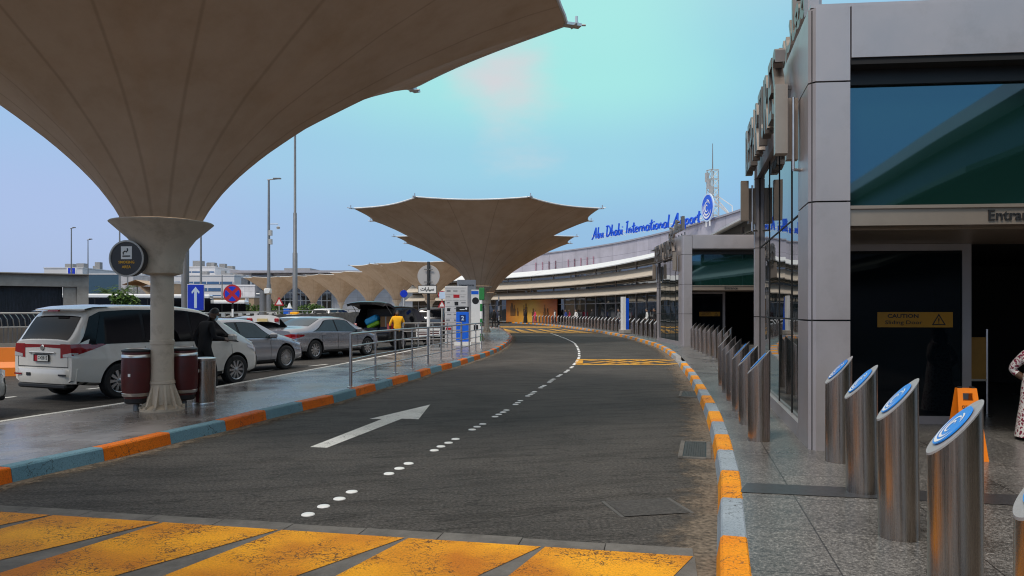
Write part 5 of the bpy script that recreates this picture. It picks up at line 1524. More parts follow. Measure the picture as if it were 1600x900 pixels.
def place(Sd, rear_wheel, front_wheel):
    """root position (mid-length on the ground) and heading from where the right-hand wheels touch down"""
    a, b = Vector(rear_wheel), Vector(front_wheel); h = (b - a).normalized(); rgt = Vector((h.y, -h.x))
    base = a - h * (Sd['wx'][0] - Sd['L'] / 2) - rgt * (Sd['W'] / 2 - .11)
    return (base.x, base.y, 0), (h.x, h.y)

lc, hd_ = place(VAN, (-7.55, 14.08), (-6.34, 16.76))
van, VS, VX = make_car('minivan', lc, hd_, VAN, 'dusty pearl white minivan with black windows parked beside the thick column', 'minivan', 'paint_pearl', 'cars stopped along the island', 'car_glass_tint', plate='42815', spokes=10)
# van extras: roof lip, brake lamp, wiper, chrome bar, reflectors
q = MB(); q.grid([[(VX + .27 + .05 * (abs(y) / .7) ** 2, y, 1.675), (VX + .255 + .06 * (abs(y) / .7) ** 2, y, 1.70), (VX + .48, y, 1.765 - .03 * (abs(y) / .7) ** 3), (VX + .85, y, 1.79 - .04 * (abs(y) / .7) ** 3)] for y in [-.70 + .1 * k for k in range(15)]], 0, True)
q.grid([[(VX + .23, y, 1.66), (VX + .5, y, 1.70)] for y in (-.7, .7)], 0, False); q.build('roof_spoiler', 'paint_pearl', van)
q = MB(); q.box((VX + .205, 0, 1.668), (.03, .30, .03)); q.build('brake_light', 'tail_red', van)
q = MB(); q.tube([(VX + .02, .15, 1.10), (VX + .07, -.18, 1.17), (VX + .075, -.35, 1.16)], .012, 6); q.build('rear_wiper', 'black', van)
q = MB(); q.box((VX - .016, 0, .895), (.03, .72, .035), bev=.01); q.build('chrome_bar', 'chrome', van)
q = MB(); q.lathe([(.045, 0), (.055, .008), (.05, .016)], 20, c=(VX - .02, 0, .985), axis='X'); q.build('badge', 'chrome', van)
for s_ in (-1, 1):
    q = MB(); q.box((VX - .062, s_ * .62, .50), (.012, .20, .03)); q.build('reflector', 'tail_red' if s_ > 0 else 'black', van)
q = MB(); q.box((VX - .062, .32, .50), (.012, .12, .06), bev=.01); q.build('tow_cover', 'black', van)
q = MB()
for s_ in (-1, 1):
    q.grid([[(VX - .005, s_ * (.70 - .004), z), (VX - .005, s_ * (.70 + .006), z)] for z in (.64, .74, .84)], 0, False)
q.box((VX - .006, 0, .64), (.004, 1.4, .012)); q.build('tailgate_seam', 'joint', van)

lc, hd_ = place(SEDAN, (-7.75, 18.55), (-6.52, 21.12))
LUX = mod(SEDAN, L=5.02, wx=(1.05, 3.95), wr=.345)
make_car('sedan', lc, hd_, mod(SEDAN, wr=.345), 'silver saloon half hidden behind the white minivan, its many-spoked front wheel showing', 'car', 'paint_silver_light', 'cars stopped along the island', 'car_glass_blue', 'alloy', 22)
lc, hd_ = place(SEDAN, (-6.84, 25.4), (-5.53, 27.9))
make_car('sedan', lc, hd_, SEDAN, 'silver saloon with red tail lamp in front of the open black van', 'car', 'paint_silver', 'cars stopped along the island', 'car_glass_blue', 'alloy', 10)
# car with its boot lid up, and the white car in front of it
bt, BS, BX = make_car('sedan', (-7.7, 27.6, 0), (.40, .916), SEDAN, 'white saloon with its boot lid raised and boot open behind the silver saloons', 'car', 'paint_white', 'cars in the outer drop-off lanes', 'car_glass', 'alloy', 10, opened='boot')
q = MB(); rows = []
for i in range(9):
    t = i / 8; r = []
    for j in range(9):
        y = -.70 + 1.40 * j / 8; r.append((BX + .66 - .52 * t - .05 * math.sin(PI * t), y, 1.16 + .46 * t - .10 * (abs(y) / .7) ** 3 - .20 * max(0, t - .6)))
    rows.append(r)
q.grid(rows, 0, True); q.grid([[(x + .04, y * .97, z - .05) for x, y, z in r] for r in rows], 1, True)
q.grid([rows[-1], [(x + .03, y, z - .24) for x, y, z in rows[-1]]], 0, True)
ld = q.build('boot_lid', ['paint_white', 'black'], bt)
q = MB()
for s_ in (-1, 1): q.box((BX + .12, s_ * .60, 1.36), (.05, .22, .13), s_ * .2, bev=.02)
q.build('tail_light', 'tail_red', ld)
q = MB(); q.box((BX + .09, 0, 1.36), (.02, .46, .10)); q.build('number_plate', mat('plate_orange', (.55, .42, .18), .5), ld)
make_car('sedan', (-9.9, 29.2, 0), (.42, .907), SEDAN, 'plain white saloon behind the silver saloon and left of the raised boot lid', 'car', 'paint_white', 'cars in the outer drop-off lanes', 'car_glass', 'alloy', 10)
# black people carrier with the hatch up
bk, KS, KX = make_car('suv', (-5.25, 33.85, 0), (.30, .954), mod(SUV, W=1.98), 'big black people carrier with raised tailgate and luggage inside', 'van', 'paint_black', 'cars stopped along the island', 'car_glass_tint', 'alloy_dark', 8, opened='hatch')
q = MB(); rows = []
for i in range(9):
    t = i / 8; r = []
    for j in range(11):
        y = -.88 + 1.76 * j / 10; r.append((KX + .42 - 1.02 * t, y, 1.93 + .26 * math.sin(t * 1.9) - .12 * t - .09 * (abs(y) / .88) ** 3))
    rows.append(r)
q.grid(rows, 0, True); q.grid([[(x + .02, y * .96, z - .10) for x, y, z in r] for r in rows], 0, True)
for a in (0, -1): q.grid([[r[a] for r in rows], [(r[a][0] + .02, r[a][1] * .96, r[a][2] - .10) for r in rows]], 0, True)
q.grid([rows[-1], [(x + .02, y * .96, z - .10) for x, y, z in rows[-1]]], 0, True)
tg = q.build('tailgate', 'paint_black', bk)
q = MB()
for s_ in (-1, 1): q = MB(); q.tube([(KX + .2, s_ * .82, 1.55), (KX - .35, s_ * .80, 2.0)], .014, 6); q.build('gas_strut', 'pole_grey', tg)
M_ = Matrix.Rotation(math.atan2(.954, .30), 3, 'Z')
def in_black(x, y, z): p = M_ @ Vector((x, y, z)); return (-5.25 + p.x, 33.85 + p.y, z)
e = empty('holdall_bag', in_black(KX + .45, .22, .675), math.atan2(.954, .30), 'blue and lime green bag lying tilted in the open black van', 'bag')
tl = Matrix.Rotation(-.42, 3, 'X')
q = MB(); q.box((0, 0, .62), (.34, .62, .26), bev=.05, tilt=tl); q.build('upper_half', 'bag_blue', e)
q = MB(); q.box((0, -.09, .40), (.34, .62, .18), bev=.05, tilt=tl); q.build('lower_half', 'bag_green', e)
q = MB(); q.box((0, -.0, .14), (.4, .7, .28), bev=.04); q.build('strap', 'cloth_navy', e)
e = empty('cardboard_box', in_black(KX + .5, -.50, 1.0), math.atan2(.954, .30), 'brown cardboard box on a navy case inside the open black van', 'box')
q = MB(); q.box((0, 0, .22), (.4, .50, .44)); q.build('carton', 'cardboard', e); q = MB(); q.box((-.201, 0, .22), (.004, .06, .44)); q.build('tape', 'kerb_stone', e)
e = empty('suitcase', in_black(KX + .5, -.48, .67), math.atan2(.954, .30), 'navy suitcase under the brown box inside the open black van', 'suitcase')
q = MB(); q.box((0, 0, .16), (.42, .58, .32), bev=.04); q.build('shell', 'cloth_navy', e); q = MB(); q.tube([(-.22, -.08, .16), (-.25, -.08, .16), (-.25, .08, .16), (-.22, .08, .16)], .012, 6); q.build('handle', 'black', e)
# nose of the white car at the left edge
lc = Vector((-8.02, 11.72)); h = Vector((.30, .954)); rgt = Vector((h.y, -h.x))
base = lc - h * (4.70 - 4.86 / 2) - rgt * .80
make_car('sedan', (base.x, base.y, 0), (h.x, h.y), SEDAN, 'white saloon at the left edge, only its front corner in the picture', 'car', 'paint_pearl', 'cars stopped along the island', 'car_glass', 'alloy', 8)
# cars farther along
far = [('suv', (-4.55, 46.5), (.16, .987), SUV, 'grey estate car with red tail lamp behind the round sign post', 'car', 'paint_grey', 'car_glass'),
       ('suv', (-6.6, 44.0), (.2, .98), SUV, 'white car with dark roof just right of the black van', 'car', 'paint_white', 'car_glass'),
       ('suv', (-14.9, 62), (.3, .95), mod(SUV, W=2.0), 'white off-roader seen from behind left of the black van', 'car', 'paint_white', 'car_glass'),
       ('taxi', (-17.2, 66), (.3, .95), SEDAN, 'white taxi with yellow roof lamp left of the white off-roader', 'taxi', 'paint_white', 'car_glass'),
       ('taxi', (-16.6, 56.5), (.45, .89), SEDAN, 'yellow and silver taxi with roof lamp above the silver saloon', 'taxi', 'paint_taxi_yellow', 'car_glass'),
       ('sedan', (-3.7, 58), (.1, .995), SEDAN, 'dark car farther up the lane left of the information board', 'car', 'paint_grey', 'car_glass'),
       ('sedan', (-9.0, 52), (.2, .98), SEDAN, 'silver car in the outer lane behind the black van', 'car', 'paint_silver', 'car_glass'),
       ('sedan', (-7.8, 61), (.15, .99), SEDAN, 'white car in the outer lane farther up beyond the grey estate', 'car', 'paint_white', 'car_glass')]
for nm, (x, y), hh, sp, lab, cat, pt, gl in far:
    r_, S_, X_ = make_car(nm, (x, y, 0), hh, sp, lab, cat, pt, 'cars in the outer drop-off lanes', gl, 'alloy', 7, detail=1)
    if nm == 'taxi':
        q = MB(); q.box((X_ + 2.3, 0, 1.55), (.25, .8, .17), bev=.04); q.build('roof_lamp', 'yellow_plastic', r_)

# ------------------------------------------------------------------ people
def person(loc, rz, label, J, cols, hair='hair_black', mask=False, fingers=True, robe=False, group=None, hairlen=0, skirt=None):
    """J: joint overrides in metres. x right, y forward, z up."""
    root = empty('person', loc, rz, label, 'person', group)
    B = dict(pel=(0, 0, .93), spine=(0, .0, 1.12), chest=(0, -.01, 1.30), neck=(0, 0, 1.46), head0=(0, .025, 1.55), head1=(0, .03, 1.64),
             shL=(-.17, -.01, 1.40), elL=(-.23, -.03, 1.13), wrL=(-.24, .04, .89), shR=(.17, -.01, 1.40), elR=(.23, -.03, 1.13), wrR=(.24, .04, .89),
             hipL=(-.09, 0, .90), knL=(-.10, .02, .49), anL=(-.10, -.03, .08), toL=(-.11, .13, .035), hipR=(.09, 0, .90), knR=(.10, .02, .49), anR=(.10, -.03, .08), toR=(.11, .13, .035))
    B.update(J); B.pop('face', None)
    R = dict(pel=(.155, .105), spine=(.15, .115), chest=(.165, .115), neck=(.055, .058), head0=(.068, .078), head1=(.075, .088), shL=(.075, .075), elL=(.05, .05), wrL=(.033, .038), shR=(.075, .075), elR=(.05, .05), wrR=(.033, .038),
             hipL=(.098, .10), knL=(.065, .068), anL=(.048, .05), toL=(.042, .032), hipR=(.098, .10), knR=(.065, .068), anR=(.048, .05), toR=(.042, .032))
    E = [('pel', 'spine'), ('spine', 'chest'), ('chest', 'neck'), ('neck', 'head0'), ('head0', 'head1'), ('chest', 'shL'), ('shL', 'elL'), ('elL', 'wrL'), ('chest', 'shR'), ('shR', 'elR'), ('elR', 'wrR'),
         ('pel', 'hipL'), ('hipL', 'knL'), ('knL', 'anL'), ('anL', 'toL'), ('pel', 'hipR'), ('hipR', 'knR'), ('knR', 'anR'), ('anR', 'toR')]
    names = list(B); me = D.meshes.new('skin_src'); me.from_pydata([B[n] for n in names], [(names.index(a), names.index(b)) for a, b in E], [])
    ob = D.objects.new('skin_src', me); COL.objects.link(ob)
    md = ob.modifiers.new('skin', 'SKIN'); 
    for i, n in enumerate(names):
        me.skin_vertices[0].data[i].radius = R[n]; me.skin_vertices[0].data[i].use_root = (n == 'pel')
    md.use_smooth_shade = True
    ss = ob.modifiers.new('sub', 'SUBSURF'); ss.levels = 2; ss.render_levels = 2
    dg = bpy.context.evaluated_depsgraph_get(); dg.update()
    me2 = D.meshes.new_from_object(ob.evaluated_get(dg))
    V = [v.co.copy() for v in me2.vertices]; FS = [tuple(p.vertices) for p in me2.polygons]
    D.objects.remove(ob); D.meshes.remove(me); D.meshes.remove(me2)
    seg = dict(top=[('pel', 'spine'), ('spine', 'chest'), ('chest', 'neck'), ('chest', 'shL'), ('chest', 'shR'), ('shL', 'elL'), ('shR', 'elR')], skin=[('neck', 'head0'), ('head0', 'head1')],
               low=[('pel', 'hipL'), ('pel', 'hipR'), ('hipL', 'knL'), ('hipR', 'knR'), ('knL', 'anL'), ('knR', 'anR')], shoe=[('anL', 'toL'), ('anR', 'toR')], arm=[('elL', 'wrL'), ('elR', 'wrR')])
    def dist(p, a, b):
        a, b = Vector(B[a]), Vector(B[b]); d = b - a; t = max(0, min(1, (p - a).dot(d) / d.length_squared)); return (p - a - d * t).length
    def cls(p):
        best = min(((dist(p, a, b) - (.04 if k == 'top' else 0), k) for k, l in seg.items() for a, b in l))
        if best[1] == 'top' and p.z < Vector(B['pel']).z - .06: return 'low'
        return best[1]
    order = ['top', 'skin', 'low', 'shoe', 'arm']
    m = MB(); m.v = [tuple(v) for v in V]
    for f in FS:
        c = sum((V[i] for i in f), Vector()) / len(f); m.f.append(f); m.m.append(order.index(cls(c))); m.sm.append(True)
    # head: an egg with brow, nose, ears
    h0, h1 = Vector(B['head0']), Vector(B['head1']); up = (h1 - h0).normalized(); fw = Vector(J.get('face', (0, 1, 0))).normalized(); fw = (fw - up * fw.dot(up)).normalized(); rt = fw.cross(up)
    hc = h1 + up * .0
    rows = []
    for i in range(13):
        th = PI * i / 12; rr = math.sin(th); zz = math.cos(th)
        row = []
        for j in range(20):
            a = 2 * PI * j / 20
            wx_ = .076 * rr * (1 - .16 * max(0, -zz)); wy_ = .098 * rr
            fy = math.sin(a) * wy_; fxx = math.cos(a) * wx_
            if math.sin(a) > .8 and -.45 < zz < .05: fy += .022 * (1 - abs(zz + .2) / .25 if abs(zz + .2) < .25 else 0)     # nose
            if zz < -.55 and math.sin(a) > .3: fy += .012                                # chin
            if math.sin(a) > .6 and -.02 < zz < .2: fy -= .008                           # eye hollows
            row.append(hc + rt * fxx + fw * fy + up * zz * .125)
        rows.append(row)
    m.grid(rows, 1, True, closed=True)
    for s_ in (-1, 1):
        m.box(hc + rt * s_ * .077 - up * .01, (.014, .03, .055), 0, 1)
        m.box(hc + rt * s_ * .03 + fw * .092 + up * .012, (.022, .008, .01), 0, 3)      # eyes
    m.box(hc + fw * .094 - up * .065, (.045, .008, .008), 0, 5)
    # hands
    for s_, el_, wr_ in ((-1, 'elL', 'wrL'), (1, 'elR', 'wrR')):
        a, b = Vector(B[el_]), Vector(B[wr_]); d = (b - a).normalized(); side = d.cross(Vector((0, 1, 0)))
        side = Vector((0, 1, 0)) if side.length < .2 else side.normalized(); nn = d.cross(side).normalized()
        palm = b + d * .045
        rows = [[b + side * sx_ * .026 * sc + nn * sy_ * .018 + d * t for sx_, sy_ in ((-1, -1), (1, -1), (1, 1), (-1, 1))] for t, sc in ((-.01, 1), (.03, 1.4), (.085, 1.5))]
        o_ = len(m.v); m.grid(rows, 4 if False else 1, True, closed=True); m.f.append(tuple(o_ + 8 + k for k in range(4))); m.m.append(1); m.sm.append(False)
        if fingers:
            for k, ln_ in enumerate((.062, .074, .07, .055)):
                p0 = b + d * .08 + side * (-.03 + .02 * k); m.tube([p0, p0 + d * ln_ * .5 + nn * .006, p0 + d * ln_ * .85 + nn * .025], [.0092, .0085, .006], 6, 1)
            p0 = b + d * .03 + side * .034; m.tube([p0, p0 + d * .03 + side * .02, p0 + d * .055 + side * .02 + nn * .012], [.011, .0095, .007], 6, 1)
    top, skin, low, shoe, arm = cols
    body = m.build('body', [top, skin, low, shoe, arm if arm else skin, 'maroon'], root, fix=True)
    # hair
    if hair:
        m = MB(); rows = []
        for i in range(8):
            th = PI * .52 * i / 7; row = []
            for j in range(20):
                a = 2 * PI * j / 20; front = math.sin(a); t2 = th * (1 - .52 * max(0, front) ** .7) ; rr = math.sin(t2); zz = math.cos(t2)
                row.append(hc + rt * math.cos(a) * .084 * rr + fw * front * .104 * rr + up * (zz * .135 + .004))
            rows.append(row)
        m.grid(rows, 0, True, closed=True)
        if hairlen:
            m.lathe([(.085, 0), (.10, -hairlen * .5), (.06, -hairlen)], 12, c=tuple(hc - fw * .05)); 
        m.build('hair', hair, root)
    if mask:
        m = MB(); rows = []
        for i in range(5):
            zz = -.005 - .1 * i / 4; row = []
            for j in range(9):
                a = PI * (.12 + .76 * j / 8); row.append(hc + rt * math.cos(a) * .079 + fw * (math.sin(a) * .106 + .012 * math.sin(PI * i / 4)) + up * zz)
            rows.append(row)
        m.grid(rows, 0, True); m.build('face_mask', 'mask_blue', root)
    if robe:
        m = MB(); m.lathe([(.30, .02), (.27, .4), (.22, .8), (.20, 1.05), (.235, 1.3), (.16, 1.45), (.07, 1.5)], 16); m.build('robe', cols[0], root)
        m = MB(); m.lathe([(.15, 1.42), (.115, 1.52), (.11, 1.66), (.09, 1.76), (.0005, 1.80)], 14, c=(0, -.012, 0)); m.build('head_scarf', cols[0], root)
    if skirt:
        m = MB(); m.lathe(skirt, 24, caps=False); m.build('skirt', cols[0], root)
    return root
# man in black by the minivan, walking away to the right, looking down
person((gx(319, 15.25), 15.25, 0), math.radians(-38), 'man in black with a pale face mask walking past the white minivan, looking down', dict(
    spine=(0, .03, 1.10), chest=(0, .06, 1.28), neck=(0, .11, 1.44), head0=(.01, .17, 1.525), head1=(.02, .205, 1.60), face=(.15, 1, -.75),
    shL=(-.17, .05, 1.38), elL=(-.26, -.05, 1.13), wrL=(-.20, -.02, .91), shR=(.17, .06, 1.38), elR=(.22, .10, 1.12), wrR=(.16, .36, 1.08),
    knL=(-.10, -.02, .49), anL=(-.10, -.24, .11), toL=(-.11, -.10, .035), knR=(.10, .16, .50), anR=(.10, .20, .085), toR=(.11, .37, .04)),
    ('cloth_black', 'skin_dark', 'cloth_black', 'black', 'cloth_black'), mask=True)
# loader in a yellow shirt, seen from behind
person((gx(621, 30.3), 30.3, 0), math.radians(12), 'man in a bright yellow shirt seen from behind at the open black van', dict(
    spine=(0, .0, 1.12), chest=(0, .04, 1.30), neck=(0, .09, 1.45), head0=(0, .15, 1.52), head1=(.01, .19, 1.585), face=(0, 1, -.5),
    shL=(-.19, .02, 1.39), elL=(-.30, .02, 1.14), wrL=(-.29, .14, .93), shR=(.19, .02, 1.39), elR=(.28, .06, 1.15), wrR=(.24, .22, 1.0)),
    ('cloth_yellow', 'skin_dark', 'cloth_black', 'black', None))
# small woman in a floral dress in the doorway, hand on hip
person((6.17, 8.62, KH - .008), math.radians(150), 'person in a red and white floral dress at the doorway\'s right edge, elbow out', dict(
    pel=(0, 0, .66), spine=(0, 0, .78), chest=(0, 0, .90), neck=(0, 0, 1.04), head0=(0, .02, 1.12), head1=(0, .025, 1.19), shL=(-.14, 0, .99), elL=(-.24, -.08, .80), wrL=(-.12, -.05, .68), shR=(.14, 0, .99), elR=(.265, -.07, .82), wrR=(.12, -.06, .70),
    hipL=(-.08, 0, .62), knL=(-.08, .01, .34), anL=(-.08, -.02, .07), toL=(-.08, .11, .03), hipR=(.08, 0, .62), knR=(.08, .01, .34), anR=(.08, -.02, .07), toR=(.08, .11, .03)),
    ('floral', 'skin_dark', 'floral', 'black', None), skirt=[(.24, .04), (.215, .25), (.185, .45), (.175, .6), (.15, .78)], hairlen=.22)
# passers-by along the far pavement
def on_walk(px, Y): return (gx(px, Y), Y, KH - .008)
walk = dict(knL=(-.10, .12, .49), anL=(-.10, .18, .08), toL=(-.11, .34, .04), anR=(.10, -.22, .11), toR=(.11, -.08, .035), elL=(-.23, -.12, 1.14), wrL=(-.22, .02, .92), elR=(.23, .06, 1.13), wrR=(.22, .22, .95))
PG = 'passers-by beyond the far bollards'
for (px, Y, rz, lab, cols, kw) in [
    (836, 95, 90, 'distant person in bright pink before the orange hoarding', ('cloth_pink', 'skin_mid', 'cloth_pink', 'black', 'cloth_pink'), {}),
    (821, 98, 80, 'distant person in a long black robe before the orange hoarding', ('cloth_black', 'skin_mid', 'cloth_black', 'black', 'cloth_black'), dict(robe=True)),
    (867, 93, 60, 'distant person in a white top at the right end of the orange hoarding', ('cloth_white', 'skin_mid', 'cloth_navy', 'black', 'cloth_white'), {}),
    (884, 88, 100, 'distant person in blue just right of the orange hoarding', ('cloth_blue', 'skin_mid', 'cloth_navy', 'black', 'cloth_blue'), {}),
    (890, 85, 80, 'distant person in dark red beside one in blue', ('cloth_red', 'skin_mid', 'cloth_black', 'black', 'cloth_red'), {}),
    (900, 81, 110, 'distant person in white before dark glass, left of a black robe', ('cloth_white', 'skin_mid', 'cloth_grey', 'black', 'cloth_white'), {}),
    (926, 76, 90, 'distant person in a black robe before the dark terminal glass', ('cloth_black', 'skin_mid', 'cloth_grey', 'black', 'cloth_black'), dict(robe=True)),
    (967, 66, 100, 'distant person in grey just left of the white totem sign', ('cloth_grey', 'skin_mid', 'cloth_navy', 'black', 'cloth_grey'), {}),
    (1011, 58, 70, 'distant person in a white shirt between the totem sign and the far portal', ('cloth_white', 'skin_mid', 'cloth_black', 'black', 'cloth_white'), {}),
    (1023, 55, 90, 'distant person in black at the left foot of the far portal', ('cloth_black', 'skin_mid', 'cloth_black', 'black', 'cloth_black'), {}),
    (772, 68, 30, 'distant person in black standing right of the striped pole', ('cloth_black', 'skin_mid', 'cloth_black', 'black', 'cloth_black'), {}),
    (778, 71, -40, 'distant person in navy walking near the end of the island', ('cloth_navy', 'skin_mid', 'cloth_black', 'black', 'cloth_navy'), {})]:
    person(on_walk(px, Y), math.radians(rz), lab, dict(walk), cols, fingers=False, group=PG, **kw)
# ------------------------------------------------------------------ things round the near column
def litter_bin(loc, rz, label):
    e = empty('litter_bin', loc, rz, label, 'litter bin', 'maroon litter bins on the canopy columns')
    m = MB(); m.lathe([(.170, .10), (.203, .22), (.211, .45), (.209, .62), (.194, .80)], 32); m.build('drum', 'maroon', e)
    for z, r0, r1 in ((.16, .190, .198), (.74, .204, .199)):
        m = MB(); m.lathe([(r0 + .001, z - .025), (r0 + .006, z - .02), (r1 + .006, z + .02), (r1 + .001, z + .025)], 32, caps=False); m.build('band', 'steel_bright', e)
    m = MB(); m.lathe([(.145, .02), (.165, .04), (.17, .10)], 32); m.build('foot', 'black', e)
    m = MB(); m.lathe([(.194, .80), (.206, .81), (.206, .83), (.15, .845), (.14, .80)], 32); m.build('rim', 'black', e)
    m = MB(); m.lathe([(.0005, .842), (.135, .84), (.15, .85)], 24, caps=False); m.build('ash_tray', 'steel_bright', e)
    m = MB(); m.box((.0, -.214, .46), (.035, .008, .045)); m.build('sticker', 'white', e)
    m = MB(); m.lathe([(.05, -.095), (.04, .03)], 10); m.build('pedestal', 'pole_grey', e)
    return e
lb = litter_bin((-5.37 - .335, 11.3 - .12, KH + .09), 0, 'maroon litter bin with steel bands on the left of the near column')
dup(lb, (-5.37 + .17, 11.3 + .36, KH + .09), 2.2, 'maroon litter bin with steel bands right of the near column, beside the steel bin')
dup(lb, (gx(760.5, 55), 54.4, KH), 1.0, 'small distant maroon litter bin on the column behind the striped pole')
e = empty('steel_bin', (gx(319, 12.0), 12.0, KH - .008), .3, 'brushed steel cylindrical bin with dark slot, right of the near column', 'bin')
m = MB(); m.lathe([(.178, .03), (.18, .05), (.18, .70), (.178, .72)], 32); m.build('body', 'steel', e)
m = MB(); m.lathe([(.185, 0), (.187, .03), (.183, .04)], 32); m.build('foot', 'steel_bright', e)
m = MB(); m.lathe([(.183, .71), (.188, .72), (.186, .75), (.14, .765), (.0005, .765)], 32); m.build('rim', 'steel_bright', e)
m = MB()
for k in range(2):
    rows = []
    for z in (.05, .70):
        rows.append([((.1815) * math.cos(a), .1815 * math.sin(a), z) for a in [math.radians(232 + 6 * j) for j in range(4)]])
m.grid(rows, 0, True); m.build('slot', 'maroon', e)
# round sign on a bracket: smoking area
e = empty('bracket_sign', (-5.37, 11.3, KH), 0, 'round dark sign with cigarette symbol bracketed to the near column', 'sign')
cz = CAMZ + (HZ - 404) / F * 10.9 - KH
c = Vector((gx(202, 10.95) + 5.37, -.35, cz))
fx = Vector((-.10, -1, 0)).normalized()
a_ = math.atan2(fx.y, fx.x)
Rm = Matrix.Rotation(a_, 3, 'Z')
def tr(mb):
    mb.v = [tuple(Rm @ Vector(p) + c) for p in mb.v]; return mb
m = MB(); m.lathe([(.0005, -.07), (.255, -.07), (.262, -.055), (.262, .055), (.255, .066), (.0005, .066)], 40, axis='X'); tr(m).build('drum', mat('sign_charcoal', (.035, .034, .036), .4), e)
m = MB(); m.lathe([(.25, .06), (.272, .062), (.272, .078), (.25, .08), (.244, .069)], 40, axis='X', caps=False); tr(m).build('rim', 'pole_light', e)
m = MB(); 
# symbol plate: white tile with cigarette and smoke
m.box((.068, 0, .085), (.004, .17, .19), bev=.0); tr(m).build('symbol_tile', 'white', e)
m = MB(); m.box((.0715, 0, .035), (.003, .12, .018)); m.tube([(.0715, -.045, .06), (.0715, -.05, .09), (.0715, -.02, .11), (.0715, .0, .095), (.0715, .02, .12), (.0715, .015, .15)], .009, 5); tr(m).build('symbol', 'black', e)
m = MB(); put_text(m, 'SMOKING', (.069, 0, -.075), (0, 1, 0), (0, 0, 1), height=.042, depth=.003, bold=.02, align='C'); put_text(m, 'AREA', (.069, 0, -.145), (0, 1, 0), (0, 0, 1), height=.042, depth=.003, bold=.02, align='C'); tr(m).build('lettering', 'yellow_plastic', e)
m = MB(); m.box((c.x + .16, c.y + .12, c.z - .0), (.42, .10, .24), .55, bev=.02); m.box((c.x + .15, c.y + .17, c.z + .27), (.20, .09, .42), .5, bev=.03); m.build('bracket', mat('bracket_charcoal', (.05, .047, .045), .5), e)

# ------------------------------------------------------------------ signs on posts
def post(mb, x, y, z0, z1, r, n=12): mb.lathe([(r, z0), (r, z1), (r * .6, z1 + .015)], n, c=(x, y, 0))
# grey gantry pole just behind the near column and the blue arrow board on it
Y = 20.0; x = gx(289.5, Y)
e = empty('gantry_pole', (x, Y, 0), 0, 'thick grey steel pole rising behind the near canopy column', 'pole')
m = MB(); m.lathe([(.10, 0), (.10, 3.6), (.095, 3.62)], 20); m.build('shaft', 'pole_grey', e); m = MB(); m.lathe([(.2, 0), (.2, .03), (.11, .04), (.11, .2)], 16); m.build('base', 'pole_grey', e)
Y = 19.0; e = empty('arrow_sign', (gx(306, Y), Y, 0), 0, 'blue rectangular sign with white straight-ahead arrow above the minivan', 'traffic sign')
zc = CAMZ + (HZ - 464.5) / F * Y
m = MB(); m.box((0, 0, zc), (.44, .02, .68), bev=.006); m.build('panel', 'white', e)
m = MB(); m.box((0, -.012, zc), (.415, .012, .655)); m.build('blue_face', 'blue_sign', e)
m = MB(); A_ = [(-.035, -.28), (.035, -.28), (.035, .15), (.09, .09), (.105, .14), (.0, .27), (-.105, .14), (-.09, .09), (-.035, .15)]
m.plate([(a, -.021, zc + b) for a, b in A_], (0, -1, 0), .003); m.build('arrow', 'pale_blue_print', e)
m = MB(); post(m, 0, .05, 0, zc + .3, .03); m.build('post', 'pole_light', e)
# round no-stopping sign
Y = 27.0; e = empty('no_stopping_sign', (gx(363, Y), Y, 0), 0, 'round red and blue no-stopping sign on a striped post', 'traffic sign'); zc = CAMZ + (HZ - 459) / F * Y
m = MB(); m.lathe([(.0005, -.012), (.335, -.012), (.34, 0), (.335, .012), (.0005, .012)], 36, c=(0, 0, zc), axis='Y'); m.build('disc', 'red_sign', e)
m = MB()
for k in range(4):
    a0 = PI / 2 * k + PI / 4 + .24; pts = []
    for j in range(9): a = a0 + (PI / 2 - .48) * j / 8; pts.append((.272 * math.cos(a), -.016, zc + .272 * math.sin(a)))
    am = a0 + (PI / 4 - .24); pts.append((.085 * math.cos(am), -.016, zc + .085 * math.sin(am)))
    m.plate(pts, (0, -1, 0), .003)
m.build('blue_quadrant', 'blue_sign', e)
m = MB(); post(m, 0, .04, 0, zc + .2, .035); m.build('post', 'black', e)
m = MB(); m.lathe([(.038, .5), (.038, 1.05)], 12, c=(0, .04, 0)); m.build('white_stripe', 'white', e); m = MB(); m.lathe([(.038, 1.45), (.038, 1.75)], 12, c=(0, .04, 0)); m.build('white_stripe', 'white', e)
# round sign seen from the back with Arabic plate
Y = 25.0; e = empty('road_sign', (gx(669.5, Y), Y, KH), 0, 'round pale grey sign back on a black post with a white lettered plate below', 'traffic sign'); zc = CAMZ + (HZ - 431.5) / F * Y - KH
m = MB(); m.lathe([(.0005, -.01), (.375, -.01), (.38, 0), (.375, .01), (.0005, .01)], 40, c=(0, .05, zc), axis='Y'); m.build('disc', 'sign_back', e)
m = MB(); m.lathe([(.05, 1.55), (.05, zc + .47), (.04, zc + .49)], 14); m.build('post', 'black', e)
m = MB(); m.lathe([(.055, 0), (.055, 1.55)], 14); m.lathe([(.12, 0), (.12, .03)], 14); m.build('lower_post', 'white', e)
for dz in (.23, -.2): m = MB(); m.box((.0, -.03, zc + dz), (.3, .03, .03)); m.build('clamp', 'pole_grey', e)
zp = CAMZ + (HZ - 452.5) / F * Y - KH
m = MB(); m.box((-.03, -.07, zp), (.64, .015, .28), bev=.004); pl = m.build('plate', 'black', e)
m = MB(); m.box((-.03, -.08, zp), (.60, .012, .245)); m.build('plate_face', 'white', pl)
m = MB(); put_text(m, '\uFE95\uFE8E\uFEAD\uFE8E\uFEF4\uFEB3', (-.03, -.088, zp - .07), (1, 0, 0), (0, 0, 1), height=.15, width=.46, depth=.003, bold=.03, align='C'); m.build('plate_lettering', 'black', pl)
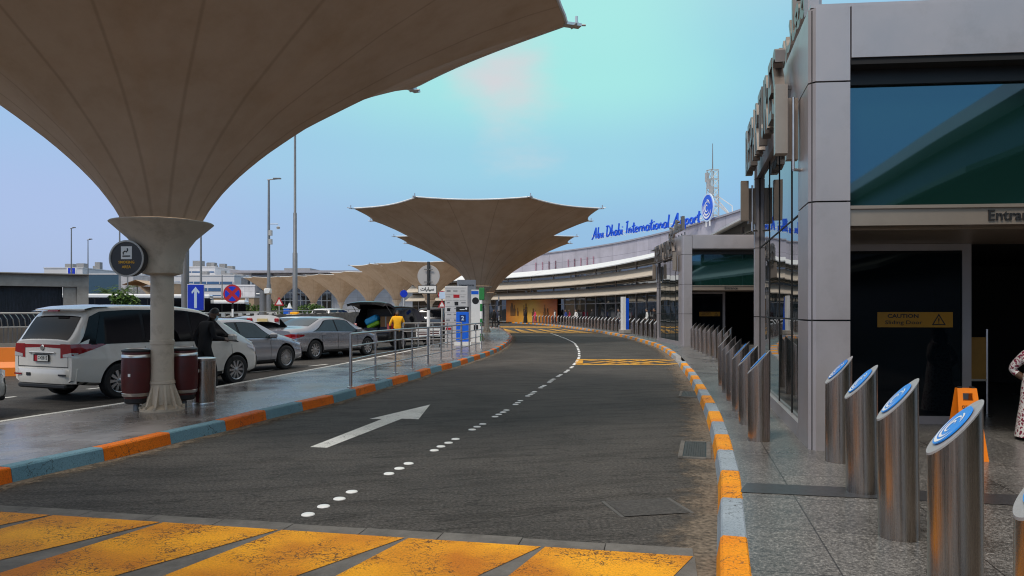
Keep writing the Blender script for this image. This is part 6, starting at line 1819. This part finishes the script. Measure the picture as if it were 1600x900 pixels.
# small round blue sign farther, red no-entry, warning triangle
def round_sign(px, py, Y, r, face, label, bar=None, z0=0):
    e = empty('traffic_sign', (gx(px, Y), Y, z0), 0, label, 'traffic sign'); zc = CAMZ + (HZ - py) / F * Y - z0
    m = MB(); m.lathe([(.0005, -.012), (r * .97, -.012), (r, 0), (r * .97, .012), (.0005, .012)], 32, c=(0, 0, zc), axis='Y'); m.build('disc', face, e)
    if bar: m = MB(); m.box((0, -.016, zc), bar); m.build('bar', 'white', e)
    m = MB(); post(m, 0, .04, 0, zc + r, .03); m.build('post', 'pole_light', e); return e
round_sign(631, 459, 37, .19, 'blue_sign', 'small plain round blue sign above the black van')
round_sign(690.5, 461, 36, .20, 'red_sign', 'round red no-entry sign at the left edge of the information board', (.30, .006, .07), KH)
e = empty('warning_sign', (gx(690.5, 35.5), 35.5, KH), 0, 'small red and white warning triangle under the no-entry sign', 'traffic sign'); zc = CAMZ + (HZ - 475) / F * 35.5 - KH
m = MB(); m.plate([(-.21, 0, zc - .17), (.21, 0, zc - .17), (0, 0, zc + .2)], (0, -1, 0), .02); m.build('triangle', 'red_sign', e)
m = MB(); m.plate([(-.12, -.003, zc - .12), (.12, -.003, zc - .12), (0, -.003, zc + .1)], (0, -1, 0), .002); m.build('white_face', 'white', e)
m = MB(); post(m, 0, .04, 0, zc + .1, .03); m.build('post', 'pole_light', e)
Y = 62; e = empty('warning_sign', (gx(436, Y), Y, 0), 0, 'distant warning triangle on a post left of the blue cabin', 'traffic sign'); zc = CAMZ + (HZ - 471) / F * Y
m = MB(); m.plate([(-.42, 0, zc - .35), (.42, 0, zc - .35), (0, 0, zc + .4)], (0, -1, 0), .02); m.build('triangle', 'red_sign', e)
m = MB(); m.plate([(-.25, -.003, zc - .25), (.25, -.003, zc - .25), (0, -.003, zc + .2)], (0, -1, 0), .002); m.build('white_face', 'white', e)
m = MB(); post(m, 0, .05, 0, zc, .05); m.build('post', 'pole_light', e)
# striped poles
def striped_pole(px, Y, ptop, label, green):
    z1 = CAMZ + (HZ - ptop) / F * Y - KH
    e = empty('striped_pole', (gx(px, Y), Y, KH), 0, label, 'striped pole')
    m = MB(); n = 7
    for k in range(n):
        a, b = z1 * k / n, z1 * (k + 1) / n; m.lathe([(.055, a), (.055, b - .002)], 14, mi=k % 2)
    m.build('pole', ['white', 'green_sign' if green else 'black'], e)
    if green: m = MB(); m.box((.02, 0, z1 + .1), (.22, .14, .50), bev=.02); m.build('control_box', 'green_sign', e)
    else: m = MB(); m.lathe([(.075, 1.25), (.09, 1.3), (.09, 1.45), (.06, 1.5)], 12); m.build('lamp_head', 'pole_grey', e)
striped_pole(752, 30.0, 463, 'white and dark banded pole with a green box on top at the railing end', True)
striped_pole(779.5, 60.0, 463, 'thin banded pole near the far end of the island', False)

# ------------------------------------------------------------------ railing on the island
RP = [(-3.22, 14.7), (-3.08, 16.6), (-2.85, 18), (-2.63, 19.4), (-2.37, 20.8), (-2.14, 22.2), (-1.93, 23.6), (-1.72, 25), (-1.53, 26.3), (-1.36, 27.6), (-1.20, 28.9)]
e = empty('railing', (RP[0][0], RP[0][1], KH - .008), 0, 'stainless steel railing with four rails following the island kerb', 'railing')
RO = Vector((RP[0][0], RP[0][1], 0)); RH = 1.06
for i, (x, y) in enumerate(RP):
    big = i in (0, 4, 7, 10); m = MB(); p = Vector((x, y, 0)) - RO
    m.lathe([(.032 if big else .022, 0), (.032 if big else .022, RH)], 12, c=(p.x, p.y, 0)); m.lathe([(.075, 0), (.075, .015), (.06, .02)], 14, c=(p.x, p.y, 0)); m.build('post', 'steel_bright', e)
for f in (1.0, .765, .515, .27):
    m = MB(); m.tube([Vector((x, y, RH * f)) - RO for x, y in RP], .026 if f == 1 else .017, 10); m.build('rail', 'steel_bright', e)
e = empty('railing', (gx(630, 29.5), 29.5, KH - .008), 0, 'short steel railing behind the long one, beside the man in yellow', 'railing')
m0 = [(0, 0), (.55, .4), (1.1, .9), (1.65, 1.4), (2.2, 1.9)]
for x, y in m0: m = MB(); m.lathe([(.024, 0), (.024, 1.05)], 10, c=(x, y, 0)); m.build('post', 'steel_bright', e)
for f in (1.05, .72, .38): m = MB(); m.tube([(x, y, f) for x, y in m0], .022, 8); m.build('rail', 'steel_bright', e)
# luggage trolleys
def trolley(loc, rz, label):
    e = empty('luggage_trolley', loc, rz, label, 'trolley', 'luggage trolleys by the island railing')
    m = MB(); m.tube([(-.3, -.5, .2), (-.3, .45, .16), (.3, .45, .16), (.3, -.5, .2)], .018, 6); m.tube([(-.3, -.5, .2), (-.3, -.62, 1.0), (.3, -.62, 1.0), (.3, -.5, .2)], .018, 6)
    for k in range(4): m.tube([(-.3 + .2 * k, -.48, .2), (-.3 + .2 * k, .44, .16)], .01, 5)
    m.build('frame', 'steel_bright', e)
    m = MB(); m.box((0, -.60, .62), (.52, .02, .34)); m.build('panel', 'white', e)
    m = MB(); m.box((0, -.612, .66), (.44, .004, .03)); m.box((0, -.612, .58), (.44, .004, .05)); m.build('panel_print', 'maroon', e)
    for x, y in ((-.27, -.42), (.27, -.42), (0, .36)):
        m = MB(); m.lathe([(.08, -.02), (.085, 0), (.08, .02)], 14, c=(x, y, .085), axis='X'); m.build('wheel', 'rubber', e)
    return e
t0 = trolley((gx(656, 31), 31, KH - .008), .3, 'luggage trolley with white panel behind the railing, left one')
dup(t0, (gx(676, 32.2), 32.2, KH - .008), .2, 'luggage trolley with white panel behind the railing, right one beside the blue unit')

# ------------------------------------------------------------------ information boards and the blue parking unit
Y = 34.0; e = empty('information_board', (gx(713, Y), Y, KH - .008), .12, 'tall white information board with small printed squares behind the railing', 'information board')
zt = CAMZ + (HZ - 447) / F * Y - KH
m = MB(); m.box((0, 0, zt / 2), (1.05, .22, zt), bev=.02); m.build('panel', 'board_white', e)
m = MB(); random.seed(9)
for r in range(9):
    for c_ in range(3):
        if r > 5 and c_ > 0: continue
        x, z = -.36 + .33 * c_, zt - .22 - .27 * r
        m.box((x, -.112, z + .10), (.30, .004, .008)); m.box((x + random.uniform(-.03, .03), -.112, z), (random.choice((.12, .18, .2)), .004, random.choice((.05, .08, .03))))
m.build('printing', mat('grey_print', (.22, .22, .23), .6), e)
m = MB(); m.box((.0, -.114, zt - .46), (.28, .004, .15)); m.box((-.36, -.114, zt - 1.98), (.25, .004, .15)); m.build('red_tile', 'red_sign', e)
m = MB(); m.box((.0, -.114, zt - .80), (.17, .004, .17)); m.lathe([(.08, -.116), (.10, -.116), (.10, -.112), (.08, -.112)], 20, c=(-.36, 0, zt - 1.05), axis='Z') if False else None; m.box((-.36, -.114, zt - 1.08), (.14, .004, .14)); m.build('dark_tile', 'black', e)
m = MB(); m.box((-.65, 0, zt - .42), (.26, .05, .32)); m.build('side_flag', 'pale_blue_print', e)
Y = 33.2; e = empty('parking_unit', (gx(722.5, Y), Y, KH - .008), .12, 'bright blue upright unit with a dark header and a boxed number 2', 'parking unit')
m = MB(); m.box((0, 0, .08), (.75, .5, .16)); m.build('plinth', 'white', e)
m = MB(); m.box((0, 0, .83), (.56, .36, 1.34), bev=.02); m.build('cabinet', 'blue_kiosk', e)
m = MB(); m.box((0, 0, 1.62), (.56, .36, .23), bev=.01); hd = m.build('header', 'black', e)
m = MB(); m.box((-.02, -.183, 1.60), (.22, .005, .03)); m.lathe([(.0005, 0), (.045, 0)], 16, c=(.16, -.184, 1.64), axis='Y', caps=False); m.build('header_print', 'white_print', hd)
m = MB(); m.box((0, -.185, 1.22), (.27, .006, .30)); nb = m.build('number_tile', mat('tile_navy', (.006, .03, .16), .4), e)
m = MB(); put_text(m, '2', (0, -.19, 1.12), (1, 0, 0), (0, 0, 1), height=.20, depth=.004, bold=.02, align='C'); m.build('number', 'pale_blue_print', nb)
m = MB(); m.box((0, -.185, .93), (.44, .006, .04)); m.build('label_strip', 'pale_blue_print', e)
Y = 37.5; e = empty('information_board', (gx(729, Y), Y, KH - .008), .1, 'taller grey slab with a header band just behind the white information board', 'information board')
zt = CAMZ + (HZ - 437) / F * Y - KH; m = MB(); m.box((0, 0, zt / 2), (.95, .2, zt), bev=.02); m.build('panel', mat('slab_grey', (.45, .44, .45), .5), e)
m = MB(); put_text(m, 'Departures', (-.36, -.105, zt - .36), (1, 0, 0), (0, 0, 1), height=.15, width=.74, depth=.004, bold=.01); m.build('lettering', 'black', e)
Y = 36.5; e = empty('information_board', (gx(743.5, Y), Y, KH - .008), .1, 'narrow pale board with a dark oval print left of the banded pole', 'information board')
m = MB(); m.box((0, 0, 1.3), (.46, .15, 2.6)); m.build('panel', 'white', e); m = MB(); m.lathe([(.0005, 0), (.17, 0)], 20, c=(-.02, -.08, 2.05), axis='Y', caps=False); m.box((0, -.078, .72), (.22, .005, .26)); m.build('print', 'black', e)
m = MB(); m.box((-.05, -.078, 2.45), (.36, .005, .16)); m.build('blue_header', 'blue_kiosk', e)

# ------------------------------------------------------------------ lamp posts and mast
def lamp_post(px, Y, ptop, label, r=.10, arm=1.3, head=True, cctv=False):
    z1 = CAMZ + (HZ - ptop) / F * Y
    e = empty('lamp_post', (gx(px, Y), Y, 0), 0, label, 'lamp post', 'tall lamp posts of the car park')
    m = MB(); m.lathe([(r * 1.5, 0), (r * 1.5, z1 * .28), (r * 1.1, z1 * .30), (r * .65, z1)], 12); m.build('shaft', 'pole_grey', e)
    if head:
        m = MB(); m.tube([(-.15, 0, z1), (arm, 0, z1 + .12)], .06, 6); m.build('arm', 'pole_grey', e)
        m = MB(); m.box((arm * .8, 0, z1 + .14), (arm * .75, .38, .13), bev=.04); m.build('lamp_head', 'pole_grey', e)
    if cctv:
        for z, s_ in ((z1 * .64, 1), (z1 * .58, -1)): m = MB(); m.box((.18, 0, z), (.32, .4, .55)); m.build('camera_box', 'pole_light', e)
        m = MB(); m.tube([(.1, 0, z1 * .70), (1.0, 0, z1 * .70)], .04, 5); m.lathe([(.16, -.2), (.2, 0), (.0005, .1)], 10, c=(1.0, 0, z1 * .68)); m.build('camera_arm', 'pole_light', e)
    return e
lamp_post(420, 78, 281, 'grey lamp post with flat head and cameras, left of the tallest mast', .16, 1.1, cctv=True)
lamp_post(111.5, 108, 357, 'thin distant lamp post left of the blue board', .11, .5)
lamp_post(137.5, 108, 375, 'thin distant lamp post above the end of the dark wall', .09, .5)
lamp_post(187, 82, 330, 'thin grey lamp post mostly hidden behind the near column\'s sign', .10, .5)
lamp_post(199.5, 108, 425, 'short thin lamp post in front of the palms', .12, .5, head=False)
lamp_post(314, 82, 330, 'thin dark lamp post right of the near column capital', .12, .5)
lamp_post(347, 105, 430, 'thin distant post before the white block with blue ribbon windows', .10, .4, head=False)
Y = 70; e = empty('high_mast', (gx(461, Y), Y, 0), 0, 'tallest steel mast, rising behind the edge of the near canopy', 'mast')
z1 = 21.0; m = MB(); m.lathe([(.23, 0), (.23, 7.2), (.17, 7.3), (.17, 11), (.12, 11.1), (.10, z1)], 14); m.build('shaft', 'pole_grey', e)
m = MB(); m.lathe([(.2, z1), (.9, z1 + .1), (.9, z1 + .3), (.2, z1 + .4)], 16); m.build('head_frame', 'pole_grey', e)
Y = 55; e = empty('camera_pole', (gx(411, Y), Y, 0), 0, 'stout grey pole with a pale camera box at its top beside the lamp post', 'camera pole')
z1 = CAMZ + (HZ - 454) / F * Y; m = MB(); m.lathe([(.26, 0), (.25, z1)], 14); m.build('shaft', 'pole_grey', e); m = MB(); m.box((.4, -.1, z1 - .05), (.45, .5, .4), bev=.05); m.tube([(-.5, 0, z1 - .25), (.5, 0, z1 - .25)], .05, 6); m.build('camera_box', 'white', e)

# ------------------------------------------------------------------ left background
# near dark retaining frame
A0, A1 = Vector((-26.5, 26.0)), Vector((gx(138, 31.5), 31.5)); dA = (A1 - A0); LA = dA.length; aA = math.atan2(dA.y, dA.x)
e = empty('underpass_wall', (A0.x, A0.y, 0), aA, 'dark slatted wall framed in pale concrete behind the white minivan', 'wall')
zt = CAMZ + (HZ - 430.5) / F * 31.5
m = MB(); m.box((LA / 2, .0, zt - .25), (LA, .6, .5)); m.box((LA / 2, -.1, zt + .02), (LA, .85, .04)); m.build('lintel', 'concrete', e)
m = MB(); m.box((LA - .22, 0, (zt - .5) / 2), (.42, .58, zt - .5)); m.build('pillar', 'concrete', e)
m = MB(); m.box((LA - .68, .06, (zt - .5) / 2), (.48, .5, zt - .5)); m.build('pillar', 'concrete', e)
m = MB(); m.box((LA / 2 - .47, .18, (zt - .5) / 2), (LA - .95, .06, zt - .5)); m.build('slat_panel', mat('dark_slats', (.016, .018, .026), .35, var=.9, scale=2, stretch=(14, 14, 1.2), bump=.4, bscale=8), e)
m = MB(); random.seed(3)
for k in range(70): m.box((.3 + (LA - 1.3) * k / 69, .14, (zt - .5) / 2 + random.uniform(-.1, .1)), (.05, .03, zt - .8))
m.build('slat', mat('slat_navy', (.02, .023, .034), .4, var=.7, scale=3), e)
# bent-bar railing and low wall in front
B0, B1 = Vector((-20, 18.6)), Vector((gx(62, 23.0), 23.0)); dB = B1 - B0; LB = dB.length
e = empty('barred_fence', (B0.x, B0.y, 0), math.atan2(dB.y, dB.x), 'dark fence of curved bars above a grey panel at the left edge', 'fence')
zt = CAMZ + (HZ - 489.5) / F * 23; zm = CAMZ + (HZ - 511) / F * 23; zb = CAMZ + (HZ - 535) / F * 23
m = MB(); m.tube([(0, -.1, zt), (LB, -.1, zt)], .03, 8); m.tube([(0, .05, zm), (LB, .05, zm)], .025, 8); m.build('rail', 'pole_light', e)
for k in range(46):
    x = LB * k / 45; m = MB() if k == 0 else m; m.tube([(x + .10, .05, zm), (x + .06, -.02, zm + .25), (x - .06, -.10, zt)], .014, 5)
m.build('curved_bar', 'steel_bright', e)
m = MB()
for k in range(60): m.box((LB * k / 59, .05, (zm + zb) / 2), (.03, .03, zm - zb))
m.build('lower_bar', 'pole_grey', e)
m = MB(); m.box((LB / 2, .12, (zm + zb) / 2), (LB, .04, zm - zb)); m.box((LB / 2, .12, zb / 2), (LB, .3, zb)); m.build('base_wall', mat('wall_buff', (.34, .30, .26), .8, var=.15), e)
# orange water barrier
e = empty('road_barrier', (gx(8, 19.0), 19.0, 0), .25, 'orange plastic road barrier at the left edge beside the minivan', 'barrier')
zt = CAMZ + (HZ - 543) / F * 19
m = MB(); prof = [(-.25, 0), (-.25, .22), (-.13, .36), (-.10, zt), (.10, zt), (.13, .36), (.25, .22), (.25, 0)]
m.grid([[(x, y, z) for y, z in prof] for x in (-1.3, -.02, .02, .62)], 0, False, closed=True); n = len(prof)
m.f.append(tuple(range(n))); m.m.append(0); m.sm.append(False); m.f.append(tuple(3 * n + k for k in range(n - 1, -1, -1))); m.m.append(0); m.sm.append(False)
m.build('shell', 'orange_plastic', e); m = MB(); m.lathe([(.05, 0), (.06, .03), (.03, .05)], 12, c=(.3, 0, zt)); m.box((-.4, 0, zt + .02), (.3, .1, .04)); m.build('filler_cap', 'orange_plastic', e)
# coaches
def coach(loc, head, L_, H_, label):
    e = empty('coach', loc, math.atan2(head[1], head[0]), label, 'coach', 'coaches waiting beyond the wall')
    m = MB(); m.box((0, 0, .35 + .45), (L_, 2.5, .9), bev=.1); m.build('lower_body', 'paint_grey', e)
    m = MB(); m.box((0, 0, H_ * .62), (L_ - .02, 2.48, H_ * .55), bev=.08); m.build('window_band', 'car_glass_tint', e)
    m = MB(); m.box((0, 0, H_ - .2), (L_ - .1, 2.5, .42), bev=.12); m.build('roof', 'paint_white', e)
    for x in (-L_ * .32, L_ * .28):
        for s_ in (-1, 1): w_ = MB(); w_.lathe([(.3, -.13), (.48, -.13), (.5, 0), (.48, .13), (.3, .13)], 24, c=(x, s_ * 1.13, .5), axis='Y'); w_.build('wheel', 'rubber', e)
    m = MB()
    for k in range(6): 
        for s_ in (-1, 1): m.box((-L_ / 2 + L_ * (k + .5) / 6, s_ * 1.243, H_ * .62), (.06, .02, H_ * .5))
    m.build('window_pillar', 'black', e); return e
Y = 66; coach((gx(215, Y), Y, 0), (1, .28), 12.5, CAMZ + (HZ - 460) / F * Y, 'long dark coach with white roof behind the minivan')
Y = 72; coach((gx(300, Y), Y + 2, 0), (1, .2), 9, CAMZ + (HZ - 469) / F * Y, 'dark coach with white roof right of the near column')

def block(nm, px0, px1, ptop, Y, depth, m_wall, label, cat='building', windows=(), roof=None, par=None, ribbons=(), clutter=0):
    x0, x1 = gx(px0, Y), gx(px1, Y); zt = CAMZ + (HZ - ptop) / F * Y
    e = empty(nm, ((x0 + x1) / 2, Y, 0), 0, label, cat); w_ = x1 - x0
    m = MB(); m.box((0, depth / 2, zt / 2), (w_, depth, zt)); o = m.build('wall', m_wall, e)
    uv = o.data.uv_layers.new(name='UVMap')
    for li, l in enumerate(o.data.loops):
        c_ = o.data.vertices[l.vertex_index].co; uv.data[li].uv = (c_.x + c_.y, c_.z)
    m = MB(); m.box((0, depth / 2, zt + .15), (w_ + .3, depth + .3, .3)); m.build('parapet', roof or 'building_white', e)
    for (a, b, p0, p1) in ribbons:
        z0, z1 = CAMZ + (HZ - p1) / F * Y, CAMZ + (HZ - p0) / F * Y; xa, xb = gx(a, Y) - (x0 + x1) / 2, gx(b, Y) - (x0 + x1) / 2
        m = MB(); m.box(((xa + xb) / 2, -.04, (z0 + z1) / 2), (xb - xa, .1, z1 - z0)); win = m.build('window', 'ribbon_window', e)
        m = MB(); n_ = max(2, int((xb - xa) / 3))
        for k in range(n_ + 1): m.box((xa + (xb - xa) * k / n_, -.10, (z0 + z1) / 2), (.15, .06, z1 - z0))
        m.build('window_bar', 'building_white', win)
    if clutter:
        for k in range(clutter):
            m = MB(); s_ = random.uniform(.8, 2.6); h_ = random.uniform(.6, 2.2); m.box((random.uniform(-.45, .45) * w_, depth * random.uniform(.1, .5), zt + .3 + h_ / 2), (s_, s_, h_)); m.build('roof_unit', 'roof_clutter', e)
    return e
random.seed(21)
block('office_block', 250, 366, 431, 190, 40, 'building_white', 'white multi-storey block with blue ribbon windows right of the near column', ribbons=((262, 364, 440, 444), (262, 346, 450, 455), (262, 346, 461, 464)), clutter=9)
block('upper_storey', 262, 336, 418, 205, 30, 'building_white', 'white set-back upper block with roof plant behind the ribbon-windowed one', ribbons=((264, 335, 424, 426),), clutter=10)
block('low_wall_building', 300, 397, 465, 150, 20, 'tan_wall', 'low tan building at the foot of the white block, left of the far canopies', ribbons=((384, 388, 466, 476),))
block('service_block', 366, 398, 447, 160, 20, 'block_panels', 'pale tiled service block with a dark door left of the far canopies', ribbons=((372, 378, 456, 472),), clutter=3)
block('glass_office', 138, 187, 429, 200, 40, 'teal_glass', 'dark teal glass office building beyond the coaches')
block('parapet_block', 69, 129, 419.5, 215, 30, 'building_white', 'flat white parapet building showing above the dark wall', clutter=4)
block('parapet_block', 128, 240, 424, 240, 30, 'building_white', 'long white flat-roofed building behind the teal glass office', ribbons=((205, 238, 429, 442),), clutter=6)
block('grey_block', 188, 208, 430, 195, 20, 'block_panels', 'narrow grey block between the teal office and the round sign')
block('tan_block', 236, 256, 442, 110, 10, 'tan_wall', 'tan wall block immediately right of the near column shaft')
e = empty('billboard', (gx(112, 205), 205, 0), 0, 'blue and white board above the dark wall', 'billboard')
zc = CAMZ + (HZ - 423.5) / F * 205; m = MB(); m.box((0, 0, zc), (1.9, .3, 1.7)); m.build('blue_face', 'blue_sign', e); m = MB(); m.box((-1.15, .1, zc), (.4, .3, 1.8)); m.box((1.15, .1, zc), (.4, .3, 1.8)); m.box((0, -.16, zc), (.5, .02, .6)); m.tube([(0, .3, 0), (0, .3, zc)], .15, 6); m.build('frame', 'white', e)
# tan shade canopies left of the column
e = empty('shade_roof', (gx(226, 120), 120, 0), 0, 'tan fabric shade roof left of the near column', 'shade roof')
zt = CAMZ + (HZ - 446) / F * 120; m = MB(); m.grid([[(-2.2, -3, zt), (0, -3, zt + .8), (2.6, -3, zt - .2)], [(-2.2, 4, zt), (0, 4, zt + .8), (2.6, 4, zt - .2)], ], 0, True); m.grid([[(-2.2, -3, zt - .15), (.5, -3, zt - .2), (2.6, -3, zt - 2.2)], [(-2.2, 4, zt - .15), (.5, 4, zt - .2), (2.6, 4, zt - 2.2)]], 0, False); m.build('fabric', 'fabric', e)
m = MB(); m.tube([(-1.2, 0, 0), (-1.2, 0, zt)], .1, 8); m.tube([(2.4, 0, 0), (2.4, 0, zt - .3)], .1, 8); m.build('post', 'pole_light', e)
# annex with flat roof behind the far canopies
Y = 165; e = empty('annex_building', (gx(425, Y), Y, 0), 0, 'grey terminal annex with a flat overhanging roof behind the leftmost far canopies', 'building')
def zpx(p, Y): return CAMZ + (HZ - p) / F * Y
xa, xb, xc = gx(394, Y) - gx(425, Y), gx(700, Y) - gx(425, Y), gx(372, Y) - gx(425, Y)
m = MB(); m.box(((xa + xb) / 2, 15, zpx(428, Y) / 2), (xb - xa, 30, zpx(428, Y))); o = m.build('wall', 'block_panels', e)
uv = o.data.uv_layers.new(name='UVMap')
for li, l in enumerate(o.data.loops): c_ = o.data.vertices[l.vertex_index].co; uv.data[li].uv = (c_.x + c_.y, c_.z)
m = MB(); m.box(((xc + xb) / 2, 12, zpx(427.5, Y) + .2), (xb - xc, 34, .5)); m.build('roof', 'alu_panel', e)
m = MB(); m.box((gx(450, Y) - gx(425, Y), 12, zpx(423, Y)), (gx(440, Y) - gx(398, Y), 10, 2.0)); m.build('roof_room', 'block_panels', e)
m = MB(); m.box(((xa + gx(427, Y) - gx(425, Y)) / 2, -.3, zpx(432.5, Y)), (gx(427, Y) - gx(394, Y), .4, 1.3)); m.build('window', 'terminal_glass', e)
m = MB(); m.box((gx(460, Y) - gx(425, Y), -.25, zpx(464, Y)), (gx(520, Y) - gx(405, Y), .3, 5.6)); cw = m.build('curtain_wall', 'terminal_glass', e)
m = MB()
for k in range(15): m.box((gx(405 + 115 * k / 14, Y) - gx(425, Y), -.45, zpx(464, Y)), (.16, .12, 5.6))
for k in range(4): m.box((gx(460, Y) - gx(425, Y), -.5, zpx(464, Y) - 2.6 + 1.75 * k), (gx(520, Y) - gx(405, Y), .1, .16))
m.build('mullion', 'pole_light', cw)
# stone barrier wall, black-white barrier, cabin
S0, S1 = Vector((gx(255, 40), 40)), Vector((gx(560, 62), 62)); dS = S1 - S0; LS = dS.length
e = empty('barrier_wall', (S0.x, S0.y, 0), math.atan2(dS.y, dS.x), 'rough grey stone barrier with a steel top rail behind the parked cars', 'wall')
m = MB(); rows = []; random.seed(5)
for k in range(60):
    x = LS * k / 59; h = 1.28 + random.uniform(-.05, .05) + .35 * (k / 59); rows.append([(x, -.18 + random.uniform(-.03, .03), 0), (x, -.15, h), (x, .15, h), (x, .18, 0)])
m.grid(rows, 0, False); m.build('stonework', 'stone_barrier', e)
m = MB(); m.tube([(0, 0, 1.52), (LS, 0, 1.86)], .035, 6)
for k in range(14): m.tube([(LS * k / 13, 0, 1.2), (LS * k / 13, 0, 1.52 + .34 * k / 13)], .03, 5)
m.build('rail', 'pole_light', e)
S0, S1 = Vector((gx(318, 66), 66)), Vector((gx(431, 78), 78)); dS = S1 - S0; LS = dS.length
e = empty('striped_barrier', (S0.x, S0.y, 0), math.atan2(dS.y, dS.x), 'white barrier with black blocks below the hedge', 'barrier')
m = MB(); m.box((LS / 2, 0, .95), (LS, .3, 1.3)); m.build('wall', 'white', e)
m = MB(); 
for k in range(9): m.box((LS * (k + .5) / 9, -.16, 1.25), (LS / 18, .03, .45))
m.build('black_block', 'black', e)
Y = 80; e = empty('site_cabin', (gx(449.5, Y), Y, 0), .1, 'small bright blue cabin beside the tallest mast', 'cabin')
m = MB(); m.box((-.15, .5, 1.0), (.6, 1, 2.0)); m.box((.32, .5, .95), (.28, .9, 1.9)); m.build('body', 'blue_kiosk', e); m = MB(); m.prism([(-.5, -.05), (.5, -.05), (.5, 1.05), (-.5, 1.05)], 2.0, 2.08); m.lathe([(.25, 2.08), (.1, 2.5), (.05, 2.6)], 8, c=(.1, .5, 0)); m.build('roof', 'white', e)

# foliage: many small leaf faces
def foliage(mb, c, rx, ry, rz, n, size, mats=2):
    for _ in range(n):
        while True:
            p = Vector((random.uniform(-1, 1), random.uniform(-1, 1), random.uniform(-1, 1)))
            if p.length < 1 and p.length > .45: break
        p = Vector((p.x * rx, p.y * ry, p.z * rz)) + Vector(c); s_ = size * random.uniform(.6, 1.4)
        a = Vector((random.gauss(0, 1), random.gauss(0, 1), random.gauss(0, 1))).normalized(); b = a.cross(Vector((random.gauss(0, 1), random.gauss(0, 1), random.gauss(0, 1)))).normalized()
        mb.add([p - a * s_, p + b * s_ * .45, p + a * s_, p - b * s_ * .45], [(0, 1, 2, 3)], random.randrange(mats))
def shrub(px, pc, Y, rx, rz, n, size, label, nm='shrub'):
    zc = CAMZ + (HZ - pc) / F * Y; e = empty(nm, (gx(px, Y), Y, 0), 0, label, 'shrub')
    m = MB(); 
    for k in range(5): foliage(m, (random.uniform(-.5, .5) * rx, random.uniform(-.4, .4) * rx, zc + random.uniform(-.3, .4) * rz), rx * .62, rx * .55, rz * .62, n // 5, size)
    m.build('foliage', ['hedge_leaf', 'hedge_leaf_light'], e)
    m = MB()
    for k in range(5): m.tube([(0, 0, 0), (random.uniform(-.3, .3) * rx, random.uniform(-.3, .3) * rx, zc * .6), (random.uniform(-.7, .7) * rx, random.uniform(-.6, .6) * rx, zc)], [.06, .045, .02], 5)
    m.build('stem', 'bark', e)
shrub(194, 472, 50, 1.0, .75, 700, .16, 'bright green bushy shrub above the minivan roof')
def palm(px, ptop, Y, label):
    z1 = CAMZ + (HZ - ptop) / F * Y; e = empty('palm_tree', (gx(px, Y), Y, 0), 0, label, 'palm tree', 'palms before the teal office')
    m = MB(); m.lathe([(.28, 0), (.2, z1 * .4), (.18, z1 * .75)], 10); m.build('trunk', 'bark', e)
    m = MB()
    for k in range(26):
        a = random.uniform(0, 2 * PI); el_ = random.uniform(-.2, 1.2); ln_ = random.uniform(1.6, 2.4); pts = []
        for j in range(7):
            t = j / 6; r = ln_ * t * math.cos(el_ * (1 - .5 * t)); z = z1 * .75 + ln_ * math.sin(el_) * t - 1.1 * t * t; pts.append(Vector((r * math.cos(a), r * math.sin(a), z)))
        for p, q_ in zip(pts, pts[1:]):
            d = (q_ - p).normalized(); s_ = d.cross(Vector((0, 0, 1))).normalized()
            for sg_ in (-1, 1):
                for f in (0, .5): b = p.lerp(q_, f); m.add([b, b + d * .07, b + s_ * sg_ * .42 + d * .3 - Vector((0, 0, .18))], [(0, 1, 2)], random.randrange(2))
    m.build('crown', ['hedge_leaf', 'hedge_leaf_light'], e)
palm(166, 441, 100, 'grey-green palm in front of the teal office, the left one'); palm(195, 436, 100, 'palm beside the thin lamp posts, nearer the column'); palm(180, 447, 96, 'low bushy palm between two taller ones')
e = empty('hedge', (gx(395, 84), 84, 0), .18, 'long dark green clipped hedge above the white barrier', 'hedge')
m = MB(); zc = CAMZ + (HZ - 483) / F * 84
for k in range(24): foliage(m, (-7.5 + 15 * k / 23, random.uniform(-.2, .2), zc + random.uniform(-.1, .15) - .1), .7, .6, .62, 130, .17)
m.build('foliage', ['hedge_leaf', 'hedge_leaf_light'], e)
m = MB()
for k in range(10): m.tube([(-7 + 14 * k / 9, 0, 0), (-7 + 14 * k / 9, 0, zc)], .05, 5)
m.build('stem', 'bark', e)

for m_ in list(D.meshes):
    if m_.users == 0: D.meshes.remove(m_)
